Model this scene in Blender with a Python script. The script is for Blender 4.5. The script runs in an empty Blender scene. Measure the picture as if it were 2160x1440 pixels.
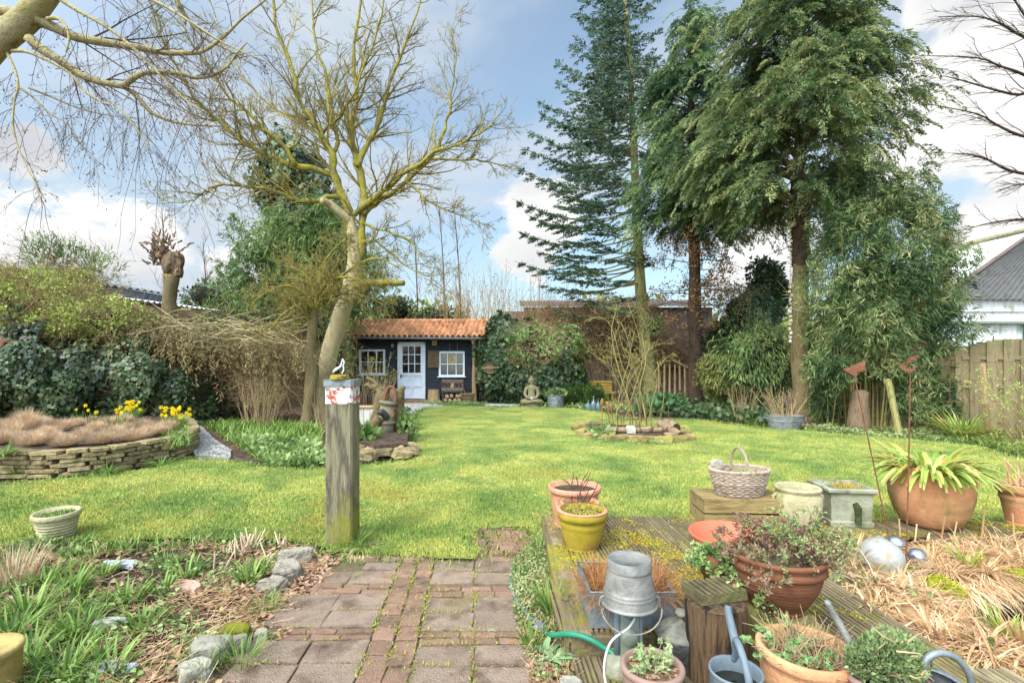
import bpy, math, random
import numpy as np

# ------------------------------------------------------------------ camera, sky, sun
F, H, CX, HY = 1050.0, 1.4, 1080.0, 770.0     # lens in pixels of the 2160 px photograph, eye height, principal column, horizon row
sc = bpy.context.scene
cam = bpy.data.cameras.new('camera'); camo = bpy.data.objects.new('camera', cam)
sc.collection.objects.link(camo); sc.camera = camo
camo.location = (0, 0, H); camo.rotation_euler = (math.radians(90), 0, 0)
cam.sensor_width = 36; cam.lens = 36 * F / 2160; cam.shift_y = (HY - 720) / 2160
cam.clip_start = 0.05; cam.clip_end = 2000
SUN_EL, SUN_AZ = math.radians(48), math.radians(215)     # azimuth from +Y towards +X
sdir = (math.sin(SUN_AZ) * math.cos(SUN_EL), math.cos(SUN_AZ) * math.cos(SUN_EL), math.sin(SUN_EL))
sun = bpy.data.lights.new('sun', 'SUN'); sun.energy = 2.4; sun.angle = math.radians(18); sun.color = (1, .95, .88)
suno = bpy.data.objects.new('sun', sun); sc.collection.objects.link(suno)
from mathutils import Vector
suno.rotation_euler = Vector(sdir).to_track_quat('Z', 'Y').to_euler()
sc.view_settings.view_transform = 'Standard'; sc.view_settings.look = 'None'
sc.view_settings.gamma = 1; sc.view_settings.exposure = 0.52
sc.cycles.max_bounces = 6; sc.cycles.diffuse_bounces = 3; sc.cycles.glossy_bounces = 2
sc.cycles.transmission_bounces = 4; sc.cycles.transparent_max_bounces = 4
sc.cycles.use_denoising = True

def lin(c):
    return tuple(((x / 255) / 12.92 if x <= 10 else ((x / 255 + .055) / 1.055) ** 2.4) for x in c) + (1,)

def pdir(u, v):
    d = np.array([(u - CX) / F, 1, (HY - v) / F]); return d / np.linalg.norm(d)

w = bpy.data.worlds.new('World'); sc.world = w; w.use_nodes = True
nt = w.node_tree; N = nt.nodes; Lk = nt.links; N.clear()
def nd(t, **k):
    n = N.new(t)
    for a, b in k.items(): setattr(n, a, b)
    return n
def mth(op, a, b=None, c=None, clamp=False):
    n = N.new('ShaderNodeMath'); n.operation = op; n.use_clamp = clamp
    for i, x in enumerate((a, b, c)):
        if x is None: continue
        if isinstance(x, (int, float)): n.inputs[i].default_value = x
        else: Lk.new(x, n.inputs[i])
    return n.outputs[0]
out = nd('ShaderNodeOutputWorld'); bg = nd('ShaderNodeBackground'); Lk.new(bg.outputs[0], out.inputs[0])
sky = nd('ShaderNodeTexSky', sky_type='NISHITA'); sky.sun_disc = False
sky.sun_elevation = SUN_EL; sky.sun_rotation = SUN_AZ; sky.dust_density = 1.0; sky.air_density = 1.1; sky.ozone_density = 1.5
tc = nd('ShaderNodeTexCoord'); dirv = tc.outputs['Generated']
def wnoise(scale, detail, mscale=(1, 1, 1), rough=.6, dist=0, off=(0, 0, 0)):
    mp = nd('ShaderNodeMapping'); mp.inputs['Scale'].default_value = mscale; mp.inputs['Location'].default_value = off
    Lk.new(dirv, mp.inputs[0])
    n = nd('ShaderNodeTexNoise'); Lk.new(mp.outputs[0], n.inputs['Vector'])
    n.inputs['Scale'].default_value = scale; n.inputs['Detail'].default_value = detail
    n.inputs['Roughness'].default_value = rough; n.inputs['Distortion'].default_value = dist
    return n.outputs[0]
edge = wnoise(7, 7, (1, 1, 1.8), .6, .3)
big = wnoise(2.1, 5, (1, 1, 2.6), .55, .4, (3, 1, 0))
mask = None
for (u, v, r) in [(2060, 225, .1), (1990, 260, .09), (2150, 190, .09), (1930, 190, .06), (2170, 300, .07), (2130, 40, .08), (2085, 470, .06), (2160, 450, .07),
                  (1960, 10, .035), (1900, 350, .07), (1150, 470, .08), (1120, 540, .07), (60, 320, .04), (100, 520, .09), (300, 520, .06), (-60, 480, .08),
                  (560, 560, .08), (1600, 560, .09)]:
    dn = nd('ShaderNodeVectorMath', operation='DISTANCE'); nrm = nd('ShaderNodeVectorMath', operation='NORMALIZE')
    Lk.new(dirv, nrm.inputs[0]); Lk.new(nrm.outputs[0], dn.inputs[0]); dn.inputs[1].default_value = tuple(pdir(u, v))
    m = mth('SUBTRACT', 1.0, mth('DIVIDE', dn.outputs['Value'], r * 1.5))
    mask = m if mask is None else mth('MAXIMUM', mask, m)
m1 = mth('ADD', mask, mth('MULTIPLY', mth('SUBTRACT', edge, .5), 1.7))
cum = nd('ShaderNodeMapRange', interpolation_type='SMOOTHSTEP'); Lk.new(m1, cum.inputs[0])
cum.inputs[1].default_value = .26; cum.inputs[2].default_value = .5
# thin high veil across the dome
veil = nd('ShaderNodeMapRange', interpolation_type='SMOOTHSTEP'); Lk.new(wnoise(1.6, 6, (1, 1, 3.2), .5, .5, (5.3, 2.2, .7)), veil.inputs[0])
veil.inputs[1].default_value = .36; veil.inputs[2].default_value = .62; veil.inputs[3].default_value = .24; veil.inputs[4].default_value = .86
sepn = nd('ShaderNodeSeparateXYZ'); Lk.new(dirv, sepn.inputs[0])
low = nd('ShaderNodeMapRange'); Lk.new(sepn.outputs[2], low.inputs[0]); low.inputs[1].default_value = .42; low.inputs[2].default_value = .0
low.inputs[3].default_value = .12; low.inputs[4].default_value = .6
lft = nd('ShaderNodeMapRange'); Lk.new(sepn.outputs[0], lft.inputs[0]); lft.inputs[1].default_value = .1; lft.inputs[2].default_value = -.6
lft.inputs[3].default_value = 0; lft.inputs[4].default_value = .32
vv = mth('ADD', mth('MAXIMUM', veil.outputs[0], low.outputs[0]), lft.outputs[0], clamp=True)
SKYK = 0.13
cloudc = nd('ShaderNodeMix', data_type='RGBA'); bigr = nd('ShaderNodeMapRange'); Lk.new(big, bigr.inputs[0]); bigr.inputs[1].default_value = .36; bigr.inputs[2].default_value = .6; Lk.new(bigr.outputs[0], cloudc.inputs[0])
cloudc.inputs[6].default_value = (3.5, 3.65, 3.95, 1); cloudc.inputs[7].default_value = (6.0, 5.95, 5.8, 1)
veilc = nd('ShaderNodeMix', data_type='RGBA'); Lk.new(vv, veilc.inputs[0]); 
hue = nd('ShaderNodeMix', data_type='RGBA', blend_type='MULTIPLY'); hue.inputs[0].default_value = 1
Lk.new(sky.outputs[0], hue.inputs[6]); hue.inputs[7].default_value = (1.1, 1.27, 1.22, 1)
Lk.new(hue.outputs[2], veilc.inputs[6]); veilc.inputs[7].default_value = (3.7, 4.15, 4.65, 1)
fin = nd('ShaderNodeMix', data_type='RGBA'); Lk.new(cum.outputs[0], fin.inputs[0])
Lk.new(veilc.outputs[2], fin.inputs[6]); Lk.new(cloudc.outputs[2], fin.inputs[7])
# sky scaled up towards the sun behind the camera: added soft frontal fill
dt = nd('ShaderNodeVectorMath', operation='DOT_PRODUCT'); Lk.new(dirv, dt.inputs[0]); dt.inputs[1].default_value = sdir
sky_fill = nd('ShaderNodeMapRange', interpolation_type='SMOOTHSTEP'); Lk.new(dt.outputs['Value'], sky_fill.inputs[0]); sky_fill.inputs[1].default_value = .1; sky_fill.inputs[2].default_value = .95; sky_fill.inputs[3].default_value = 1; sky_fill.inputs[4].default_value = 4.4
sc_ = nd('ShaderNodeVectorMath', operation='SCALE'); Lk.new(fin.outputs[2], sc_.inputs[0]); Lk.new(sky_fill.outputs[0], sc_.inputs['Scale'])
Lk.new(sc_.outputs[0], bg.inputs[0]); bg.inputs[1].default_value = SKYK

# ------------------------------------------------------------------ helpers
rng = np.random.default_rng(7); R = random.Random(11)
TAU = 2 * math.pi
def A(*x): return np.array(x, float)
def G(u, v, z=0.0):
    Y = F * (H - z) / (v - HY); return A((u - CX) / F * Y, Y, z)
def P(u, v, Y): return A((u - CX) / F * Y, Y, H - (v - HY) / F * Y)
def nrmz(a):
    a = np.asarray(a, float); return a / np.maximum(np.linalg.norm(a, axis=-1, keepdims=True), 1e-9)
def inpoly(x, y, poly):
    poly = np.asarray(poly); c = np.zeros(len(x), bool); n = len(poly); j = n - 1
    for i in range(n):
        xi, yi = poly[i][:2]; xj, yj = poly[j][:2]
        if yi != yj: c ^= ((yi > y) != (yj > y)) & (x < (xj - xi) * (y - yi) / (yj - yi) + xi)
        j = i
    return c
def fnoise(p, s=1.0, seed=0):
    p = np.asarray(p, float) * s; x, y, z = p[..., 0], p[..., 1], p[..., 2]; k = seed * 1.7
    return (np.sin(1.7 * x + 2.3 * y + k) * np.cos(1.3 * z - 1.9 * y + 2 * k) + .5 * np.sin(3.9 * x - 2.7 * z + 3 * k) * np.cos(4.3 * y + 1.1 * x + k)
            + .3 * np.sin(8.1 * z + 7.3 * x + k) * np.cos(7.7 * y - 6.1 * z))

class M:
    """Collects geometry and links it as ONE mesh object."""
    def __init__(s): s.v = []; s.n = 0; s.f = []; s.r = []; s.mi = []
    def add(s, v, faces, rnd=None, mi=0):
        v = np.asarray(v, float).reshape(-1, 3); s.v.append(v)
        if rnd is None: rnd = R.random()
        s.r.append(np.broadcast_to(np.asarray(rnd, float), (len(v),)))
        if not isinstance(faces, (list, tuple)) or (len(faces) and np.isscalar(faces[0][0])): faces = [faces]
        for fa in faces:
            fa = np.asarray(fa, np.int64); fa = fa.reshape(-1, fa.shape[-1]) + s.n; s.f.append(fa); s.mi.append(np.full(len(fa), mi))
        s.n += len(v); return s
    def box(s, c, size, rz=0, rnd=None, mi=0, rx=0, ry=0, taper=1.0):
        v = np.array([[x, y, z] for z in (-.5, .5) for y in (-.5, .5) for x in (-.5, .5)]) * np.asarray(size, float)
        v[4:, :2] *= taper
        s.add(rot(v, rx, ry, rz) + np.asarray(c, float), np.array([[0, 2, 3, 1], [4, 5, 7, 6], [0, 1, 5, 4], [2, 6, 7, 3], [0, 4, 6, 2], [1, 3, 7, 5]]), rnd, mi); return s
    def rough(s, c, size, rz=0, rnd=None, mi=0, n=2, amp=.15, rx=0, ry=0, seed=None, pw=.5):
        """a rounded, weathered block or stone"""
        seed = R.random() * 50 if seed is None else seed
        v, f = sphere_vf(10 * n // 2, 7 * n // 2)
        q = np.sign(v) * np.abs(v) ** pw; q /= np.abs(q).max()
        q *= (1 + amp * fnoise(v * 1.3 + seed, .8 if n > 2 else 1.4, seed)[:, None])
        s.add(rot(q * np.asarray(size, float) / 2, rx, ry, rz) + np.asarray(c, float), f, rnd, mi); return s
    def tube(s, pts, rad, k=8, cap=True, rnd=None, mi=0, wob=0):
        pts = np.asarray(pts, float); n = len(pts); rad = np.broadcast_to(np.asarray(rad, float), (n,))
        t = nrmz(np.gradient(pts, axis=0)); ref = A(0, 0, 1) if abs(t[0][2]) < .9 else A(1, 0, 0)
        a = nrmz(np.cross(t[0], ref)); fr = []
        for i in range(n):
            a = a - t[i] * a.dot(t[i]); a = a / max(np.linalg.norm(a), 1e-9); fr.append((a, np.cross(t[i], a)))
        th = np.arange(k) * TAU / k; v = []
        for i in range(n):
            rr = rad[i] * (1 + (wob * np.sin(3 * th + i * 1.3) + wob * .7 * np.sin(2 * th - i * .9) if wob else 0 * th))
            v.append(pts[i] + (np.cos(th) * rr)[:, None] * fr[i][0] + (np.sin(th) * rr)[:, None] * fr[i][1])
        v = np.concatenate(v); i0 = (np.arange(n - 1)[:, None] * k + np.arange(k)).ravel(); i1 = (np.arange(n - 1)[:, None] * k + (np.arange(k) + 1) % k).ravel()
        fs = [np.stack([i0, i1, i1 + k, i0 + k], 1)]
        if cap: fs += [np.arange(k)[::-1][None], (np.arange(k) + (n - 1) * k)[None]]
        s.add(v, fs, rnd, mi); return s
    def segs(s, p0, p1, r0, r1, k=3, rnd=None, mi=0):
        p0 = np.asarray(p0, float).reshape(-1, 3); p1 = np.asarray(p1, float).reshape(-1, 3); n = len(p0)
        if n == 0: return s
        t = nrmz(p1 - p0); ref = np.where(np.abs(t[:, 2:3]) < .9, A(0, 0, 1), A(1, 0, 0)); a = nrmz(np.cross(t, ref)); b = np.cross(t, a)
        th = np.arange(k) * TAU / k; cs, sn = np.cos(th)[None, :, None], np.sin(th)[None, :, None]
        o = cs * a[:, None] + sn * b[:, None]
        r0 = np.broadcast_to(r0, (n,))[:, None, None]; r1 = np.broadcast_to(r1, (n,))[:, None, None]
        v = np.concatenate([p0[:, None] + o * r0, p1[:, None] + o * r1], 1).reshape(-1, 3)
        j = np.arange(k); fa = np.stack([j, (j + 1) % k, (j + 1) % k + k, j + k], 1)
        fa = (np.arange(n)[:, None, None] * 2 * k + fa).reshape(-1, 4)
        rn = rng.random(n) if rnd is None else np.broadcast_to(rnd, (n,)); s.add(v, fa, np.repeat(rn, 2 * k), mi); return s
    def leaves(s, p, d, L, W, nrm=None, rnd=None, mi=0, mid=.42, shape=4):
        p = np.asarray(p, float).reshape(-1, 3); n = len(p)
        if n == 0: return s
        d = nrmz(np.broadcast_to(d, (n, 3))); nrm = rng.normal(size=(n, 3)) if nrm is None else np.broadcast_to(nrm, (n, 3))
        sd = nrmz(np.cross(d, nrm)); L = np.broadcast_to(L, (n,))[:, None]; W = np.broadcast_to(W, (n,))[:, None] / 2
        if shape == 4: q = [p, p + d * L * mid + sd * W, p + d * L, p + d * L * mid - sd * W]
        else:
            up = nrmz(np.cross(sd, d)) * L * .12
            q = [p, p + d * L * .12 + sd * W - up, p + d * L * .6 + sd * W * .8, p + d * L - up, p + d * L * .6 - sd * W * .8, p + d * L * .12 - sd * W - up]
        k = len(q); v = np.stack(q, 1).reshape(-1, 3)
        rn = rng.random(n) if rnd is None else np.broadcast_to(rnd, (n,))
        s.add(v, np.arange(n * k).reshape(n, k), np.repeat(rn, k), mi); return s
    def blades(s, p, d, L, W, droop=.5, rnd=None, mi=0, n3=3, tipw=.0):
        """bent strap leaves: start p, direction d, each falling over by droop"""
        p = np.asarray(p, float).reshape(-1, 3); n = len(p)
        if n == 0: return s
        d = nrmz(np.broadcast_to(d, (n, 3))); L = np.broadcast_to(L, (n,))[:, None]; W = np.broadcast_to(W, (n,))[:, None] / 2
        droop = np.broadcast_to(droop, (n,))[:, None]
        hz = d * A(1, 1, 0) + rng.normal(size=(n, 3)) * A(.05, .05, 0); hz = nrmz(hz); sd = nrmz(np.cross(hz, A(0, 0, 1)))
        rows = []; c = p.copy(); dd = d.copy()
        for i in range(n3 + 1):
            t = i / n3; ww = W * (1 - (1 - tipw) * t ** 2.2)
            if i == n3 and tipw == 0: rows.append([c.copy()])
            else: rows.append([c - sd * ww, c + sd * ww])
            dd = nrmz(dd + droop * (hz * .35 - A(0, 0, 1) * (.55 + .4 * t)) * (2.2 / n3)); c = c + dd * L / n3
        v = np.stack([x for r in rows for x in r], 1); k = v.shape[1]; v = v.reshape(-1, 3)
        base = np.arange(n)[:, None] * k; fs = []
        for i in range(n3):
            a = 2 * i
            if i == n3 - 1 and tipw == 0: fs.append(base + np.array([a, a + 1, a + 2]))
            else: fs.append(base + np.array([a, a + 1, a + 3, a + 2]))
        rn = rng.random(n) if rnd is None else np.broadcast_to(rnd, (n,)); s.add(v, fs, np.repeat(rn, k), mi); return s
    def lathe(s, prof, k=32, c=(0, 0, 0), sx=1, sy=1, rnd=None, mi=0, rx=0, ry=0, wob=0):
        prof = np.asarray(prof, float); n = len(prof); th = np.arange(k) * TAU / k
        rr = prof[:, 0][:, None] * (1 + wob * (np.sin(2 * th + 1) + .6 * np.sin(5 * th)))[None]
        v = np.stack([rr * np.cos(th) * sx, rr * np.sin(th) * sy, np.repeat(prof[:, 1][:, None], k, 1)], -1).reshape(-1, 3)
        i0 = (np.arange(n - 1)[:, None] * k + np.arange(k)).ravel(); i1 = (np.arange(n - 1)[:, None] * k + (np.arange(k) + 1) % k).ravel()
        s.add(rot(v, rx, ry, 0) + np.asarray(c, float), np.stack([i0, i1, i1 + k, i0 + k], 1), rnd, mi); return s
    def disc(s, r, z, k=32, c=(0, 0, 0), rnd=None, mi=0, sx=1, sy=1):
        return s.lathe([(0.0001, z), (r, z)][::-1], k, c, sx, sy, rnd, mi)
    def prism(s, poly, z0, z1, rnd=None, mi=0):
        poly = np.asarray(poly, float)[:, :2]; n = len(poly)
        if sum(poly[i][0] * poly[(i + 1) % n][1] - poly[(i + 1) % n][0] * poly[i][1] for i in range(n)) < 0: poly = poly[::-1]
        v = np.concatenate([np.c_[poly, np.full(n, z0)], np.c_[poly, np.full(n, z1)]]); i = np.arange(n)
        s.add(v, [np.stack([i, (i + 1) % n, (i + 1) % n + n, i + n], 1), i[::-1][None], (i + n)[None]], rnd, mi); return s
    def build(s, name, mat, parent=None, smooth=False, loc=None):
        me = bpy.data.meshes.new(name); v = np.concatenate(s.v); me.vertices.add(len(v)); me.vertices.foreach_set('co', v.astype(np.float32).ravel())
        tot = np.concatenate([np.full(len(f), f.shape[1]) for f in s.f]); li = np.concatenate([f.ravel() for f in s.f])
        me.loops.add(len(li)); me.loops.foreach_set('vertex_index', li.astype(np.int32))
        me.polygons.add(len(tot)); st = np.concatenate([[0], np.cumsum(tot)[:-1]])
        me.polygons.foreach_set('loop_start', st.astype(np.int32)); me.polygons.foreach_set('material_index', np.concatenate(s.mi).astype(np.int32))
        me.update(calc_edges=True)
        me.polygons.foreach_set('use_smooth', np.full(len(tot), smooth))
        at = me.attributes.new('rnd', 'FLOAT', 'POINT'); at.data.foreach_set('value', np.concatenate(s.r).astype(np.float32))
        for m in (mat if isinstance(mat, (list, tuple)) else [mat]): me.materials.append(m)
        o = bpy.data.objects.new(name, me); sc.collection.objects.link(o)
        if parent is not None: o.parent = parent
        if loc is not None: o.location = loc
        return o
def rot(v, rx=0, ry=0, rz=0):
    v = np.asarray(v, float)
    for ax, a in ((0, rx), (1, ry), (2, rz)):
        if a:
            c, s_ = math.cos(a), math.sin(a); i, j = [(1, 2), (2, 0), (0, 1)][ax]; w_ = v.copy()
            w_[..., i] = c * v[..., i] - s_ * v[..., j]; w_[..., j] = s_ * v[..., i] + c * v[..., j]; v = w_
    return v
def sphere_vf(k=12, m=8):
    v = [(0, 0, -1)]
    for i in range(1, m):
        ph = -math.pi / 2 + math.pi * i / m
        for j in range(k): v.append((math.cos(ph) * math.cos(TAU * j / k), math.cos(ph) * math.sin(TAU * j / k), math.sin(ph)))
    v.append((0, 0, 1)); j = np.arange(k); top = len(v) - 1
    fs = [np.stack([np.zeros(k, int), 1 + (j + 1) % k, 1 + j], 1)]
    for i in range(m - 2): fs.append(np.stack([1 + i * k + j, 1 + i * k + (j + 1) % k, 1 + (i + 1) * k + (j + 1) % k, 1 + (i + 1) * k + j], 1))
    fs.append(np.stack([1 + (m - 2) * k + j, 1 + (m - 2) * k + (j + 1) % k, np.full(k, top)], 1))
    return np.array(v, float), fs

def tag(o, label=None, cat=None, group=None, kind=None):
    if label: o['label'] = label
    if cat: o['category'] = cat
    if group: o['group'] = group
    if kind: o['kind'] = kind
    return o
def thing(name, label, cat, loc=(0, 0, 0), rz=0, group=None):
    o = bpy.data.objects.new(name, None); sc.collection.objects.link(o); o.empty_display_size = .1
    o.location = tuple(loc); o.rotation_euler = (0, 0, rz); return tag(o, label, cat, group)
def dup(root, loc, rz=0, scale=1, label=None, group=None):
    r = root.copy(); sc.collection.objects.link(r); r.location = tuple(loc); r.rotation_euler = (0, 0, rz); r.scale = (scale,) * 3 if np.isscalar(scale) else scale
    if label: r['label'] = label
    if group: r['group'] = group
    for ch in list(root.children):
        c = ch.copy(); sc.collection.objects.link(c); c.parent = r
        for g in ch.children:
            d = g.copy(); sc.collection.objects.link(d); d.parent = c
    return r

# ------------------------------------------------------------------ materials
MATS = {}
def mat(name, cols, scale=4, stretch=(1, 1, 1), rough=.85, bump=.35, bscale=None, rnd=.25, metal=0, spots=None, leaf=False, detail=6, spec=.3, pos=None, dist=0, orand=0, rows=None):
    """cols: 2-4 sRGB colours mixed by noise (leaf: by the leaf's own random number). spots: list of (colour, threshold, scale, softness)."""
    m = bpy.data.materials.new(name); MATS[name] = m; m.use_nodes = True; t = m.node_tree; n = t.nodes; L = t.links
    b = n['Principled BSDF']; b.inputs['Roughness'].default_value = rough; b.inputs['Metallic'].default_value = metal
    b.inputs['Specular IOR Level'].default_value = spec
    co = n.new('ShaderNodeTexCoord'); mp = n.new('ShaderNodeMapping'); L.new(co.outputs['Object'], mp.inputs[0]); mp.inputs['Scale'].default_value = stretch
    vec = mp.outputs[0]
    at = n.new('ShaderNodeAttribute'); at.attribute_name = 'rnd'
    def noise(sca, det=detail, ds=dist, ro=.6, vec_=None):
        q = n.new('ShaderNodeTexNoise'); L.new(vec_ or vec, q.inputs['Vector']); q.inputs['Scale'].default_value = sca
        q.inputs['Detail'].default_value = det; q.inputs['Roughness'].default_value = ro; q.inputs['Distortion'].default_value = ds; return q.outputs[0]
    n1 = noise(scale); fac = n1
    if leaf:
        mx = n.new('ShaderNodeMath'); mx.operation = 'MULTIPLY_ADD'; L.new(n1, mx.inputs[0]); mx.inputs[1].default_value = .9
        sb = n.new('ShaderNodeMath'); sb.operation = 'MULTIPLY_ADD'; L.new(at.outputs['Fac'], sb.inputs[0]); sb.inputs[1].default_value = .7; sb.inputs[2].default_value = -.3
        L.new(sb.outputs[0], mx.inputs[2]); fac = mx.outputs[0]
    cr = n.new('ShaderNodeValToRGB'); L.new(fac, cr.inputs[0]); el = cr.color_ramp.elements
    ps = pos or list(np.linspace(.32 if not leaf else .15, .68 if not leaf else .85, len(cols)))
    while len(el) < len(cols): el.new(.5)
    for e, c, p_ in zip(el, cols, ps): e.position = p_; e.color = lin(c)
    col = cr.outputs[0]
    if rnd and not leaf:
        hv = n.new('ShaderNodeHueSaturation'); mr = n.new('ShaderNodeMapRange'); L.new(at.outputs['Fac'], mr.inputs[0])
        mr.inputs[3].default_value = 1 - rnd; mr.inputs[4].default_value = 1 + rnd; L.new(mr.outputs[0], hv.inputs['Value']); L.new(col, hv.inputs['Color']); col = hv.outputs[0]
    if orand:
        oi = n.new('ShaderNodeObjectInfo'); hv = n.new('ShaderNodeHueSaturation'); mr = n.new('ShaderNodeMapRange'); L.new(oi.outputs['Random'], mr.inputs[0])
        mr.inputs[3].default_value = 1 - orand; mr.inputs[4].default_value = 1 + orand; L.new(mr.outputs[0], hv.inputs['Value']); L.new(col, hv.inputs['Color']); col = hv.outputs[0]
    for i, (c, th, sca, soft) in enumerate(spots or []):
        ov = n.new('ShaderNodeVectorMath'); L.new(co.outputs['Object'], ov.inputs[0]); ov.inputs[1].default_value = (3.7 * i + 1, 2.1 * i, 1.3 * i)
        mr = n.new('ShaderNodeMapRange'); L.new(noise(sca, 5, .2, .65, ov.outputs[0]), mr.inputs[0]); mr.inputs[1].default_value = th; mr.inputs[2].default_value = th + soft
        mi_ = n.new('ShaderNodeMix'); mi_.data_type = 'RGBA'; L.new(mr.outputs[0], mi_.inputs[0]); L.new(col, mi_.inputs[6]); mi_.inputs[7].default_value = lin(c); col = mi_.outputs[2]
    L.new(col, b.inputs['Base Color'])
    if bump:
        bp = n.new('ShaderNodeBump'); bp.inputs['Strength'].default_value = bump; bp.inputs['Distance'].default_value = .03
        L.new(noise(bscale or scale * 4, 5), bp.inputs['Height']); L.new(bp.outputs[0], b.inputs['Normal'])
    if leaf:
        b.inputs['Specular IOR Level'].default_value = spec
        tr = n.new('ShaderNodeBsdfTranslucent'); L.new(col, tr.inputs[0]); ms = n.new('ShaderNodeMixShader'); ms.inputs[0].default_value = .3
        L.new(b.outputs[0], ms.inputs[1]); L.new(tr.outputs[0], ms.inputs[2]); L.new(ms.outputs[0], n['Material Output'].inputs[0])
    return m
def leafm(name, cols, rough=.6, scale=2, **k): return mat(name, [tuple(min(245, x * (1.22 if max(c) < 170 else 1.05)) for x in c) for c in cols], scale, rough=rough, bump=0, leaf=True, **k)

soil = mat('soil', [(56, 42, 34), (88, 68, 54), (122, 98, 78)], 9, bump=1.0, bscale=60, rnd=0)
litter = mat('litter', [(92, 76, 60), (128, 108, 82), (108, 104, 66), (152, 128, 98)], 14, bump=1.0, bscale=80, rnd=0)
lawn_c = [(96, 120, 54), (130, 146, 68), (168, 168, 84), (114, 138, 60)]
lawnm = mat('lawn_turf', lawn_c, 1.1, (1, 1.0, 1), bump=.9, bscale=90, rnd=0, detail=9, dist=.4, pos=[.3, .46, .6, .72], spots=[((180, 172, 96), .57, 4.5, .2), ((90, 112, 54), .6, 7, .1), ((150, 146, 64), .54, .7, .12), ((104, 128, 60), .56, .5, .1)])
lawnb = mat('lawn_blade', [(102, 128, 56), (138, 154, 72), (178, 176, 88), (122, 146, 64)], 1.1, bump=0, rnd=.3, detail=9, dist=.4, pos=[.3, .46, .6, .72], spots=[((176, 168, 100), .57, 4.5, .2), ((104, 120, 60), .62, 7, .1), ((160, 154, 72), .54, .7, .12), ((106, 130, 62), .56, .5, .1)])
gravelm = mat('gravel', [(104, 98, 90), (156, 150, 142), (128, 120, 108)], 40, bump=1, bscale=90, rnd=.2)
tilem = mat('paving_concrete', [(134, 110, 90), (170, 146, 124), (148, 126, 106)], 5, bump=1, bscale=110, rnd=.14, spots=[((92, 74, 56), .53, 3.2, .18), ((190, 178, 152), .66, 5, .03), ((138, 128, 52), .62, 2.6, .12), ((186, 116, 56), .68, 1.9, .05)])
brickm = mat('paving_brick', [(130, 98, 80), (158, 124, 102), (142, 116, 94)], 9, bump=.8, bscale=110, rnd=.2, spots=[((136, 124, 78), .58, 5, .12), ((104, 86, 68), .56, 3, .12)])
mossm = mat('moss', [(108, 112, 22), (150, 146, 36), (176, 160, 54)], 12, bump=1, bscale=120, rnd=.2)
deckm = mat('deck_timber', [(84, 72, 52), (130, 114, 86), (104, 92, 66), (154, 140, 108)], 7, (1, .25, 1), bump=.5, bscale=40, rnd=.22, spots=[((140, 130, 46), .5, 2.3, .12), ((116, 112, 46), .56, 9, .1), ((76, 62, 46), .62, 3.4, .14)])
terra = mat('terracotta', [(176, 112, 84), (204, 142, 112), (188, 126, 94)], 3, bump=.3, bscale=60, rnd=.05, spots=[((150, 128, 88), .5, 3.5, .2), ((220, 184, 158), .57, 6, .12), ((110, 96, 66), .64, 9, .1)])
terra_y = mat('mossy_terracotta', [(140, 122, 34), (164, 142, 44), (150, 110, 60)], 4, (1, 1, 1.6), bump=.3, bscale=60, rnd=.05, spots=[((96, 92, 36), .58, 6, .14)])
terra_d = mat('brown_terracotta', [(96, 60, 40), (126, 80, 54), (108, 70, 48)], 4, (1, 1, 5), bump=.3, bscale=50, rnd=.05, spots=[((150, 116, 80), .6, 4, .2)])
terra_o = mat('orange_clay', [(206, 98, 68), (214, 110, 80)], 3, bump=.1, rnd=.03, rough=.6)
terra_l = mat('limed_terracotta', [(184, 128, 86), (212, 158, 116), (164, 134, 78)], 4, bump=.35, bscale=60, rnd=.05, spots=[((136, 128, 66), .54, 3.4, .2), ((228, 196, 168), .63, 8, .12)])
terra_b = mat('weathered_terracotta', [(182, 120, 84), (204, 146, 104), (168, 122, 80)], 3.2, bump=.35, bscale=50, rnd=.05, spots=[((134, 116, 70), .5, 2.6, .2), ((220, 184, 158), .57, 3, .2), ((96, 74, 48), .66, 5, .08)])
stonem = mat('mossy_stoneware', [(156, 144, 106), (186, 174, 136), (132, 130, 70)], 5, bump=.5, bscale=50, rnd=.05, spots=[((116, 120, 46), .6, 4, .18)])
cementm = mat('weathered_cement', [(120, 120, 94), (158, 156, 132), (98, 104, 68)], 4, bump=.4, bscale=60, rnd=.05, spots=[((78, 88, 52), .58, 5, .1)])
rockm = mat('field_stone', [(120, 110, 96), (168, 158, 140), (142, 128, 108)], 8, bump=.8, bscale=50, rnd=.18, spots=[((104, 106, 60), .62, 5, .12)])
wallm = mat('stacked_stone', [(98, 84, 60), (166, 146, 104), (132, 118, 90)], 6, bump=1, bscale=40, rnd=.36, spots=[((96, 106, 40), .6, 2.5, .12), ((178, 160, 46), .68, 4, .08)])
graniteb = mat('grey_slate', [(150, 152, 156), (186, 188, 190)], 10, bump=.4, rnd=.1)
postw = mat('lichened_post_timber', [(104, 98, 74), (136, 128, 98), (84, 76, 62), (150, 140, 112)], 5, (2.2, 2.2, .35), bump=.6, bscale=40, rnd=.05, spots=[((126, 124, 48), .56, 1.5, .14), ((74, 66, 56), .6, 3, .1)])
paintm = mat('flaking_paint', [(214, 206, 198), (226, 220, 214), (190, 178, 168)], 9, bump=.7, bscale=40, rnd=0, spots=[((184, 92, 68), .53, 12, .03), ((128, 112, 98), .58, 17, .03)])
zincm = mat('weathered_zinc', [(110, 114, 116), (140, 144, 144), (92, 94, 92)], 5, bump=.25, bscale=30, rnd=.05, rough=.5, metal=.35, spots=[((120, 116, 96), .62, 4, .15)])
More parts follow.
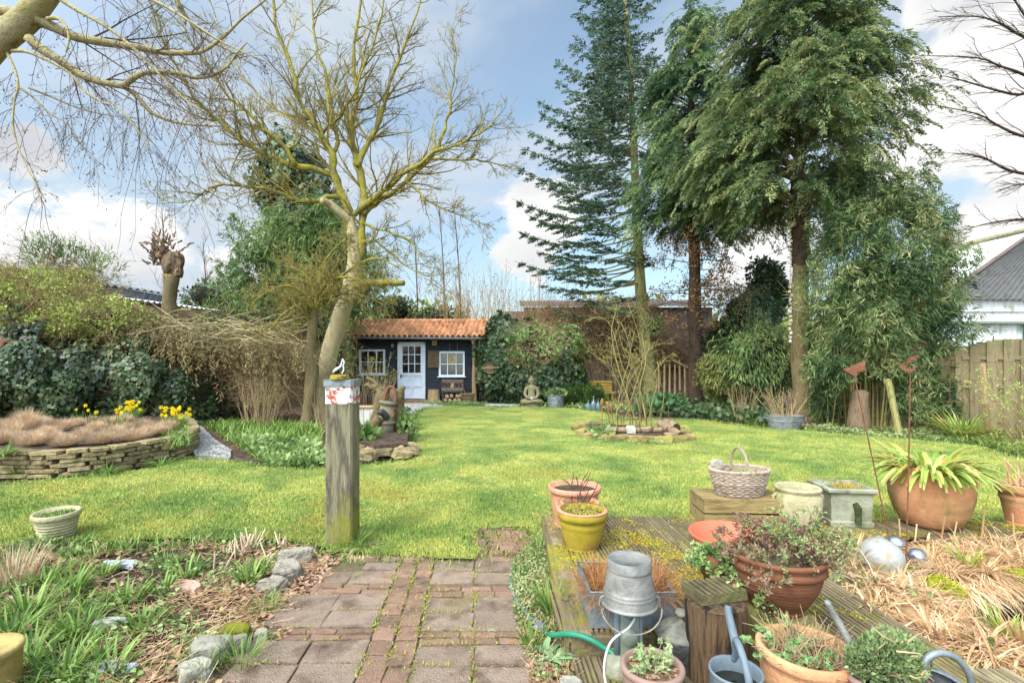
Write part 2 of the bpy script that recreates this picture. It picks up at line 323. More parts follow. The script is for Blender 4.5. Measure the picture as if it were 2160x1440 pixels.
bucketm = mat('galvanised_steel', [(104, 104, 98), (142, 138, 130), (120, 118, 110)], 6, bump=.25, bscale=26, rnd=.03, rough=.5, metal=.25, spots=[((164, 158, 146), .58, 7, .15), ((96, 88, 70), .62, 5, .1)])
ironm = mat('cast_iron', [(52, 54, 54), (76, 78, 76), (88, 84, 74)], 8, bump=.5, rnd=.05, rough=.55, metal=.3)
rustm = mat('rusty_iron', [(92, 58, 42), (130, 84, 60), (74, 50, 38)], 10, bump=.4, rnd=.15, rough=.8)
rusto = mat('orange_rust', [(132, 82, 46), (164, 112, 66)], 12, bump=.5, rnd=.1)
blackw = mat('black_boards', [(28, 32, 38), (44, 49, 57), (36, 40, 46)], 6, (1, 1, 5), bump=.3, bscale=30, rnd=.14, rough=.7)
whitep = mat('white_paint', [(206, 212, 222), (224, 228, 236)], 5, bump=.1, rnd=.02, rough=.5)
glassm = mat('dark_window_glass', [(22, 22, 22), (48, 46, 42), (70, 66, 60)], 2.2, bump=0, rnd=.3, rough=.08, spec=.8)
roofm = mat('clay_pantile', [(166, 110, 76), (202, 144, 102), (182, 126, 86)], 7, bump=.5, bscale=30, rnd=.32, spots=[((112, 88, 60), .55, 1.6, .15), ((96, 92, 56), .63, 6, .08)])
logm = mat('round_timber', [(140, 112, 78), (178, 150, 110), (156, 128, 92)], 6, (3, 3, .5), bump=.6, bscale=26, rnd=.12)
barkd = mat('dark_conifer_bark', [(52, 40, 32), (84, 66, 50), (66, 56, 42)], 6, (3, 3, .7), bump=1, bscale=22, rnd=.1)
barkt = mat('brown_conifer_bark', [(96, 80, 54), (138, 120, 84), (114, 100, 62)], 5, (3, 3, .7), bump=1, bscale=22, rnd=.1, spots=[((120, 50, 40), .68, 1.4, .1), ((160, 156, 110), .64, 6, .08)])
barkg = mat('green_fir_bark', [(112, 108, 66), (144, 140, 88), (130, 120, 86)], 4, (1, 1, .5), bump=.6, bscale=20, rnd=.1, spots=[((148, 142, 50), .56, 3, .2)])
barkp = mat('pale_bark', [(142, 126, 92), (178, 162, 124), (158, 144, 96)], 3, (2, 2, .7), bump=.7, bscale=18, rnd=.06, spots=[((148, 144, 56), .57, 2.4, .2)])
lichen = mat('lichened_bark', [(110, 104, 40), (142, 132, 46), (162, 148, 56)], 5, bump=.9, bscale=30, rnd=.12, spots=[((122, 112, 84), .52, 5, .1), ((84, 76, 50), .58, 9, .08), ((176, 164, 74), .62, 12, .05)])
twigy = mat('lichened_twig', [(104, 92, 52), (140, 126, 62), (116, 98, 64)], 4, bump=0, rnd=.3)
twigb = mat('birch_twig', [(88, 70, 62), (116, 96, 84), (100, 78, 76)], 4, bump=0, rnd=.3)
birchb = mat('birch_bark', [(136, 122, 80), (164, 150, 110), (140, 132, 70)], 5, bump=.7, bscale=26, rnd=.08, spots=[((104, 96, 60), .58, 4, .1)])
twigd = mat('dark_twig', [(70, 58, 46), (96, 80, 60)], 4, bump=0, rnd=.3)
brush = mat('brushwood', [(92, 66, 46), (136, 104, 72), (112, 84, 60)], 3, bump=0, rnd=.4)
twigt = mat('tan_stem', [(130, 106, 76), (168, 142, 106), (146, 122, 80)], 3, bump=0, rnd=.3)
greenst = mat('green_stem', [(112, 112, 58), (150, 138, 84), (134, 124, 70)], 3, bump=0, rnd=.25)
canem = mat('bamboo_cane', [(110, 100, 56), (150, 136, 80), (128, 116, 60)], 5, bump=0, rnd=.35)
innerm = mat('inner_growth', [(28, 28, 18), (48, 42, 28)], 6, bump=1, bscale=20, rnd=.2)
ivym = leafm('ivy_leaf', [(26, 38, 22), (44, 62, 34), (66, 84, 48), (104, 112, 76)], .42, spec=.5)
ivyn = leafm('fresh_ivy_leaf', [(58, 84, 40), (90, 118, 56), (126, 140, 84), (110, 90, 70)], .55)
box_l = leafm('box_leaf', [(34, 54, 24), (66, 88, 34), (120, 136, 56)], .5)
shrubl = leafm('spring_leaf', [(104, 122, 52), (142, 160, 72), (172, 184, 96)], .6)
hedgel = leafm('hedge_leaf', [(66, 74, 34), (102, 108, 54), (140, 140, 78)], .6)
cypl = leafm('cypress_spray', [(40, 56, 38), (76, 94, 60), (112, 126, 80), (146, 142, 94)], .65, scale=.9)
cypg = leafm('green_cypress_spray', [(38, 58, 44), (70, 94, 64), (102, 122, 80), (132, 140, 90)], .65, scale=1.2)
firl = leafm('fir_needle', [(34, 52, 42), (64, 86, 68), (104, 124, 98)], .6, scale=1)
brownn = leafm('dead_needle', [(88, 60, 40), (126, 92, 58), (112, 102, 56)], .7)
bambl = leafm('bamboo_leaf', [(38, 56, 34), (70, 90, 52), (114, 126, 78), (182, 168, 122)], .5, scale=1.6)
bambl2 = leafm('light_bamboo_leaf', [(56, 76, 44), (92, 112, 62), (136, 148, 88)], .5, scale=1)
clip_l = leafm('wilted_clippings', [(72, 72, 44), (108, 100, 62), (138, 116, 84)], .7)
tuftl = leafm('tan_tussock', [(142, 114, 84), (200, 174, 140), (230, 210, 182)], .8, orand=.14)
strawl = leafm('dead_reed', [(152, 118, 80), (204, 168, 124), (232, 208, 170)], .8)
greenb = leafm('green_blade', [(58, 80, 34), (94, 120, 50), (136, 154, 82)], .5)
strapl = leafm('strap_leaf', [(104, 128, 50), (142, 160, 74), (182, 188, 112), (186, 150, 70)], .5)
coverl = leafm('ground_cover_leaf', [(64, 82, 42), (102, 120, 66), (150, 162, 108)], .6)
deadl = leafm('fallen_leaf', [(112, 84, 64), (156, 124, 98), (190, 160, 132)], .8)
thymel = leafm('thyme_leaf', [(72, 90, 56), (106, 122, 78), (142, 152, 104)], .7)
purpl = leafm('wilted_sprig', [(112, 84, 72), (140, 114, 92), (116, 122, 80)], .8)
daffp = leafm('daffodil_petal', [(236, 196, 20), (246, 214, 40)], .5)
wicker = mat('grey_wicker', [(124, 104, 86), (176, 156, 136), (150, 130, 110)], 20, bump=.5, bscale=90, rnd=.25)
wickerb = mat('brown_wicker', [(112, 92, 66), (150, 128, 96)], 14, bump=.7, bscale=60, rnd=.25)
cratem = mat('crate_timber', [(118, 96, 58), (156, 132, 86), (136, 116, 74)], 5, (.5, 3, 3), bump=.5, bscale=30, rnd=.1, spots=[((96, 84, 46), .6, 3, .15), ((84, 60, 40), .72, 8, .04)])
fencem = mat('fence_timber', [(112, 98, 70), (148, 130, 96), (126, 116, 80)], 4, (3, 3, .5), bump=.5, bscale=30, rnd=.16, spots=[((104, 108, 62), .56, 1.5, .2)])
stumpm = mat('split_log', [(70, 54, 40), (112, 88, 62), (40, 30, 24)], 5, (4, 4, .5), bump=1, bscale=16, rnd=.05, pos=[.35, .5, .62])
mossw = mat('mossy_timber', [(116, 112, 62), (146, 138, 82), (92, 90, 56)], 4, (2, 2, .6), bump=.6, bscale=26, rnd=.06)
benchm = mat('mossy_bench_timber', [(98, 80, 36), (142, 118, 44), (124, 104, 50)], 4, (.6, 3, 3), bump=.5, rnd=.2)
statm = mat('lichened_statue_stone', [(112, 104, 74), (144, 134, 100), (126, 118, 84)], 7, bump=.6, bscale=40, rnd=.04, spots=[((96, 90, 48), .6, 6, .14)])
whiteg = mat('white_glazed_sphere', [(146, 146, 142), (166, 164, 156)], 3, bump=.05, rnd=0, rough=.12, spec=.8, spots=[((144, 134, 100), .56, 7, .06)])
silvm = mat('silver_sphere', [(150, 152, 160), (176, 178, 184)], 3, bump=0, rnd=0, rough=.12, metal=.85)
hosem = mat('green_hose', [(34, 110, 84), (48, 132, 100)], 6, bump=.1, rnd=0, rough=.4)
hoseb = mat('blue_green_hose', [(78, 116, 116), (96, 134, 132)], 6, bump=.1, rnd=0, rough=.4)
waterm = mat('pond_water', [(18, 20, 14), (34, 34, 22)], 3, bump=.12, bscale=5, rnd=0, rough=.05, spec=.8)
blueg = mat('blue_grey_paint', [(92, 104, 110), (120, 130, 136)], 6, bump=.2, rnd=.04, rough=.5)
greyp = mat('grey_green_plastic', [(118, 128, 112), (136, 144, 128)], 5, bump=.05, rnd=.03, rough=.5)
whitec = mat('white_cable', [(190, 190, 188), (210, 210, 206)], 5, bump=0, rnd=0, rough=.4)
brownpot = mat('brown_glazed_pot', [(136, 108, 96), (158, 128, 114)], 4, bump=.15, rnd=.03, rough=.6)
corr = mat('corrugated_sheet', [(78, 76, 74), (110, 108, 104), (94, 90, 82)], 3, bump=.4, rnd=.08, spots=[((160, 132, 70), .66, 2.5, .06)])
whitew = mat('stained_white_sheet', [(190, 190, 182), (224, 226, 224), (160, 164, 130)], 2.4, (1, 1, .5), bump=.2, rnd=.06)
darkw = mat('weathered_planking', [(84, 70, 62), (116, 98, 88), (98, 84, 74)], 4, (3, 3, .5), bump=.4, rnd=.25)
greyw = mat('grey_green_cladding', [(84, 88, 76), (112, 114, 98)], 3, bump=.3, rnd=.12)
slatef = mat('slate_blue_fascia', [(64, 74, 86), (84, 94, 106)], 3, bump=.1, rnd=.05)
mossr = mat('mossy_ridge', [(112, 104, 76), (138, 128, 96), (92, 88, 54)], 5, bump=.8, rnd=.1)
bottleg = mat('blue_grey_bottle_glass', [(104, 130, 132), (150, 168, 168)], 5, bump=0, rnd=.05, rough=.12, spec=.8)
bottleg.node_tree.nodes['Principled BSDF'].inputs['Transmission Weight'].default_value = .55
yelg = mat('yellow_glass', [(200, 150, 40), (214, 190, 70)], 8, bump=0, rnd=.1, rough=.3)
darkcut = mat('cut_log_end', [(60, 46, 30), (92, 72, 46)], 9, bump=.4, rnd=.1)
printd = mat('stencil_ink', [(34, 30, 28), (50, 44, 40)], 8, bump=0, rnd=0)

# ------------------------------------------------------------------ plant growers
def randdir(n, up=0.0):
    d = rng.normal(size=(n, 3)); d[:, 2] += up; return nrmz(d)
def blob_points(blobs, n, inner=.25, lump=.2, zmin=.03, face=None):
    """points near the lumpy surface of a union of ellipsoids, with outward normals"""
    blobs = [(np.asarray(c, float), np.asarray(r, float)) for c, r in blobs]
    ar = np.array([(r[0] * r[1] + r[1] * r[2] + r[0] * r[2]) for _, r in blobs]); pk = rng.choice(len(blobs), size=int(n * 1.9), p=ar / ar.sum())
    d = nrmz(rng.normal(size=(len(pk), 3)))
    C = np.array([c for c, _ in blobs])[pk]; Rr = np.array([r for _, r in blobs])[pk]
    k = 1 - inner * rng.random(len(pk)) ** 1.7 + lump * fnoise(C + d * Rr, 2.2 / max(.3, float(np.mean(Rr))) ** .5, 1)
    p = C + d * Rr * k[:, None]; keep = p[:, 2] > zmin
    for i, (c, r) in enumerate(blobs):
        q = (((p - c) / (r * .78)) ** 2).sum(1); keep &= (q > 1) | (pk == i)
    if face is not None: keep &= (d[:, 1] < face)
    return p[keep][:n], nrmz(d[keep] / Rr[keep])[:n]
def foliage(m, blobs, n, L, W, mode='random', inner=.3, lump=.27, zmin=.03, shape=4, face=.6, rv=None):
    p, nm = blob_points(blobs, n, inner, lump, zmin, face); k = len(p)
    if mode == 'ivy': d = nrmz(nrmz(np.cross(nm, rng.normal(size=(k, 3)))) + A(0, 0, -.8) + .2 * nm); nn = nrmz(nm + .45 * rng.normal(size=(k, 3)))
    elif mode == 'up': d = nrmz(nm + A(0, 0, .7) + .5 * rng.normal(size=(k, 3))); nn = rng.normal(size=(k, 3))
    elif mode == 'down': d = nrmz(nm * .6 + A(0, 0, -.9) + .35 * rng.normal(size=(k, 3))); nn = nrmz(nm + .4 * rng.normal(size=(k, 3)))
    else: d = nrmz(nm * .5 + rng.normal(size=(k, 3))); nn = rng.normal(size=(k, 3))
    Lr = L * (.45 + 1.0 * rng.random(k) ** 1.3); r = np.clip(.5 + .3 * fnoise(p, 1.6, 3) + .28 * rng.normal(size=k), 0, 1) if rv is None else rv
    m.leaves(p, d, Lr, W * Lr / L, nn, rnd=r, shape=shape); return m
def core(m, blobs, k=.8, amp=.18):
    for c, r in blobs:
        v, f = sphere_vf(18, 11); r = np.asarray(r, float); q = v * r * k; q *= (1 + amp * fnoise(q + c, 1.5 / max(.25, r.max()), 2)[:, None])
        q = q + np.asarray(c, float); q[:, 2] = np.maximum(q[:, 2], -.05); m.add(q, f)
    return m
def twigmass(m, blobs, n, L, r=.004, mode='random', inner=.5, face=.6, bend=True):
    p, nm = blob_points(blobs, n, inner, .15, .02, face); k = len(p)
    d = randdir(k) if mode == 'random' else nrmz(nm * .5 + A(0, 0, .9 if mode == 'up' else -.6) + .5 * rng.normal(size=(k, 3)))
    l = (L * (.5 + rng.random(k)))[:, None]; q = p + d * l * .5; d2 = nrmz(d + .35 * rng.normal(size=(k, 3))); e = q + d2 * l * .5; rn = rng.random(k)
    m.segs(p, q, r, r * .8, rnd=rn)
    if bend: m.segs(q, e, r * .8, r * .4, rnd=rn)
    return m
def bush(name, label, cat, blobs, lm, n, L, W, mode='random', group=None, cm=None, twigs=0, tm=None, ck=.8, inner=.3, shape=4, loc=None, face=.6, part='foliage', tl=None, rv=None):
    ck = ck * .84
    blobs = [(np.asarray(c, float), np.asarray(r, float) * np.ones(3)) for c, r in blobs]
    loc = A(blobs[0][0][0], blobs[0][0][1], 0) if loc is None else np.asarray(loc, float)
    t = thing(name, label, cat, loc, group=group); bl = [(c - loc, r) for c, r in blobs]
    z0 = .03 - loc[2]
    foliage(M(), bl, n, L, W, mode, inner, zmin=z0, shape=shape, face=face, rv=rv).build(part, lm, t)
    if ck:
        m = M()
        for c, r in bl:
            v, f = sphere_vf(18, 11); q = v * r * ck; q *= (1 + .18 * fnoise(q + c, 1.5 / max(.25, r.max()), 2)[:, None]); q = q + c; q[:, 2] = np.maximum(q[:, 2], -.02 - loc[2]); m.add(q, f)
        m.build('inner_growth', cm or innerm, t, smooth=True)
    if twigs: twigmass(M(), bl, twigs, tl or L * 4, .004, 'random', .35, face).build('twig_growth', tm or brush, t)
    return t
def wander(p, d, L, n, wob, grav=0.0):
    pts = [np.asarray(p, float)]; d = nrmz(d)
    for i in range(n):
        d = nrmz(d + wob * A(R.gauss(0, 1), R.gauss(0, 1), R.gauss(0, 1)) + A(0, 0, grav)); pts.append(pts[-1] + d * L / n)
    return np.array(pts)
class Tw:
    """twig polylines gathered as straight pieces"""
    def __init__(s): s.a = []; s.b = []; s.r0 = []; s.r1 = []; s.tips = []
    def poly(s, pts, r0, r1):
        n = len(pts) - 1; rr = np.linspace(r0, r1, n + 1); s.a.append(pts[:-1]); s.b.append(pts[1:]); s.r0.append(rr[:-1]); s.r1.append(rr[1:]); s.tips.append(pts[-1])
    def put(s, m, k=3, off=None):
        if s.a:
            o = 0 if off is None else np.asarray(off, float)
            m.segs(np.concatenate(s.a) - o, np.concatenate(s.b) - o, np.concatenate(s.r0), np.concatenate(s.r1), k, rnd=np.repeat(rng.random(len(s.a)), [len(x) for x in s.a]))
        return m
def ramify(tw, pts, r0, r1, n, L, lvl, ang=.8, wob=.18, grav=.0, start=.15, sub=(5, 4), mn=.002, shrink=.5, pref=None, bias=0.0):
    """side shoots along a limb, then shoots on those"""
    pts = np.asarray(pts, float); m = len(pts) - 1
    for _ in range(n):
        t = (start + (1 - start) * R.random() ** (1 - bias)) * m; i = min(int(t), m - 1); q = pts[i] + (pts[i + 1] - pts[i]) * (t - i); ax = nrmz(pts[i + 1] - pts[i])
        rd = A(R.gauss(0, 1), R.gauss(0, 1), R.gauss(0, 1)); rd = nrmz(rd - ax * rd.dot(ax)); d = nrmz(ax * math.cos(ang) + rd * math.sin(ang) * (.7 + .5 * R.random()) + (pref if pref is not None else 0))
        l = L * (.45 + .75 * R.random()) * (1 - .35 * t / m); rr = max(mn, (r0 + (r1 - r0) * t / m) * .45)
        rr = min(rr, l * .02 + mn); c = wander(q, d, l, 4 if lvl > 0 else 3, wob, grav); tw.poly(c, rr, max(mn * .7, rr * .35))
        if lvl > 0: ramify(tw, c, rr, rr * .35, sub[0], l * shrink, lvl - 1, ang, wob, grav, .2, sub[1:] + (3,), mn, shrink, pref)
def smooth_path(pts, n=4):
    pts = np.asarray(pts, float); out = []
    for i in range(len(pts) - 1):
        p0 = pts[max(i - 1, 0)]; p1 = pts[i]; p2 = pts[i + 1]; p3 = pts[min(i + 2, len(pts) - 1)]
        for k in range(n):
            t = k / n; out.append(.5 * (2 * p1 + (p2 - p0) * t + (2 * p0 - 5 * p1 + 4 * p2 - p3) * t * t + (3 * p1 - p0 - 3 * p2 + p3) * t ** 3))
    out.append(pts[-1]); return np.array(out)
def limb(px, Y0, Y1, n=4):
    k = len(px); return smooth_path([P(u, v, Y0 + (Y1 - Y0) * i / (k - 1)) for i, (u, v) in enumerate(px)], n)
def tussock(m, c, n, L, W, spread=.5, droop=.4, up=1.0, rad=.05, lean=(0, 0), rv=None):
    a = rng.random(n) * TAU; rr = rng.random(n) ** .5 * rad; p = np.asarray(c, float) + np.c_[np.cos(a) * rr, np.sin(a) * rr, np.zeros(n)]
    s_ = spread * (.2 + .9 * rng.random(n)); d = np.c_[np.cos(a) * s_ + lean[0], np.sin(a) * s_ + lean[1], np.full(n, up)]
    return m.blades(p, d, L * (.6 + .5 * rng.random(n)), W, droop * (.5 + rng.random(n)), rnd=rv)

# ------------------------------------------------------------------ the setting: ground, lawn, path, deck, pond
def sheet(name, poly, z, m, label=None, kind='structure', hole=None):
    mm = M(); poly = [A(*p[:2]) for p in poly]; n = len(poly); v = np.c_[np.array(poly), np.full(n, z)]
    if sum(v[i][0] * v[(i + 1) % n][1] - v[(i + 1) % n][0] * v[i][1] for i in range(n)) < 0: v = v[::-1]
    mm.add(v, np.arange(n)[None]); o = mm.build(name, m); o['kind'] = kind; return o
def curve(ps, n=5, closed=True):
    ps = np.asarray([p[:2] for p in ps], float)
    if closed: ps = np.concatenate([ps[-1:], ps, ps[:2]]); q = smooth_path(np.c_[ps, np.zeros(len(ps))], n)[n:-n - 1 + 0]; return q[:, :2]
    return smooth_path(np.c_[ps, np.zeros(len(ps))], n)[:, :2]
DZ = .12
PONDP = [(1745, 1150), (1765, 1190), (1800, 1250), (1860, 1305), (1940, 1345), (2050, 1392), (2190, 1450), (2700, 1450), (2600, 1135), (2160, 1122), (1960, 1126), (1820, 1134)]
POND = [G(u, v, DZ)[:2] for u, v in PONDP]
# ground sheet with an opening for the pond basin
x0, x1, y0, y1 = -400, 400, -40, 700
gm = M()
gx = np.concatenate([[-400, -60, -25], np.linspace(-14, 14, 113), [25, 60, 400]]); gy = np.concatenate([[-40, -5], np.linspace(0, 22, 89), [40, 100, 700]])
GX, GY = np.meshgrid(gx, gy); gz = -.02 + .012 * fnoise(np.stack([GX, GY, 0 * GX], -1), 1.8, 4) * ((np.abs(GX) < 14) & (GY < 22) & (GY > 0))
basin = inpoly(GX.ravel(), GY.ravel(), [(POND[0][0] + .12, POND[0][1])] + POND[1:]).reshape(GX.shape)
gz = np.where(basin, -.45, gz); lb = inpoly(GX.ravel(), GY.ravel(), [(-6, 1), (-.9, 1), (-1.15, 2.2), (-1.45, 3.6), (-6, 3.9)]).reshape(GX.shape)
ii = (np.arange(len(gy) - 1)[:, None] * len(gx) + np.arange(len(gx) - 1)).ravel()
gm.add(np.stack([GX, GY, gz], -1).reshape(-1, 3), np.stack([ii, ii + 1, ii + len(gx) + 1, ii + len(gx)], 1))
tag(gm.build('ground', soil, smooth=True), kind='structure')
water = M(); water.add([(1.6, 1.2, -.10), (7, 1.2, -.10), (7, 4.6, -.10), (1.6, 4.6, -.10)], [[0, 1, 2, 3]]); tag(water.build('pond_water', waterm), kind='structure')

LAWNP = [(-600, 1190), (-60, 1160), (180, 1150), (420, 1142), (640, 1150), (700, 1168), (840, 1178), (1000, 1184), (1010, 1122), (1100, 1118), (1160, 1150), (1165, 1105), (1440, 1105), (1900, 1125), (2500, 1160),
         (2500, 1010), (2160, 968), (2040, 940), (1900, 926), (1760, 915), (1640, 905), (1560, 897), (1500, 888), (1440, 885), (1330, 882), (1240, 866), (1120, 858), (1020, 858), (940, 856), (890, 864),
         (872, 880), (885, 905), (862, 935), (868, 960), (820, 978), (740, 984), (640, 990), (540, 985), (480, 975), (400, 968), (340, 990), (200, 1004), (60, 1018), (-200, 1040), (-600, 1060)]
LAWN = curve([G(u, v) for u, v in LAWNP], 4)
lm_ = M(); ear = [tuple(p) for p in LAWN]
# lawn as a fine grid so that it rolls a little; outline from the polygon
gx = np.arange(-13, 13, .14); gy = np.arange(3.4, 18.2, .14); GX, GY = np.meshgrid(gx, gy); pz = np.stack([GX, GY, 0 * GX], -1)
wob = .06 * fnoise(pz, 4, 3); ins = inpoly((GX + wob).ravel(), (GY + wob).ravel(), LAWN).reshape(GX.shape)
lz = .008 + .012 * fnoise(pz, .9, 6) + .006 * fnoise(pz, 5, 7); ii = (np.arange(len(gy) - 1)[:, None] * len(gx) + np.arange(len(gx) - 1)).ravel(); q = np.stack([ii, ii + 1, ii + len(gx) + 1, ii + len(gx)], 1)
q = q[ins.ravel()[q].sum(1) >= 3]; lm_.add(np.stack([GX, GY, lz + .012], -1).reshape(-1, 3), q); tag(lm_.build('lawn', lawnm, smooth=True), kind='structure')
n = 260000; vv_ = HY + 86 + (1185 - HY - 86) * rng.random(n) ** .9; uu = -300 + 2800 * rng.random(n); Y = F * H / (vv_ - HY); X = (uu - CX) / F * Y
k = inpoly(X, Y, LAWN); X, Y = X[k], Y[k]; z = .018 + .012 * fnoise(np.stack([X, Y, 0 * X], -1), .9, 6); gb = M()
d = np.c_[rng.normal(size=(len(X), 2)) * .55, np.ones(len(X))]
gb.leaves(np.c_[X, Y, z], d, .022 + .018 * rng.random(len(X)), 0.003 + .0009 * Y, rnd=rng.random(len(X)), mid=.3); tag(gb.build('lawn_grass', lawnb), kind='stuff')
p = np.c_[X, Y, z + .012][rng.choice(len(X), 420, replace=False)]; q_ = M(); q_.leaves(p, np.c_[rng.normal(size=(420, 2)), np.full(420, .1)], .03 + .03 * rng.random(420), .025, np.c_[rng.normal(size=(420, 2)) * .4, np.ones(420)], shape=6); tag(q_.build('fallen_leaves', deadl), kind='stuff')
# longer grass along the lawn's edge
e = np.asarray(LAWN); seg = np.roll(e, -1, 0) - e; ln = np.linalg.norm(seg, axis=1); pk = rng.choice(len(e), 16000, p=ln / ln.sum()); p = e[pk] + seg[pk] * rng.random((16000, 1)) + rng.normal(size=(16000, 2)) * .08
k = (p[:, 0] > -9) & (p[:, 0] < 9); p = p[k]; eg = M(); eg.blades(np.c_[p, np.zeros(len(p))], np.c_[rng.normal(size=(len(p), 2)) * .5, np.ones(len(p))], .04 + .06 * rng.random(len(p)), .005 + .0008 * p[:, 1], .4, n3=2)
tag(eg.build('edge_grass', greenb), kind='stuff')

# paved path: concrete tiles and brick courses, laid a few degrees off the view axis
pm = M()
def pave(x0, x1, ya, yb, mi, z=.012):
    g = .0042; sh = -.072; cx, cy = (x0 + x1) / 2 + sh * ((ya + yb) / 2 - 2.24), (ya + yb) / 2
    w_, h_ = x1 - x0 - 2 * g, abs(yb - ya) - 2 * g; zz = z + R.uniform(-.005, .005); tx, ty = R.uniform(-.012, .012), R.uniform(-.012, .012)
    v = np.array([[sx * w_ / 2 * k_, sy * h_ / 2 * k_, zz_] for zz_, k_ in ((-.03, 1), (zz - .004, 1), (zz, .972 if mi == 0 else .93)) for sx, sy in ((-1, -1), (1, -1), (1, 1), (-1, 1))])
    v[:, :2] += np.tile(rng.normal(size=(4, 2)) * .005, (3, 1)) + rng.normal(size=(12, 2)) * .002; v[8:, 2] += v[8:, 0] * tx + v[8:, 1] * ty; v = rot(v, 0, 0, R.uniform(-.035, .035)) + A(cx, cy, 0)
    fs = [[0 + i, (1 + i) % 4, 4 + (1 + i) % 4, 4 + i] for i in range(4)] + [[4 + i, 4 + (1 + i) % 4, 8 + (1 + i) % 4, 8 + i] for i in range(4)] + [[8, 9, 10, 11]]
    pm.add(v, np.array(fs), mi=mi)
def bricks(x0, x1, ya, yb, along=.165):
    n_ = max(1, round((x1 - x0) / along)); off = R.uniform(-.03, .03)
    es = np.linspace(x0, x1, n_ + 1); es[1:-1] += off
    for a, b in zip(es[:-1], es[1:]): pave(a, b, ya, yb, 1)
c0, c1, c2, c3, c4, c5, c6 = -1.30, -.985, -.695, -.455, -.175, .107, .13
rT = [(3.53, 3.35), (3.34, 3.157), (2.985, 2.80), (2.795, 2.606), (2.475, 2.297), (2.292, 2.125), (2.12, 1.95)]
for a, b in rT: pave(c3, c4, b, a, 0); pave(c4, c5, b, a, 0)
for a, b in [(3.15, 3.075), (3.07, 2.99), (2.60, 2.545), (2.54, 2.48), (1.94, 1.86)]: bricks(c3, c5, b, a)
lT = [(3.37, 3.18), (3.02, 2.825), (2.82, 2.64), (2.515, 2.32), (2.315, 2.125), (2.12, 1.94)]
for a, b in lT: pave(c1, c2, b, a, 0); pave(c0 if b < 2.9 else c0 + .1, c1, b, a, 0)
pave(c1 + .05, c2, 3.38, 3.5, 0)
for a, b in [(3.17, 3.10), (3.095, 3.03), (2.635, 2.58), (2.575, 2.52)]: bricks(c0 + .12, c2, b, a)
y = 1.9
while y < 3.56:
    if R.random() < .45:
        pave(c2, (c2 + c3) / 2, y, y + .085, 1); pave((c2 + c3) / 2, c3, y, y + .085, 1); y += .087
    else:
        pave(c2, (c2 + c3) / 2, y, y + .13, 1); pave((c2 + c3) / 2, c3, y - .0, y + .13, 1); y += .132
for a, b in [(3.55, 3.63)]: bricks(c1, c5 + .02, a, b)
y = 3.66
while y < 4.42:                                                        # the narrow brick run that sinks into the lawn
    bricks(-.20, .27, y, y + .088, .13); y += .09
tag(pm.build('brick_path', [tilem, brickm]), kind='structure')
# earth under the path, moss and crumbs in the joints
sheet('path_bed', [(-2.0, 1.2), (.3, 1.2), (.3, 3.9), (.32, 4.5), (-.33, 4.5), (-.35, 3.72), (-1.15, 3.6), (-1.5, 3.2)], .0, litter)
jm = M(); n = 3000; X = rng.uniform(-1.3, .3, n); Y = rng.uniform(1.9, 4.45, n)
def near_joint(X, Y):
    x = X + .072 * (Y - 2.24); r = np.zeros(len(X), bool)
    for c in (c2, c3, c4, (c2 + c3) / 2): r |= np.abs(x - c) < .012
    for a in (3.53, 3.35, 3.157, 3.07, 2.99, 2.80, 2.606, 2.54, 2.475, 2.297, 2.12): r |= (np.abs(Y - a) < .01) & (x > c3)
    for a in (3.37, 3.17, 3.1, 3.02, 2.82, 2.64, 2.575, 2.515, 2.32, 2.12): r |= (np.abs(Y - a) < .008) & (x < c2) & (rng.random(len(X)) < .4)
    r |= (x > c2) & (x < c3) & (rng.random(len(X)) < .12); r |= (Y > 3.6) & (X > -.25) & (rng.random(len(X)) < .5); return r
X = rng.uniform(-1.3, .3, 26000); Y = rng.uniform(1.9, 4.45, 26000); k = near_joint(X, Y) & (fnoise(np.c_[X, Y, X * 0], 4, 5) > -.35); X, Y = X[k], Y[k]
jm.leaves(np.c_[X, Y, np.full(len(X), .012)], np.c_[rng.normal(size=(len(X), 2)) * .8, np.full(len(X), .7)], .012 + .02 * rng.random(len(X)), .006, mid=.4)
tag(jm.build('joint_moss', leafm('joint_weed', [(104, 116, 42), (140, 146, 54), (172, 148, 84)])), kind='stuff')

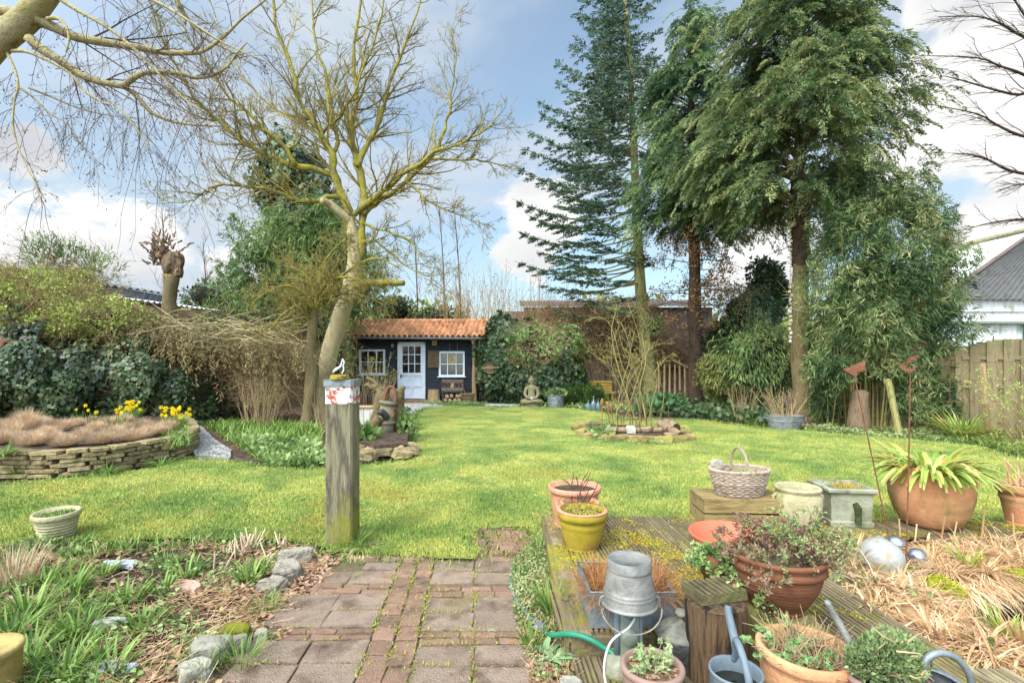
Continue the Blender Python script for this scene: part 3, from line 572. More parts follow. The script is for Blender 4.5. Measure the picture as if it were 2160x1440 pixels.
# ------------------------------------------------------------------ deck (grooved boards as real geometry)
groovem = mat('groove_bottom', [(50, 44, 32), (78, 70, 48), (96, 92, 46)], 6, bump=.5, rnd=.1); dk = M(); DA = math.radians(3.2); DECK = [(.27, 4.24), (.55, 4.235), (7.5, 3.93), (7.5, .4), (1.12, .4), (1.12, 2.36), (.27, 2.40)]  # groove bottoms get a darker colour than the boards, for contrast
def board(xc, ya, yb, w_, z, mi=0, grooves=5, th=.028, ang=DA, m=None, piv=(0, 4.2)):
    if yb - ya < .05: return
    g = w_ / grooves / 2; xs, zs = [], []
    for i in range(grooves):
        b = -w_ / 2 + i * w_ / grooves; xs += [b + g * .1, b + g * 1.05, b + g * 1.2, b + g * 1.85]; zs += [0, 0, -.011, -.011]
    xs = [-w_ / 2] + xs[1:-2] + [w_ / 2]; zs = [0] + zs[1:-2] + [0]; xs = [xs[0]] + xs + [xs[-1]]; zs = [-th] + zs + [-th]
    dz = R.uniform(-.003, .003); k = len(xs); ny = 5; vs = []; wv = R.uniform(-.002, .002)
    for j in range(ny):
        yy = ya + (yb - ya) * j / (ny - 1); vs += [(xc + x + wv * math.sin(j * 1.7), yy, z + zz + dz + wv * (j - 2)) for x, zz in zip(xs, zs)]
    v = np.array(vs); c, s_ = math.cos(ang), math.sin(ang); x_, y_ = v[:, 0] - piv[0], v[:, 1] - piv[1]; v[:, 0] = piv[0] + c * x_ - s_ * y_; v[:, 1] = piv[1] + s_ * x_ + c * y_
    q = (np.arange(ny - 1)[:, None] * k + np.arange(k - 1)).ravel(); low = np.array([zs[i] < -.005 and zs[i + 1] < -.005 and i > 0 and i < k - 2 for i in range(k - 1)]); col = q % k; ql = q[low[col]]; qh = q[~low[col]]; rr = R.random()
    (m or dk).add(v, [np.stack([qh, qh + 1, qh + k + 1, qh + k], 1), np.arange(k)[None], (np.arange(k)[::-1] + (ny - 1) * k)[None]], rr, 0)
    (m or dk).add(v, [np.stack([ql, ql + 1, ql + k + 1, ql + k], 1)], rr, 1)
c, s_ = math.cos(DA), math.sin(DA)
for i in range(-3, 60):
    xc = .2 + i * .142; ts = np.arange(-3.9, .6, .02); bx_, by_ = xc * c - ts * s_, 4.2 + xc * s_ + ts * c
    ins = inpoly(bx_, by_, DECK) & ~inpoly(bx_, by_, POND); st = None; cuts = []
    for j, f_ in enumerate(ins):
        if f_ and st is None: st = j
        if st is not None and (not f_ or j == len(ins) - 1): cuts.append((ts[st], ts[j])); st = None
    for a, b in cuts:
        mids = [a] + sorted(x for x in [(-1.7 + .9 * ((i * 7) % 3)), -3.1 + .5 * (i % 2)] if a + .4 < x < b - .4) + [b]
        for p_, q_ in zip(mids[:-1], mids[1:]): board(xc, 4.2 + p_ + .003, 4.2 + q_ - .003, .134, DZ)
dk.box((.262, 3.31, .055), (.026, 1.86, .13), rz=0); dk.box((.70, 2.372, .05), (.84, .024, .12)); dk.box((1.105, 1.4, .05), (.024, 1.9, .12)); dk.box((3.9, 4.095, .05), (7.2, .02, .11), rz=-.0418)
tag(dk.build('deck', [deckm, groovem]), kind='structure')
dk2 = M(); dk2.box((.325, 3.3, .1), (.11, 1.87, .034)); tag(dk2.build('deck_edging', deckm), kind='structure')
ld = M()
for i in range(7): board(.34 + i * .122, 1.4, 2.34, .116, .03, m=ld, ang=0.05, piv=(.3, 2.3), grooves=5)
tag(ld.build('lower_deck', [deckm, groovem]), kind='structure')
dm = M(); n = 90000; X = rng.uniform(.3, 5.5, n); Y = rng.uniform(2.2, 4.2, n); q3 = np.c_[X, Y, X * 0]
k = inpoly(X, Y, DECK) & ~inpoly(X, Y, POND) & (fnoise(q3, 2.1, 9) + .35 * fnoise(q3, 9, 2) + .3 * fnoise(q3, 25, 4) > .28); X, Y = X[k], Y[k]
dm.leaves(np.c_[X, Y, np.full(len(X), DZ - .002)], np.c_[rng.normal(size=(len(X), 2)), np.full(len(X), .5)], .008 + .012 * rng.random(len(X)), .009, mid=.5)
tag(dm.build('deck_moss', leafm('deck_moss_tuft', [(134, 122, 26), (168, 150, 44), (190, 168, 70)])), kind='stuff')

# gravel walk between the raised bed and the flower bed, and in front of the shed
def pebbles(name, polypx, n, size, m):
    poly = [G(u, v)[:2] for u, v in polypx]; a = np.array(poly); X = rng.uniform(a[:, 0].min(), a[:, 0].max(), n * 3); Y = rng.uniform(a[:, 1].min(), a[:, 1].max(), n * 3)
    k = inpoly(X, Y, poly); X, Y = X[k][:n], Y[k][:n]; mm = M(); s_ = size * (.6 + .8 * rng.random(len(X)))
    oc = np.array([[1, 0, 0], [0, 1, 0], [-1, 0, 0], [0, -1, 0], [0, 0, .7]]); th = rng.random(len(X)) * TAU; cs, sn = np.cos(th), np.sin(th)
    o = np.stack([oc[None, :, 0] * cs[:, None] * 1.3 - oc[None, :, 1] * sn[:, None], oc[None, :, 0] * sn[:, None] * 1.3 + oc[None, :, 1] * cs[:, None], np.broadcast_to(oc[:, 2], (len(X), 5))], -1) * s_[:, None, None]
    v = (np.c_[X, Y, np.full(len(X), .012)][:, None] + o).reshape(-1, 3); f_ = (np.arange(len(X))[:, None, None] * 5 + np.array([[0, 1, 4], [1, 2, 4], [2, 3, 4], [3, 0, 4]])).reshape(-1, 3)
    mm.add(v, f_, np.repeat(rng.random(len(X)), 5)); tag(mm.build(name, m), kind='stuff'); sheet('gravel_bed', poly, .008, gravelm)
peb = mat('pebble', [(120, 112, 104), (180, 174, 166), (144, 132, 118)], 3, bump=0, rnd=.35)
pebbles('gravel', [(396, 896), (420, 893), (450, 925), (488, 950), (484, 974), (420, 972), (398, 940)], 5000, .014, peb)
pebbles('gravel', [(838, 852), (905, 850), (960, 852), (940, 857), (885, 866), (868, 880), (745, 912), (750, 890), (820, 872)], 3500, .03, peb)
pebbles('gravel', [(1005, 849), (1110, 848), (1090, 858), (1010, 858)], 1500, .03, peb)

# ------------------------------------------------------------------ garden shed
SY = 18.9; sx = lambda u, Y=SY: (u - CX) / F * Y; sz = lambda v, Y=SY: H - (v - HY) / F * Y
shed = thing('garden_shed', 'black boarded garden shed with orange tiled roof and white glazed door', 'shed', (sx(868), SY, 0))
ox, oy = shed.location[0], SY
def loc(x, y, z): return A(x - ox, y - oy, z)
X0, X1, ZT = sx(738), sx(1003), 2.42
wl = M(); nb = 17
doorx = (sx(839), sx(897)); w1 = (sx(758), sx(812)); w2 = (sx(926), sx(980)); wz = (sz(794), sz(741)); wz1 = (sz(790), sz(737))
for i in range(nb):
    za, zb = .08 + i * (ZT - .08) / nb, .08 + (i + 1) * (ZT - .08) / nb; zc = (za + zb) / 2
    spans = [(X0, doorx[0]), (doorx[1], X1)]
    for a, b in spans:
        for (wa, wb), (qa, qb) in ((w1, wz1), (w2, wz)):
            if a < wa < b and qa < zc < qb:
                for c_, d_ in ((a, wa), (wb, b)): wl.box(loc((c_ + d_) / 2, SY + .05, zc), (d_ - c_, .022, zb - za + .016), rx=-.14)
                break
        else: wl.box(loc((a + b) / 2, SY + .05, zc), (b - a, .022, zb - za + .016), rx=-.14)
wl.box(loc(X0 + .01, SY + .9, ZT / 2), (.03, 1.75, ZT)); wl.box(loc(X1 - .01, SY + .9, ZT / 2), (.03, 1.75, ZT)); wl.box(loc((X0 + X1) / 2, SY + 1.8, 1.25), (X1 - X0, .03, 2.5))
wl.box(loc(sx(868), SY + .052, sz(718)), (doorx[1] - doorx[0], .024, .06))
wl.build('wall', blackw, shed)
M().box(loc((X0 + X1) / 2, SY + .9, .05), (X1 - X0 - .1, 1.7, .06)).build('floor', darkw, shed)
# roof: pantiles as a rippled, stepped sheet
ea = (sx(724, 18.3), sx(1030, 18.3)); Ye, Yr, Ze, Zr = 18.3, 20.0, 2.44, 3.13; cols, rws = 27, 6
rm = M(); pu = (ea[1] - ea[0]) / cols
for r_ in range(rws):
    for c_ in range(cols):
        nx = 9; t0, t1 = r_ / rws, (r_ + 1) / rws; vs = []
        jx, jz = R.uniform(-.006, .006), R.uniform(-.006, .006)
        for t_, lift in ((t0, .0), (t0, .06), (t1 + .02, .012)):
            for i in range(nx):
                x = i / (nx - 1); pz_ = .075 * math.sin(min(1, x * 1.25) * math.pi) ** .8 if x < .8 else -.012
                yy = Ye + (Yr - Ye) * t_; vs.append(loc(ea[0] + (c_ + x) * pu + jx, yy, Ze + (Zr - Ze) * t_ + lift + pz_ + jz))
        q = np.array([[i, i + 1, i + nx + 1, i + nx] for i in range(nx - 1)] + [[nx + i, nx + i + 1, 2 * nx + i + 1, 2 * nx + i] for i in range(nx - 1)]); rm.add(vs, q)
for c_ in range(cols): rm.tube([loc(ea[0] + c_ * pu, Yr + .02, Zr + .04), loc(ea[0] + (c_ + 1.06) * pu, Yr + .02, Zr + .045)], [.085, .10], 8)
rm.box(loc((ea[0] + ea[1]) / 2, (Yr + Ye) / 2 + .02, (Ze + Zr) / 2 - .06), (ea[1] - ea[0] - .06, 1.8, .03), rx=math.atan2(Zr - Ze, Yr - Ye))
rm.box(loc((ea[0] + ea[1]) / 2, Yr + .9, Zr - .35), (ea[1] - ea[0] - .06, 1.9, .04), rx=-.42)
roof = rm.build('roof', roofm, shed, smooth=False)
gt = M(); prof = [(math.cos(a) * .065, math.sin(a) * .065) for a in np.linspace(math.pi, TAU, 8)]
a0, a1 = loc(ea[0] - .03, Ye - .07, Ze - .01), loc(ea[1] + .03, Ye - .07, Ze - .05)
gv = [a0 + A(0, p_[0], p_[1]) for p_ in prof] + [a1 + A(0, p_[0], p_[1]) for p_ in prof]; k = len(prof)
gt.add(gv, [np.array([[i, i + 1, k + i + 1, k + i] for i in range(k - 1)]), np.array([list(range(k))]), np.array([list(range(k, 2 * k))])])
gt.tube([a0 + A(0, -.066, .0), a1 + A(0, -.066, 0)], .012, 6)
gt.build('gutter', zincm, shed)
M().tube([loc(sx(737, Ye), Ye - .02, Ze - .08), loc(sx(737, Ye), Ye + .1, Ze - .25), loc(sx(737, Ye), Ye + .1, .05)], .045, 10).build('downpipe', zincm, shed, smooth=True)
def post(pts, r, fork=None):
    m = M().tube(smooth_path(pts, 4), r, 9, wob=.06)
    if fork is not None: m.tube(smooth_path(fork, 4), np.linspace(.05, .035, 4 * (len(fork) - 1) + 1), 7, wob=.05)
    m.build('post', logm, shed, smooth=True)
pr = sx(1000, 18.4)
post([loc(pr + .02, 18.4, 0), loc(pr, 18.4, 1), loc(pr + .03, 18.4, 1.7), loc(pr - .02, 18.4, 2.42)], .085, [loc(pr + .02, 18.38, 1.75), loc(pr + .17, 18.36, 1.95), loc(pr + .22, 18.36, 2.38)])
M().tube([loc(pr, 18.36, 2.28), loc(pr - .2, 18.34, 2.36)], [.03, .02], 6).build('branch_stub', logm, shed)
post([loc(sx(727, 18.4), 18.4, 0), loc(sx(728, 18.4), 18.4, 1.2), loc(sx(726, 18.4), 18.4, 2.4)], .08)
# door
dr = M(); dw = doorx[1] - doorx[0]; dx = (doorx[0] + doorx[1]) / 2; fy = SY + .02
for xx in (doorx[0] + .035, doorx[1] - .035): dr.box(loc(xx, fy, 1.19), (.075, .09, 2.14))
dr.box(loc(dx, fy, 2.24), (dw, .09, .07))
fr = dr.build('door_frame', whitep, shed)
dl = M(); lx0, lx1 = doorx[0] + .075, doorx[1] - .075; lw = lx1 - lx0; zb0, zb1, zmid = .13, 2.2, 1.2
zmid = sz(789)
dl.box(loc(lx0 + .05, fy + .01, 1.165), (.1, .05, 2.07)); dl.box(loc(lx1 - .05, fy + .01, 1.165), (.1, .05, 2.07))
for zc, hh in ((zb0 + .09, .18), (zmid, .11), (zb1 - .045, .09), ((zb0 + zmid) / 2 + .03, .1)): dl.box(loc(dx, fy + .008, zc), (lw - .2, .05, hh))
dl.box(loc(dx, fy + .006, (zb0 + zmid) / 2), (.09, .05, zmid - zb0 - .2))
dl.box(loc(dx, fy + .028, (zb0 + zmid) / 2), (lw - .18, .012, zmid - zb0))
for i in (1, 2): dl.box(loc(lx0 + .1 + (lw - .2) * i / 3, fy + .004, (zmid + zb1) / 2), (.028, .04, zb1 - zmid - .1)); dl.box(loc(dx, fy + .005, zmid + .05 + (zb1 - zmid - .1) * i / 3), (lw - .2, .038, .028))
door = dl.build('door', whitep, shed)
M().add([loc(lx0 + .09, fy + .03, zmid), loc(lx1 - .09, fy + .03, zmid), loc(lx1 - .09, fy + .03, zb1 - .05), loc(lx0 + .09, fy + .03, zb1 - .05)], [[0, 1, 2, 3]], rnd=.3).build('pane', glassm, door)
M().box(loc(lx0 + .05, fy - .02, zmid - .08), (.05, .02, .14)).tube([loc(lx0 + .05, fy - .05, zmid - .05), loc(lx0 + .13, fy - .05, zmid - .05)], .014, 6).build('handle', ironm, door)
M().box(loc(dx, SY - .22, .05), (dw + .6, .4, .1)).build('door_step', brickm, shed)
for (wa, wb), (qa, qb), kind in ((w1, wz1, 0), (w2, wz, 1)):
    wm_ = M(); xc, zc = (wa + wb) / 2, (qa + qb) / 2; ww, wh = wb - wa, qb - qa
    for xx in (wa + .03, wb - .03): wm_.box(loc(xx, SY + .02, zc), (.07, .08, wh))
    for zz in (qa + .035, qb - .03): wm_.box(loc(xc, SY + .018, zz), (ww - .12, .08, .07))
    for i in (1, 2): wm_.box(loc(wa + ww * i / 3, SY + .03, zc), (.03, .04, wh - .12))
    wm_.box(loc(xc, SY + .033, zc), (ww - .12, .042, .03)); wm_.box(loc(xc, SY - .02, qa - .01), (ww + .1, .1, .035))
    wo = wm_.build('window', whitep, shed)
    M().add([loc(wa + .05, SY + .05, qa + .05), loc(wb - .05, SY + .05, qa + .05), loc(wb - .05, SY + .05, qb - .05), loc(wa + .05, SY + .05, qb - .05)], [[0, 1, 2, 3]], rnd=.4).build('pane', glassm, wo)
    dec = M()
    if kind:
        dec.tube([loc(xc, SY + .045, zc + .16) + A(math.cos(a) * .17, 0, math.sin(a) * .17) for a in np.linspace(0, TAU, 17)], .012, 5)
        for a in np.linspace(0, TAU, 9)[:-1]: dec.box(loc(xc, SY + .045, zc + .16) + A(math.cos(a) * .1, 0, math.sin(a) * .1), (.05, .008, .05), ry=a)
        dec.box(loc(xc, SY + .045, zc + .05), (.012, .008, .5))
    else: dec.rough(loc(xc - .02, SY + .045, zc + .13), (.13, .012, .15)); dec.box(loc(xc - .02, SY + .045, zc - .12), (.012, .008, .4))
    dec.build('window_ornament', yelg, wo)
def sthing(name, label, cat, u, v, Y=SY - .1, **k): return thing(name, label, cat, P(u, v, Y), **k)
t = sthing('wicker_hanging', 'flat brown wicker panel hanging between the door and the right window', 'wicker panel', 915, 757, SY - .0)
m = M()
for i in range(10): m.tube([(-.18 + .04 * i, -.02, -.3), (-.18 + .04 * i + .005, -.02, .3)], .012, 5)
for j in range(14): m.tube([(-.2, -.035 + .02 * (j % 2), -.29 + .045 * j), (.2, -.035 + .02 * (j % 2), -.29 + .045 * j)], .014, 5)
m.build('weave', wickerb, t); M().tube([(-.2, -.02, -.31), (.2, -.02, -.31), (.2, -.02, .31), (-.2, -.02, .31), (-.2, -.02, -.31)], .022, 6).build('rim', wickerb, t)
t = sthing('birdhouse', 'small pale wooden birdhouse high on the black shed wall', 'birdhouse', 917, 724, SY - .02)
M().box((0, -.04, 0), (.17, .1, .16)).box((0, -.05, .09), (.2, .14, .02)).build('box', logm, t); M().lathe([(.0001, 0), (.028, 0)], 10, (0, -.095, .01), rx=math.pi / 2).build('entry_hole', darkcut, t)
t = sthing('wall_lamp', 'small grey lamp fixed on the black wall left of the white door', 'lamp', 829, 728, SY - .02)
M().lathe([(.05, -.09), (.06, .02), (.03, .07), (.0001, .075)], 12, (0, -.08, 0)).build('lamp_shade', greyp, t); M().box((0, -.03, .04), (.04, .08, .03)).build('bracket', ironm, t)
for u, lb in ((949, 'left of the two small iron hooks above the right shed window'), (965, 'right of the two small iron hooks above the right shed window')):
    o = M().tube([(0, 0, .16), (0, -.03, .08), (0, -.02, -.1), (0, -.06, -.14)], .012, 5).build('wall_hook', zincm, loc=P(u, 731, SY - .01)); tag(o, lb, 'hook')
t = thing('tree_stump', 'pale upright log standing against the black shed wall beside the door', 'log', P(915, 849, SY - .35) * A(1, 1, 0))
M().tube([(0, 0, 0), (0, 0, .25), (.01, 0, .49)], [.23, .215, .2], 14, cap=False, wob=.04).build('bark', logm, t); M().lathe([(.0001, .492), (.2, .49)], 14).build('cut_top', logm, t)
# firewood rack with letter crate on it
bx = P(955, 849, SY - .4) * A(1, 1, 0)
t = thing('firewood_rack', 'dark low rack of split firewood under the right shed window', 'firewood rack', bx)
m = M()
for x in (-.36, .36):
    for y in (-.14, .14): m.box((x, y, .21), (.035, .035, .42))
m.box((0, 0, .42), (.78, .34, .03)); m.box((0, 0, .04), (.78, .3, .03)); m.build('frame', ironm, t)
for i, (x, z) in enumerate([(-.25, .12), (-.09, .11), (-.2, .26), (.1, .12), (.25, .12), (.18, .27), (-.03, .28), (.3, .28)]):
    M().tube([(x, -.17, z), (x + .01, .13, z)], .07, 7, wob=.12).build('firewood', logm, t)
t = thing('stencilled_crate', 'open grey wooden crate stencilled with dark numbers set on the firewood rack', 'crate', bx + A(0, 0, .44))
m = M()
m.box((0, .08, .22), (.8, .02, .42)); m.box((-.39, 0, .22), (.02, .16, .42)); m.box((.39, 0, .22), (.02, .16, .42)); m.box((0, -.02, .02), (.76, .18, .02)); m.box((0, -.09, .38), (.8, .02, .1)); m.box((0, -.09, .08), (.8, .02, .1))
m.build('body', darkw, t)
for x in (-.26, -.14, 0, .13, .25):
    q = M(); q.tube([(x + .045 * math.cos(a), -.0, .2 + .08 * math.sin(a)) for a in np.linspace(-2.2, 2.6, 9)], .014, 5); q.build('stencil_mark', printd, t)
M().box((-.0, -.06, .26), (.12, .02, .3), ry=.2).build('slat', logm, t)
t = thing('log_basket', 'round brown wicker basket on the ground at the shed corner post', 'basket', P(987, 852, SY - .5) * A(1, 1, 0))
m = M()
for j in range(9): m.lathe([(.19 + .009 * j, .03 + .036 * j), (.205 + .009 * j, .045 + .036 * j), (.19 + .009 * j, .06 + .036 * j)], 20)
m.build('weave', wickerb, t); M().lathe([(.26, .33), (.285, .35), (.26, .37), (.24, .35)], 20).build('rim', wickerb, t)
M().tube([(-.25, 0, .34), (-.24, 0, .47), (-.17, 0, .52), (-.12, 0, .47), (-.13, 0, .36)], .014, 6).build('handle', wickerb, t)
t = thing('wicker_wreath', 'flat brown basket hanging in the ivy to the right of the shed', 'basket', P(1035, 776, 17.6))
M().lathe([(.0001, .02), (.2, 0), (.27, .05), (.26, .08)], 18, rx=math.pi / 2, sx=1.1, sy=.75).build('weave', wickerb, t); M().tube([(-.3, -.09, 0), (.3, -.09, .02)], .02, 6).build('crossbar', logm, t)

# ------------------------------------------------------------------ neighbouring barns
def corrug(m, a, b, c_, d_, n, amp, mi=0):
    """rippled sheet a-b (bottom edge) to d-c (top edge)"""
    a, b, c_, d_ = map(lambda x: np.asarray(x, float), (a, b, c_, d_)); nn = n * 4; nor = nrmz(np.cross(b - a, d_ - a)); vs = []
    for e0, e1 in ((a, b), (d_, c_)):
        for i in range(nn + 1): t_ = i / nn; vs.append(e0 + (e1 - e0) * t_ + nor * amp * math.sin(TAU * i / 4))
    k = nn + 1; m.add(vs, np.array([[i, i + 1, k + i + 1, k + i] for i in range(nn)]), mi=mi); return m
ba = thing('neighbour_barn', 'long low barn with corrugated roof and dark blue fascia behind the hedge', 'barn', (-14.5, 16, 0))
o = A(-14.5, 16, 0)
corrug(M(), A(-15.2, 10.5, 4.12) - o, A(-13.1, 19.4, 4.12) - o, A(-17.5, 20.4, 4.9) - o, A(-19.6, 11.4, 4.9) - o, 34, .045).build('roof', corr, ba)
M().add([A(-15.25, 10.5, 4.05) - o, A(-13.15, 19.4, 4.05) - o, A(-13.15, 19.4, 3.3) - o, A(-15.25, 10.5, 3.3) - o], [[0, 1, 2, 3]]).add([A(-13.15, 19.4, 4.05) - o, A(-17.5, 20.4, 4.8) - o, A(-17.5, 20.4, 0) - o, A(-13.15, 19.4, 0) - o], [[0, 1, 2, 3]]).build('fascia', slatef, ba)
corrug(M(), A(-12.9, 11, 3.44) - o, A(-10.9, 18.8, 3.44) - o, A(-13.1, 19.4, 3.72) - o, A(-15.1, 11.6, 3.72) - o, 40, .03).build('lean_to_roof', whitew, ba)
m = M()
for i in range(22):
    p_ = A(-12.8, 11, 0) + (A(-10.95, 18.7, 0) - A(-12.8, 11, 0)) * i / 21; m.box(p_ - o + A(-.1, 0, 1.45), (.05, .36, 2.9), rz=-.24)
m.build('cladding', greyw, ba)
m = M().box(A(-11.95, 14.8, 3.14) - o, (.06, 8.0, .34), rz=-.24); m.build('eaves_board', logm, ba)
bb = thing('brown_barn', 'wide weathered brown plank shed behind the fir and picket fence', 'barn', (4, 25, 0)); o = A(4, 25, 0)
m = M(); x = P(1105, 640, 25)[0]; xe = P(1500, 640, 25)[0]; ztop = 1.4 + 122 / F * 25
while x < xe: w_ = R.uniform(.17, .24); m.box((x + w_ / 2 - 4, 0, ztop / 2), (w_ - .012, .03 + R.uniform(0, .02), ztop)); x += w_
m.box((0, .06, ztop / 2 - .1), (xe - P(1105, 0, 25)[0], .03, ztop - .2)); m.build('wall', darkw, bb)
corrug(M(), A(P(1098, 0, 24.6)[0], 24.6, ztop) - o, A(xe + .2, 24.6, ztop + .03) - o, A(xe + .2, 28, ztop + .75) - o, A(P(1098, 0, 24.6)[0], 28, ztop + .72) - o, 50, .03).build('roof', darkw, bb)
bc = thing('white_barn', 'white walled barn with grey corrugated roof behind the right fence', 'barn', (24, 22, 0)); o = A(24, 22, 0); ez = 1.4 + 137 / F * 22
corrug(M(), A(18.7, 21.8, ez) - o, A(36, 21.8, ez) - o, A(36, 27.6, ez + 4.25) - o, A(28.6, 27.6, ez + 4.25) - o, 60, .05).build('roof', corr, bc)
M().add([A(18.7, 21.8, ez) - o, A(28.6, 27.6, ez + 4.25) - o, A(28.6, 33, ez + 4.25) - o, A(18.7, 33, ez) - o], [[0, 1, 2, 3]]).build('side_roof', whitew, bc)
M().tube([A(18.65, 21.75, ez + .02) - o, A(28.55, 27.55, ez + 4.29) - o], .1, 6).build('verge', darkw, bc)
m = M(); m.box(A(27.5, 22.2, ez - .25) - o, (17.4, .3, .5)); m.box(A(27.5, 22.28, ez - .75) - o, (17.4, .3, .5)); m.box(A(27.5, 22.05, ez + .0) - o, (17.4, .1, .16)); m.build('eaves', whitew, bc)
corrug(M(), A(18.9, 22.4, 0) - o, A(25.2, 22.4, 0) - o, A(25.2, 22.4, ez - 1) - o, A(18.9, 22.4, ez - 1) - o, 24, .05).build('wall', whitew, bc)
M().box(A(31, 22.4, (ez - 1) / 2) - o, (11, .1, ez - 1)).build('gable_wall', whitew, bc)
M().box(A(22.9, 22.2, 1.7) - o, (.14, .08, 3.0)).build('green_post', mat('green_paint', [(40, 104, 66), (56, 124, 80)], 4), bc)
M().box(A(25.2, 22.2, 1.7) - o, (.1, .12, 3.3)).box(A(22.4, 22.15, 3.3) - o, (5.8, .1, .1)).build('door_track', greyp, bc)
bd = thing('pale_roof_barn', 'pale sheet roofed building with mossy ridge behind the white barn', 'barn', (27, 30, 0)); o = A(27, 30, 0)
r0, r1 = P(1975, 530, 30), P(2330, 446, 30)
M().add([r0 - o, r1 - o, A(36, 27.9, 3) - o, A(24, 27.9, 4) - o], [[0, 1, 2, 3]]).add([r0 - o, r1 - o, A(36, 36, 3) - o, A(24, 36, 4) - o], [[0, 1, 2, 3]]).build('roof', whitew, bd)
M().tube([r0 - o, r1 - o], .14, 6, wob=.1).build('ridge', mossr, bd)
M().box((3, 2, 2), (10, 6, 4)).build('wall', whitew, bd)
# overhead wire
for z_, a_, b_, lb in ((0, (1995, 563), (2160, 520), 'upper thin dark wire running to the barn roof at right'), (1, (1995, 592), (2160, 560), 'lower thin dark wire crossing beside the barn roof at right')):
    q0, q1 = P(*a_, 21), P(*b_, 19); q1 = q1 + (q1 - q0) * .3; o_ = M().tube([q0 * (1 - t_) + q1 * t_ - A(0, 0, .15 * math.sin(math.pi * t_)) for t_ in np.linspace(0, 1, 8)], .008, 4).build('overhead_wire', twigd); tag(o_, lb, 'wire')

# ------------------------------------------------------------------ right boundary fence
def fence_panel(name, label, a, b, hh, arc, cat='fence panel'):
    a, b = A(*a), A(*b); L = np.linalg.norm(b - a); t = thing(name, label, cat, (a[0], a[1], 0), math.atan2(b[1] - a[1], b[0] - a[0]), group='arched fence panels at the right boundary')
    n_ = int(L / .15)
    m = M()
    for i in range(n_):
        x = (i + .5) * L / n_; top = hh + arc * math.sin(math.pi * x / L); m.box((x, -.02 if i % 2 else .02, top / 2), (.19, .02, top))
    m.build('board', fencem, t); m = M()
    for z_ in (.25, .95, 1.55): m.box((L / 2, 0, z_), (L, .035, .07))
    m.build('rail', fencem, t); M().box((L + .05, 0, (hh + .05) / 2), (.09, .09, hh + .06)).build('post', fencem, t)
f0 = P(1962, 0, 10.8); f1 = P(2034, 0, 10.3); f2 = P(2160, 0, 10.1); f3 = P(2330, 0, 9.9)
fence_panel('fence_panel', 'arched timber fence panel half hidden by the bamboo', (8.2, 11.3), (f1[0] - .1, 10.4), 1.76, .16)
fence_panel('fence_panel', 'arched timber fence panel at the right edge in front of the white barn', (f1[0], 10.36), (f1[0] + 1.85, 10.1), 1.78, .16)
fence_panel('fence_panel', 'arched timber fence panel cut by the right edge of the photo', (f1[0] + 1.95, 10.1), (f1[0] + 3.8, 9.9), 1.78, .16)
# chestnut paling between the fir and the dark conifer
pf = thing('paling_fence', 'rustic pale paling fence with pointed stakes behind the rose obelisk', 'fence', (P(1390, 0, 19)[0], 19, 0))
for i in range(11):
    x = i * .2; hh = 1.42 + R.uniform(-.12, .14); ln_ = R.uniform(-.05, .05); M().tube([(x, 0, 0), (x + ln_ * .5, 0, hh * .5), (x + ln_, 0, hh), (x + ln_, 0, hh + .09)], [.038, .036, .03, .005], 6, wob=.1).build('pale', logm, pf)
M().tube([(-.05, .03, 1.1), (2.1, .03, 1.08)], .012, 5).tube([(-.05, .03, .4), (2.1, .03, .42)], .012, 5).build('wire', rustm, pf)
M().tube([(.5, -.06, 1.6), (2.2, -.06, .75)], .04, 7).build('brace', logm, pf)
pf2 = thing('paling_fence', 'darker paling fence fragment right of the dark conifer trunk', 'fence', (P(1485, 0, 18)[0], 18, 0))
for i in range(5): M().tube([(i * .26, 0, 0), (i * .26 + .03, 0, 1.1 + .1 * math.sin(i * 5)), (i * .26 + .03, 0, 1.25 + .1 * math.sin(i * 5))], [.035, .035, .005], 6).build('pale', mossw, pf2)
pf3 = thing('paling_fence', 'low paling fence seen behind the mossy bench', 'fence', (P(1195, 0, 19.5)[0], 19.5, 0))
for i in range(13): M().tube([(i * .24, 0, 0), (i * .24 + .02, 0, 1.35 + .12 * math.sin(i * 3)), (i * .24, 0, 1.5 + .12 * math.sin(i * 3))], [.035, .035, .005], 6).build('pale', darkw, pf3)

# ------------------------------------------------------------------ trees
def tree_parts(t, limbs, bark, twigmat, tw, off, tname='trunk', lname='limb', k=10):
    for nm, pts, r, mt in limbs:
        M().tube(pts - off, r, k, wob=.05).build(nm, mt, t, smooth=True)
    if tw is not None: tw.put(M(), 3, off).build('twigs', twigmat, t)
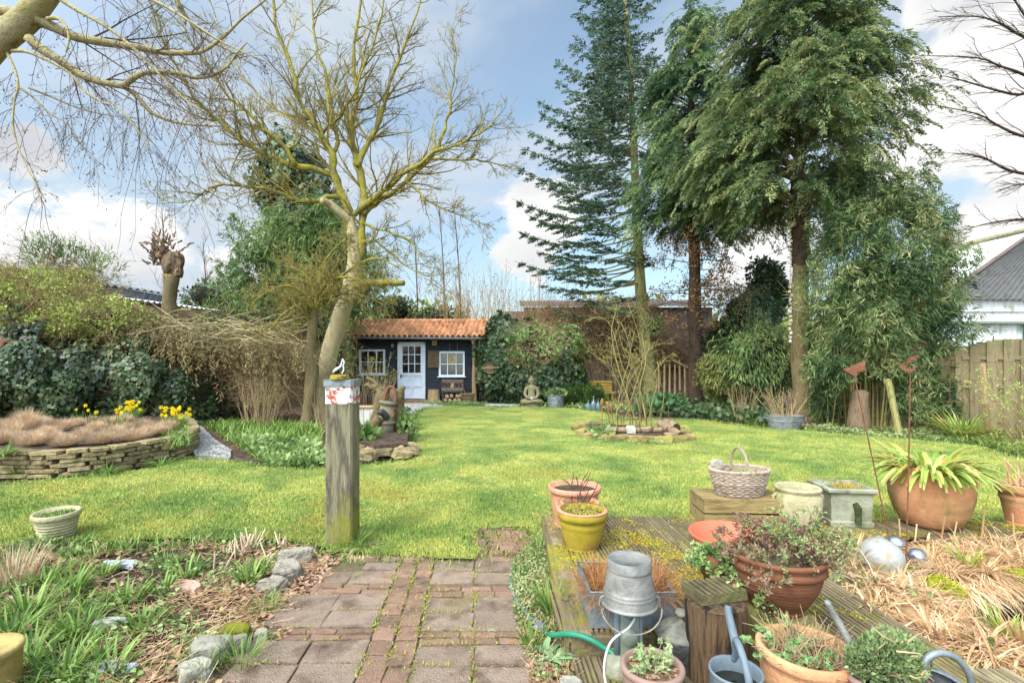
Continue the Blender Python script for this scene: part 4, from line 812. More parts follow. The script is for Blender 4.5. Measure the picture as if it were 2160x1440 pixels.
# the big lichen-covered tree
off = G(668, 884); Y = off[1]
t = thing('lichened_tree', 'large bare tree covered in yellow lichen leaning right in front of the shed', 'tree', off)
trunk = limb([(660, 890), (682, 800), (705, 710), (728, 640), (742, 590), (748, 545), (745, 500), (737, 455)], Y, Y, 4)
n = len(trunk); M().tube(trunk - off, np.interp(np.linspace(0, 1, n), [0, .08, .4, .7, 1], [.34, .235, .21, .18, .12]), 14, wob=.05).build('trunk', barkp, t, smooth=True)
tw = Tw()
LB = [  # pixels, depth start, depth end, r0, r1, side shoots, shoot length
    ([(742, 560), (760, 530), (764, 470), (766, 400), (754, 345), (742, 300), (741, 255), (752, 200), (745, 120), (758, 30), (765, -80)], Y, Y + .4, .2, .03, 26, 1.9),
    ([(737, 460), (722, 410), (704, 367), (701, 328), (680, 285), (655, 250), (633, 215), (618, 150), (590, 80), (575, 0), (560, -80)], Y, Y - .6, .17, .03, 26, 1.9),
    ([(752, 350), (768, 318), (788, 281), (806, 237), (815, 195), (850, 110), (880, 20), (900, -60)], Y, Y + .9, .11, .02, 22, 1.7),
    ([(701, 330), (712, 300), (700, 240), (690, 170), (665, 90), (660, 0), (650, -70)], Y, Y + .8, .09, .02, 20, 1.7),
    ([(738, 456), (765, 438), (793, 415), (833, 381), (885, 344), (930, 315), (978, 300), (1026, 272), (1050, 250)], Y, Y - .8, .12, .015, 26, 1.5),
    ([(762, 450), (790, 432), (818, 411), (855, 385), (911, 330), (930, 293), (948, 237), (952, 200), (962, 120), (950, 60)], Y, Y + .3, .11, .015, 24, 1.5),
    ([(911, 335), (960, 338), (1004, 337), (1045, 345), (1078, 352)], Y - .3, Y - .5, .045, .01, 12, 1.0),
    ([(855, 383), (880, 400), (905, 425), (948, 444), (990, 462), (1026, 476)], Y - .3, Y - 1.2, .05, .01, 14, 1.0),
    ([(766, 470), (790, 482), (818, 489), (867, 507), (885, 540), (915, 580)], Y, Y - 1, .055, .01, 15, 1.1),
    ([(750, 518), (775, 508), (793, 511), (837, 544), (874, 570), (905, 585), (930, 600)], Y, Y - .6, .05, .01, 13, 1.0),
    ([(704, 372), (660, 356), (620, 350), (585, 338), (559, 328), (530, 310), (507, 296), (467, 259), (442, 240), (418, 215), (395, 180), (360, 120), (325, 40), (310, -40)], Y, Y - 2.2, .12, .012, 34, 1.5),
    ([(622, 350), (607, 316), (580, 290), (559, 274), (522, 237), (490, 210), (474, 195), (430, 130), (395, 70), (370, 0)], Y - .4, Y - 1.6, .08, .012, 24, 1.4),
    ([(607, 316), (630, 296), (640, 262), (640, 235), (660, 190), (690, 150)], Y - .4, Y + .3, .045, .01, 10, 1.0),
    ([(728, 420), (700, 415), (668, 425), (633, 422), (595, 408), (559, 398), (510, 392), (459, 392), (435, 400), (420, 412), (402, 425), (352, 429)], Y, Y - 2, .09, .01, 30, 1.2),
    ([(655, 252), (630, 245), (600, 240), (560, 215), (520, 170), (480, 100), (450, 20), (430, -60)], Y, Y + 1, .05, .01, 18, 1.4),
    ([(678, 285), (700, 262), (730, 230), (760, 160), (790, 90), (810, 0), (815, -60)], Y, Y - .6, .06, .012, 20, 1.6),
]
for i, (px, ya, yb, r0, r1, ns, L) in enumerate(LB):
    pts = limb(px, ya, yb, 3); nn = len(pts); pts[1:-1] += rng.normal(size=(nn - 2, 3)) * .018
    M().tube(pts - off, .72 * np.linspace(r0, r1, nn) * (1 + .12 * rng.normal(size=nn)), 8, wob=.06).build('limb', lichen, t, smooth=True)
    ramify(tw, pts, r0, r1, int(ns * 1.65), L * .85, 2, .75, .16, .05, .18, (6, 4), .0045, .52)
M().tube(limb([(740, 600), (770, 597), (810, 596), (852, 597)], Y, Y - .5) - off, np.linspace(.12, .07, 13), 9, wob=.06).build('limb', lichen, t, smooth=True)
M().tube(limb([(742, 470), (722, 452), (695, 430), (678, 424)], Y, Y - .5) - off, np.linspace(.11, .085, 13), 9, wob=.06).build('limb', barkp, t, smooth=True)
tw.put(M(), 3, off).build('twig_growth', twigy, t)
# birch whose limb reaches in from the top left
off = A(-7.0, 5.6, 0); t = thing('birch_tree', 'weeping birch reaching in from the left with mossy limb and hanging twigs', 'tree', off); Y = 5.2
trunk = smooth_path([(-7.0, 5.6, 0), (-6.9, 5.5, 2), (-6.2, 5.35, 3.6), P(-60, 150, Y), P(30, 62, Y), P(85, 8, Y), P(130, -70, Y), P(160, -160, Y)], 4)
M().tube(trunk - off, np.interp(np.linspace(0, 1, len(trunk)), [0, .5, 1], [.24, .125, .09]), 12, wob=.05).build('trunk', birchb, t, smooth=True)
tw = Tw()
for px, ya, yb, r0, r1, ns, L in [
    ([(75, 40), (100, 52), (150, 75), (190, 85), (230, 92), (270, 98), (315, 105), (350, 112), (400, 112), (430, 108), (475, 75), (510, 40), (560, 0)], Y, Y + .6, .055, .01, 26, 1.3),
    ([(60, 80), (90, 105), (130, 130), (165, 155), (200, 170), (235, 178), (265, 185), (300, 215), (320, 238), (370, 258), (420, 264), (466, 266)], Y, Y + .3, .05, .008, 26, 1.3),
    ([(258, 183), (285, 162), (320, 152), (380, 155), (410, 164), (445, 160), (480, 140), (500, 112), (520, 90)], Y + .1, Y + .5, .032, .008, 16, 1.1),
    ([(25, 108), (50, 108), (80, 118), (115, 135), (150, 157), (178, 192), (215, 215), (250, 228), (280, 262), (305, 295), (313, 318)], Y, Y - .3, .018, .004, 20, .9),
    ([(15, 112), (32, 150), (38, 182), (30, 215), (27, 262), (38, 310), (55, 350), (78, 395), (90, 440)], Y, Y - .4, .014, .004, 18, .6),
    ([(-40, 20), (0, 22), (40, 30), (60, 42)], Y, Y, .05, .045, 0, .5),
    ([(100, 40), (125, 40), (145, 70), (140, 110)], Y, Y - .2, .022, .008, 5, .5),
    ([(100, -20), (160, 20), (230, 60), (290, 110), (330, 150), (390, 210), (440, 240)], Y - .2, Y - .5, .022, .005, 22, 1.1),
    ([(160, -40), (230, -20), (320, 0), (400, 45), (470, 90), (560, 130)], Y - .2, Y - .4, .022, .005, 20, 1.1),
    ([(360, -30), (380, 15), (400, 45), (430, 80), (480, 105), (540, 140)], Y + .6, Y + 1, .03, .006, 16, 1.0),
    ([(60, 185), (110, 205), (170, 230), (240, 245), (300, 250)], Y, Y + .4, .012, .003, 14, .8),
    ([(38, 182), (75, 210), (105, 240), (140, 260), (165, 295), (200, 345)], Y, Y + .1, .01, .003, 16, .7)]:
    pts = limb(px, ya, yb, 3); nn = len(pts); M().tube(pts - off, np.linspace(r0, r1, nn), 7, wob=.07).build('limb', birchb, t, smooth=True)
    if ns: ramify(tw, pts, r0 * .6, r1, int(ns * .75), L * .65, 1, .8, .12, -.12, .1, (5,), .0017, .5)
    for _ in range(int(ns * .55)):          # weeping shoots
        i = R.randrange(2, nn); c = wander(pts[i], A(R.gauss(0, .5), R.gauss(0, .3), -.3), L * (.5 + .9 * R.random()), 7, .14, -.25); tw.poly(c, .0035, .0015); ramify(tw, c, .002, .0013, 7, .22, 0, .7, .15, -.1, .15, (), .0013)
m = tw.put(M(), 3, off); tp = np.array(tw.tips); pk = rng.choice(len(tp), min(1800, len(tp)), replace=False)
m.leaves(tp[pk] - off, randdir(len(pk), -.6), .03, .012); m.build('twig_growth', twigb, t)
# bare tree reaching in from the right edge
off = A(9.6, 8, 0); t = thing('bare_tree', 'bare dark tree reaching in from the right edge above the barn', 'tree', off); Y = 8
M().tube(smooth_path([off, (9.5, 8, 3), (9.4, 8, 6), (9.2, 8, 9)]) - off, np.linspace(.22, .08, 13), 10).build('trunk', barkd, t, smooth=True)
tw = Tw()
for px, L in [([(2330, 150), (2220, 90), (2160, 78), (2110, 50), (2060, 35), (1980, 36)], .8), ([(2330, 300), (2230, 200), (2160, 158), (2110, 140), (2060, 122), (1955, 118)], .7), ([(2320, 330), (2220, 300), (2150, 285), (2100, 262), (2060, 240), (1960, 220)], .7),
              ([(2320, 420), (2200, 375), (2130, 360), (2080, 335), (2040, 325), (2010, 325)], .6), ([(2320, 450), (2220, 400), (2160, 388), (2105, 402)], .4), ([(2320, 510), (2210, 470), (2160, 462), (2090, 470), (2045, 482)], .5), ([(2330, 260), (2230, 130), (2180, 60), (2140, 0), (2110, -60)], .8),
              ([(2300, 220), (2200, 190), (2150, 200), (2100, 190), (2030, 170), (1990, 160)], .6)]:
    pts = limb(px, Y, Y - .4, 3); M().tube(pts - off, np.linspace(.032, .005, len(pts)), 6).build('limb', barkd, t, smooth=True)
    ramify(tw, pts, .03, .006, 16, L * 1.2, 1, .55, .1, -.03, .3, (5,), .0028, .5, pref=A(-.5, 0, 0))
tw.put(M(), 3, off).build('twig_growth', twigd, t)
# small old fruit tree in front of the lichened one
off = G(648, 898); Y = off[1]; t = thing('fruit_tree', 'small old fruit tree with spreading lichened crown before the leaning trunk', 'tree', off)
trunk = limb([(646, 900), (652, 850), (658, 790), (655, 730), (660, 680), (664, 655)], Y, Y); M().tube(trunk - off, np.interp(np.linspace(0, 1, len(trunk)), [0, .1, .3, 1], [.17, .12, .15, .085]), 10, wob=.1).build('trunk', barkt, t, smooth=True)
tw = Tw()
for px, dy in [([(664, 655), (650, 625), (620, 605), (590, 605), (560, 618), (530, 640)], -.5), ([(664, 655), (640, 640), (600, 660), (575, 690)], -.7), ([(664, 655), (672, 620), (700, 590), (740, 585), (780, 600)], -.6), ([(664, 655), (680, 635), (720, 620), (770, 625), (820, 650)], .4),
               ([(664, 655), (672, 600), (680, 560), (710, 520), (730, 505)], .3), ([(664, 655), (660, 600), (630, 570), (600, 560)], .7), ([(660, 690), (645, 665), (632, 640), (610, 632)], -.3), ([(664, 655), (690, 610), (750, 560), (800, 545), (840, 565)], -.9)]:
    pts = limb(px, Y, Y + dy, 3); M().tube(pts - off, np.linspace(.05, .012, len(pts)), 7, wob=.1).build('limb', lichen, t, smooth=True); ramify(tw, pts, .03, .01, 30, .8, 2, .9, .24, .0, .12, (6, 5), .004, .6)
tw.put(M(), 3, off).build('twig_growth', twigy, t)
# pollard willow
off = A(*P(357, 0, 14.3)[:2], 0); Y = 14.3; t = thing('pollard_tree', 'pollarded tree with knobbly brown head rising above the left hedge', 'tree', off)
trunk = limb([(354, 860), (355, 760), (356, 680), (358, 620), (362, 580)], Y, Y); M().tube(trunk - off, np.interp(np.linspace(0, 1, len(trunk)), [0, .7, 1], [.2, .17, .22]), 10, wob=.1).build('trunk', barkt, t, smooth=True)
m = M().rough(P(364, 558, Y) - off, (.56, .5, .8), amp=.2, n=4, pw=1).rough(P(345, 540, Y) - off, (.4, .3, .4), amp=.25, n=4, pw=1).rough(P(375, 570, Y) - off, (.3, .3, .4), amp=.3, n=4, pw=1)
for _ in range(130):
    c = P(342 + R.gauss(0, 15), 530 + R.gauss(0, 14), Y + R.gauss(0, .08)) - off; m.tube(wander(c, A(R.gauss(-.3, .6), R.gauss(0, .5), .5), .22, 2, .3), [.03, .025, .016], 5)
m.tube(limb([(350, 530), (336, 505), (325, 492), (322, 490)], Y, Y) - off, .035, 6).build('crown_knob', mat('pollard_wood', [(96, 76, 56), (134, 110, 84), (80, 62, 46)], 8, bump=1, rnd=.3), t)
tw = Tw()
# thin bare trees in the distance behind it
for u, v0, hgt, Yd, nm in [(340, 640, 200, 21, 'leafless sapling with fine twigs directly behind the pollard'), (430, 640, 130, 24, 'faint leafless sapling between the pollard and the bamboo'), (930, 640, 200, 23, 'thin bare sapling rising behind the left half of the tiled roof'), (965, 650, 210, 22, 'thin bare sapling rising behind the right end of the tiled roof'), (870, 640, 150, 24, 'short bare sapling behind the middle of the tiled roof')]:
    b_ = A(*P(u, 0, Yd)[:2], 0); tt = thing('bare_sapling', nm, 'tree', b_, group='bare saplings beyond the garden'); tw2 = Tw(); top = P(u + R.uniform(-8, 8), v0 - hgt, Yd)
    mid = (b_ + top) / 2 + A(.2, 0, 0); pts = smooth_path([b_, mid, top], 5); M().tube(pts - b_, np.linspace(.07, .012, len(pts)), 6).build('trunk', twigd, tt); ramify(tw2, pts, .04, .01, 30, 1.3, 1, .55, .1, .05, .3, (5,), .007, .5); tw2.put(M(), 3, b_).build('twig_growth', twigb, tt)

# blue-green fir
off = A(*P(1373, 0, 19.5)[:2], 0); Y = 19.5; t = thing('fir_tree', 'tall blue-green fir with long left-reaching branches and bare lower trunk', 'tree', off)
TP = [(1375, 850), (1370, 790), (1362, 720), (1352, 620), (1347, 540), (1342, 440), (1338, 330), (1332, 200), (1325, 80), (1312, -60), (1305, -170)]
trunk = limb(TP, Y, Y); M().tube(trunk - off, np.interp(np.linspace(0, 1, len(trunk)), [0, .06, .4, 1], [.36, .29, .2, .04]), 12).build('trunk', barkg, t, smooth=True)
fm, bm = M(), Tw()
def fir_branch(p0, az, L, z_end, dens, bare=.3):
    d = A(math.cos(az), math.sin(az), 0); n_ = 12; pts = np.array([p0 + d * L * s + A(0, 0, z_end * s ** 2 - .22 * L * math.sin(math.pi * min(1, s * 1.0)) * .45) for s in np.linspace(0, 1, n_)]); bm.poly(pts, .035 * min(1, L / 3), .008)
    sd = A(-d[1], d[0], 0); nl = int(L * 6.5)
    for j in range(nl):
        s = bare + (1 - bare) * (j + R.random()) / nl; q = p0 + (pts[min(int(s * (n_ - 1)), n_ - 1)] - p0); sg = 1 if j % 2 else -1
        l = (.25 + .30 * L * (1.02 - s)) * R.uniform(.7, 1.15); dd = nrmz(d * .8 + sd * sg * R.uniform(.6, 1.1) + A(0, 0, R.uniform(-.2, .15))); e = q + dd * l + A(0, 0, -.05 * l); bm.poly(np.array([q, (q + e) / 2 + A(0, 0, .02), e]), .009, .004)
        k_ = int(l * 26 * dens) + 3; s_ = rng.random(k_); c_ = q + (e - q) * s_[:, None]; sub = nrmz(dd + np.sign(rng.normal(size=(k_, 1))) * np.cross(dd, A(0, 0, 1)) * .9 + rng.normal(size=(k_, 3)) * .22)
        sl = .05 + .14 * (1.1 - s_); fm.leaves(c_, sub, sl * (.8 + .5 * rng.random(k_)) + .06, .045, rnd=np.clip(.45 + .25 * rng.normal(size=k_) + .25 * (s - .6), 0, 1), mid=.6)
        k2 = int(l * 12 * dens) + 2; fm.leaves(q + (e - q) * rng.random((k2, 1)), nrmz(dd + rng.normal(size=(k2, 3)) * .35), .12, .034, mid=.6)
        fm.leaves(e[None], dd[None], .14, .04, mid=.6)
for v, Lx, rise in [(655, 190, .1), (625, 150, .0), (592, 215, -.2), (556, 265, .0), (530, 215, .15), (500, 255, .2), (470, 235, .2), (445, 262, .5), (415, 190, .35), (385, 258, .6), (355, 180, .4), (335, 245, .6), (305, 230, .7), (285, 150, .5), (262, 200, .6), (235, 205, .9), (210, 165, .8), (185, 140, .7), (160, 160, .9), (132, 130, .9), (105, 120, .9), (80, 100, .8), (50, 110, .9), (20, 95, .8), (-15, 90, .8), (-50, 75, .8), (-90, 60, .7), (-130, 40, .5)]:
    p0 = np.array([np.interp(P(0, v, Y)[2], trunk[:, 2], trunk[:, 0]), Y, P(0, v, Y)[2]]); L = Lx / F * Y; dens = .55 if v > 560 else (.95 if v > 300 else 1.25); b0 = .5 if v > 420 else (.35 if v > 240 else .12)
    fir_branch(p0, math.pi + R.uniform(-.12, .12), L, rise * .8, dens, b0)
    for az in (math.pi + .75, math.pi - .75, math.pi * .5 + R.uniform(-.3, .3), -math.pi / 2 + R.uniform(-.3, .3), R.uniform(-.6, .6)):
        if (v < 330 and R.random() < .75) or abs(az - math.pi) < 1 or R.random() < .4: fir_branch(p0 + A(0, 0, R.uniform(-.2, .2)), az + R.uniform(-.15, .15), L * (R.uniform(.45, .8) if abs(az - math.pi) > 1 else R.uniform(.7, .95)), rise * .5, dens * .9, b0)
ms = M()
for o_ in (fm,):
    o_.v = [x - off for x in o_.v]
fm.build('foliage', firl, t); bm.put(M(), 4, off).build('branch_growth', barkg, t)

# drooping-spray conifers
def sprays(m, C, D, n, L, W, droop=.5, lf=.1, lw=.03, r0=None):
    """flat drooping fans: centres C, directions D; n leaves each"""
    k = len(C); D = nrmz(D); sd = nrmz(np.cross(D, A(0, 0, 1)) + .25 * rng.normal(size=(k, 3))); s = rng.random((k, n)) ** .8; q = (rng.random((k, n)) - .5) * 2; Lk_ = (L * (.6 + .7 * rng.random(k)))[:, None]
    p = C[:, None] + D[:, None] * (s * Lk_)[..., None] + sd[:, None] * (q * W * (1.05 - s) * Lk_ / L)[..., None]; p[..., 2] -= droop * (s ** 2) * Lk_ + droop * .35 * np.abs(q) * W
    d = D[:, None] * (1 - .3 * np.abs(q))[..., None] + sd[:, None] * (q * .8)[..., None] + A(0, 0, -1) * (droop * 1.2 * s)[..., None] + rng.normal(size=(k, n, 3)) * .22
    base = np.clip(.5 + .22 * rng.normal(size=(k, 1)), 0, 1) if r0 is None else r0[:, None]; rv = np.clip(base + .14 * rng.normal(size=(k, n)) + .22 * (s - .5), 0, 1)
    nn = nrmz(np.cross(sd, D)); nn = nrmz(np.broadcast_to(nn[:, None], p.shape) + .5 * rng.normal(size=p.shape))
    m.leaves(p.reshape(-1, 3), d.reshape(-1, 3), lf * (.6 + .7 * rng.random(k * n)), lw, nn.reshape(-1, 3), rnd=rv.ravel()); return m
def conifer(name, label, off, trunk, tr, bark, prof, zr, nb, nsp, mt, rv=1.0, L=.55, W=.2, squash=None, tilt=0, extra=None, leafn=115, lf=.085, lw=.024):
    t = thing(name, label, 'tree', off); M().tube(trunk - off, tr, 12, wob=.07).build('trunk', bark, t, smooth=True)
    zs, rs = zip(*prof); f = M(); tw = Tw(); Cs, Ds = [], []
    for i in range(nb):
        z = zr[0] + (zr[1] - zr[0]) * ((i + R.random()) / nb); az = R.random() * TAU; ax = A(np.interp(z, trunk[:, 2], trunk[:, 0]), np.interp(z, trunk[:, 2], trunk[:, 1]), z)
        r_ = np.interp(z, zs, rs) * R.uniform(.82, 1.12); lump = 1 + .26 * math.sin(3 * az + z * 1.7) + .16 * math.sin(7 * az - 2 * z)
        r_ *= lump; d = A(math.cos(az), math.sin(az), 0); side = -1 if d[0] < 0 else 1
        if squash: r_ *= squash[0] if d[0] < 0 else squash[1]
        e = ax + d * r_ + A(0, 0, -.12 * r_); c_ = np.array([ax + A(0, 0, -.3), ax + (e - ax) * .5 + A(0, 0, .12 * r_), e]); c_ = smooth_path(c_, 3); tw.poly(c_, .03 + .01 * r_, .01)
        ns = max(3, int(nsp * r_ / 2))
        for j in range(ns):
            s = 1 - .62 * R.random() ** 1.4; q = c_[min(int(s * (len(c_) - 1)), len(c_) - 1)]; Cs.append(q + A(R.gauss(0, .16), R.gauss(0, .16), R.gauss(0, .2)) * (.6 + .2 * r_)); Ds.append(d + A(R.gauss(0, .55), R.gauss(0, .55), R.uniform(-.5, .9)))
    for z in np.arange(zr[1] - .6, zr[1] + .5, .12): Cs.append(A(np.interp(z, trunk[:, 2], trunk[:, 0]) + R.gauss(0, .08), trunk[-1][1], z)); Ds.append(A(R.gauss(0, .5), R.gauss(0, .5), 1.2))
    Cs, Ds = np.array(Cs), np.array(Ds)
    if extra is not None: Cs = np.concatenate([Cs, extra[0]]); Ds = np.concatenate([Ds, extra[1]])
    r0 = np.clip(.5 + .3 * fnoise(Cs, 1.1, 2) + .16 * rng.normal(size=len(Cs)), 0, 1)
    sprays(f, Cs - off, Ds, leafn, L, W, .75, lf, lw, r0); f.build('foliage', mt, t); tw.put(M(), 5, off).build('branch_growth', bark, t); return t
# big cypress
off = G(1697, 886); Y = off[1]; tr = limb([(1700, 892), (1696, 850), (1690, 760), (1688, 650), (1688, 560), (1686, 450), (1686, 300), (1690, 100), (1700, -100), (1705, -260)], Y, Y)
ex = []; exd = []
for (u, v, n_, su, sv) in [(1925, 190, 26, 20, 25), (1935, 345, 14, 12, 28), (1880, 240, 26, 28, 40), (1560, 395, 30, 30, 22), (1600, 440, 22, 25, 16), (1530, 300, 26, 24, 50), (1540, 180, 26, 24, 50), (1800, 445, 16, 40, 18), (1880, 400, 20, 22, 26), (1830, 60, 16, 14, 36), (1545, 40, 14, 14, 40)]:
    for _ in range(n_): p_ = P(u + R.gauss(0, su), v + R.gauss(0, sv), Y + R.gauss(0, .7)); ex.append(p_); exd.append(A(.5 if u > 1690 else -.5, R.gauss(0, .5), R.uniform(-.2, .4)))
conifer('cypress_tree', 'broad full cypress with thick brown trunk between the dark conifer and the bamboo', off, tr, np.interp(np.linspace(0, 1, len(tr)), [0, .04, .12, .5, 1], [.42, .3, .25, .16, .03]), barkt,
        [(5.0, 1.3), (5.8, 1.9), (7.0, 2.25), (9, 2.0), (11, 1.3), (13, .8), (15, .2)], (5.3, 14.6), 230, 24, cypl, squash=(.98, .88), extra=(np.array(ex), np.array(exd)))
m = M()          # dark upper trunk skin and dead stubs
o = M().tube(limb([(1690, 560), (1688, 500), (1686, 430), (1686, 380)], Y - .0, Y) - off, .215, 12, wob=.07, cap=False).build('dark_bark', barkd, bpy.data.objects['cypress_tree'])
tw = Tw()
for _ in range(34): v = R.uniform(395, 560); tw.poly(wander(P(1687, v, Y), A(R.choice((-1, 1)) * R.uniform(.4, 1), R.gauss(0, .6), R.gauss(0, .25)), R.uniform(.3, 1.3), 4, .2), .014, .004)
ramify(tw, limb([(1688, 460), (1640, 450), (1590, 440), (1540, 430)], Y, Y - .6), .04, .01, 14, .7, 1, .7, .15, -.05, .2, (4,), .005)
tw.poly(limb([(1688, 460), (1640, 450), (1590, 440), (1540, 430)], Y, Y - .6), .045, .015); tw.poly(limb([(1690, 470), (1720, 455), (1760, 430), (1790, 420)], Y, Y - .3), .035, .012)
tw.put(M(), 4, off).build('dead_branch', barkd, bpy.data.objects['cypress_tree'])
# slimmer cypress on the left of the group: dark trunk, dead brown lower skirt
off = A(*P(1467, 0, 16.8)[:2], 0); Y = 16.8; tr = limb([(1468, 860), (1466, 780), (1466, 650), (1464, 520), (1462, 400), (1458, 250), (1455, 100), (1455, 0)], Y, Y)
ex, exd = [], []
for (u, v, n_, su, sv) in [(1365, 420, 30, 20, 34), (1395, 350, 26, 22, 30), (1360, 470, 12, 12, 22), (1500, 455, 22, 30, 16), (1540, 420, 20, 24, 18), (1420, 300, 18, 22, 30), (1345, 500, 6, 8, 10)]:
    for _ in range(n_): ex.append(P(u + R.gauss(0, su), v + R.gauss(0, sv), Y - .8 + R.gauss(0, .5))); exd.append(A(-.4, -.4 + R.gauss(0, .5), R.uniform(-.3, .3)))
conifer('cypress_tree', 'slender pointed cypress with green drooping sprays and dead brown lower branches', off, tr, np.interp(np.linspace(0, 1, len(tr)), [0, .5, 1], [.24, .17, .03]), barkd,
        [(5.6, 1.3), (6.5, 1.75), (8, 1.65), (10, 1.15), (12, .6), (13.4, .15)], (5.9, 13.4), 170, 26, cypg, extra=(np.array(ex), np.array(exd)), lf=.09, lw=.027, leafn=95)
tw = Tw(); bl = M()
for i in range(58):
    v = R.uniform(430, 765); az = R.random() * TAU; L = R.uniform(.8, 2.1) * (1.1 if v < 650 else .8); p0 = P(1466, v, Y); pts = wander(p0, A(math.cos(az), math.sin(az), .1), L, 6, .1, -.06); tw.poly(pts, .022, .005)
    ramify(tw, pts, .02, .005, 8, .55, 1, .8, .2, -.08, .25, (4,), .004)
tp = np.array(tw.tips); mid = tp[rng.choice(len(tp), 4200)] + rng.normal(size=(4200, 3)) * .09
k = mid[:, 2] > 2.6; mid = mid[k]; bl.leaves(mid - off, randdir(len(mid), -.3), .12, .045)
tw.put(M(), 3, off).build('dead_branch', barkd, bpy.data.objects['cypress_tree.001']); bl.build('dead_foliage', brownn, bpy.data.objects['cypress_tree.001'])

# bamboos
def bamboo(name, label, base, canes, cr, hgt, vols, nleaf, mt, L=.2, W=.026, cm=canem, lean=.12, sub=6):
    t = thing(name, label, 'bamboo', base); tw = Tw()
    for _ in range(canes):
        a = R.random() * TAU; r_ = math.sqrt(R.random()); p_ = A(math.cos(a) * r_ * cr[0], math.sin(a) * r_ * cr[1], 0); hh = hgt * R.uniform(.6, 1.05)
        tw.poly(smooth_path([p_, p_ + A(R.gauss(0, .06), R.gauss(0, .06), hh * .5), p_ + A(p_[0] * lean * 2 + R.gauss(0, .25), p_[1] * lean + R.gauss(0, .2), hh)], 3), R.uniform(.009, .016), .004)
    tw.put(M(), 5).build('cane_growth', cm, t)
    vols = [(np.asarray(c, float) - base, np.asarray(r, float)) for c, r in vols]; nb = nleaf // sub; p, nm = blob_points(vols, nb, .85, .34, .15, .75); k = len(p)
    dd = nrmz(nm * .6 + rng.normal(size=(k, 3)) * .7 + A(0, 0, -.35)); pp = np.repeat(p, sub, 0) + rng.normal(size=(k * sub, 3)) * .035; d = nrmz(np.repeat(dd, sub, 0) + rng.normal(size=(k * sub, 3)) * .5 + A(0, 0, -.35))
    cl = np.repeat(np.clip(.42 + .25 * fnoise(p, 1.3, 5) + .15 * rng.normal(size=k), 0, 1), sub); f = M(); f.leaves(pp, d, L * (.6 + .7 * rng.random(k * sub)), W, rnd=np.clip(cl + .16 * rng.normal(size=k * sub), 0, 1), mid=.35); f.build('foliage', mt, t)
    tb = Tw(); 
    for i in rng.choice(k, min(500, k), replace=False): tb.poly(np.array([p[i] - nm[i] * .45 + A(0, 0, -.1), p[i]]), .004, .003)
    tb.put(M(), 3).build('side_stem', cm, t)
    return t
def VP(u, v, Y, ru, rv, ry): return (P(u, v, Y), A(ru / F * Y, ry, rv / F * Y))
b0 = A(*P(1850, 0, 11.5)[:2], 0)
bamboo('bamboo_clump', 'huge leafy bamboo clump with dense lower canes left of the fence', b0, 170, (1.25, .7), 4.4,
       [VP(1865, 560, 11.4, 120, 130, 1.1), VP(1810, 600, 11.2, 95, 120, 1.0), VP(1915, 590, 11.2, 85, 115, .9), VP(1900, 680, 10.9, 120, 95, .8), VP(1800, 700, 11, 80, 60, .8), VP(1830, 450, 11.6, 100, 80, .9), VP(1925, 470, 11.3, 55, 65, .7), VP(1960, 800, 10.7, 55, 70, .4), VP(1955, 640, 11, 40, 60, .5), VP(1765, 560, 11.5, 40, 80, .6), VP(1860, 770, 11, 90, 30, .6), VP(1800, 400, 11.8, 50, 50, .5), VP(1960, 540, 11.2, 30, 60, .4), VP(1930, 740, 10.8, 70, 60, .5), VP(1990, 790, 10.6, 22, 40, .3), VP(1925, 850, 10.7, 50, 36, .35), VP(1985, 860, 10.5, 30, 30, .3), VP(1740, 840, 11.6, 24, 50, .3), VP(1750, 770, 11, 40, 40, .5)], 90000, bambl, L=.17, W=.022)
tw = Tw(); off = b0
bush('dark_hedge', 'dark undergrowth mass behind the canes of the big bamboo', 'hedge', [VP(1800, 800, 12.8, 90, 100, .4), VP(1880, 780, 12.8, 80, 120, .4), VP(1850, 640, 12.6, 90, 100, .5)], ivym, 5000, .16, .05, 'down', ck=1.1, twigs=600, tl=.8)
b1 = A(*P(640, 0, 17.5)[:2], 0)
bamboo('bamboo_clump', 'light green bamboo thicket behind the lichened trunk left of the shed', b1, 60, (2.2, .8), 4.6,
       [VP(560, 530, 17.3, 75, 80, .9), VP(640, 500, 17.2, 80, 70, .9), VP(700, 560, 17, 90, 90, .9), VP(520, 600, 17, 60, 70, .8), VP(600, 640, 16.6, 90, 60, .8), VP(690, 480, 17.4, 50, 60, .7), VP(770, 600, 17.3, 55, 70, .7)], 26000, bambl2, L=.24, W=.034)
b2 = A(*P(540, 0, 16.5)[:2], 0)
# ivy-clad tower behind the bamboo
bush('ivy_tower', 'tall ivy-smothered tree trunk rising dark behind the bamboo thicket', 'tree', [VP(620, 370, 18.6, 75, 75, 1.2), VP(650, 470, 18.6, 90, 110, 1.2), VP(665, 600, 18.6, 85, 110, 1.2), VP(590, 340, 18.6, 40, 40, .8), VP(700, 560, 18.6, 60, 90, 1)], ivym, 15000, .17, .13, 'ivy', twigs=500, ck=.82, tl=1.0)

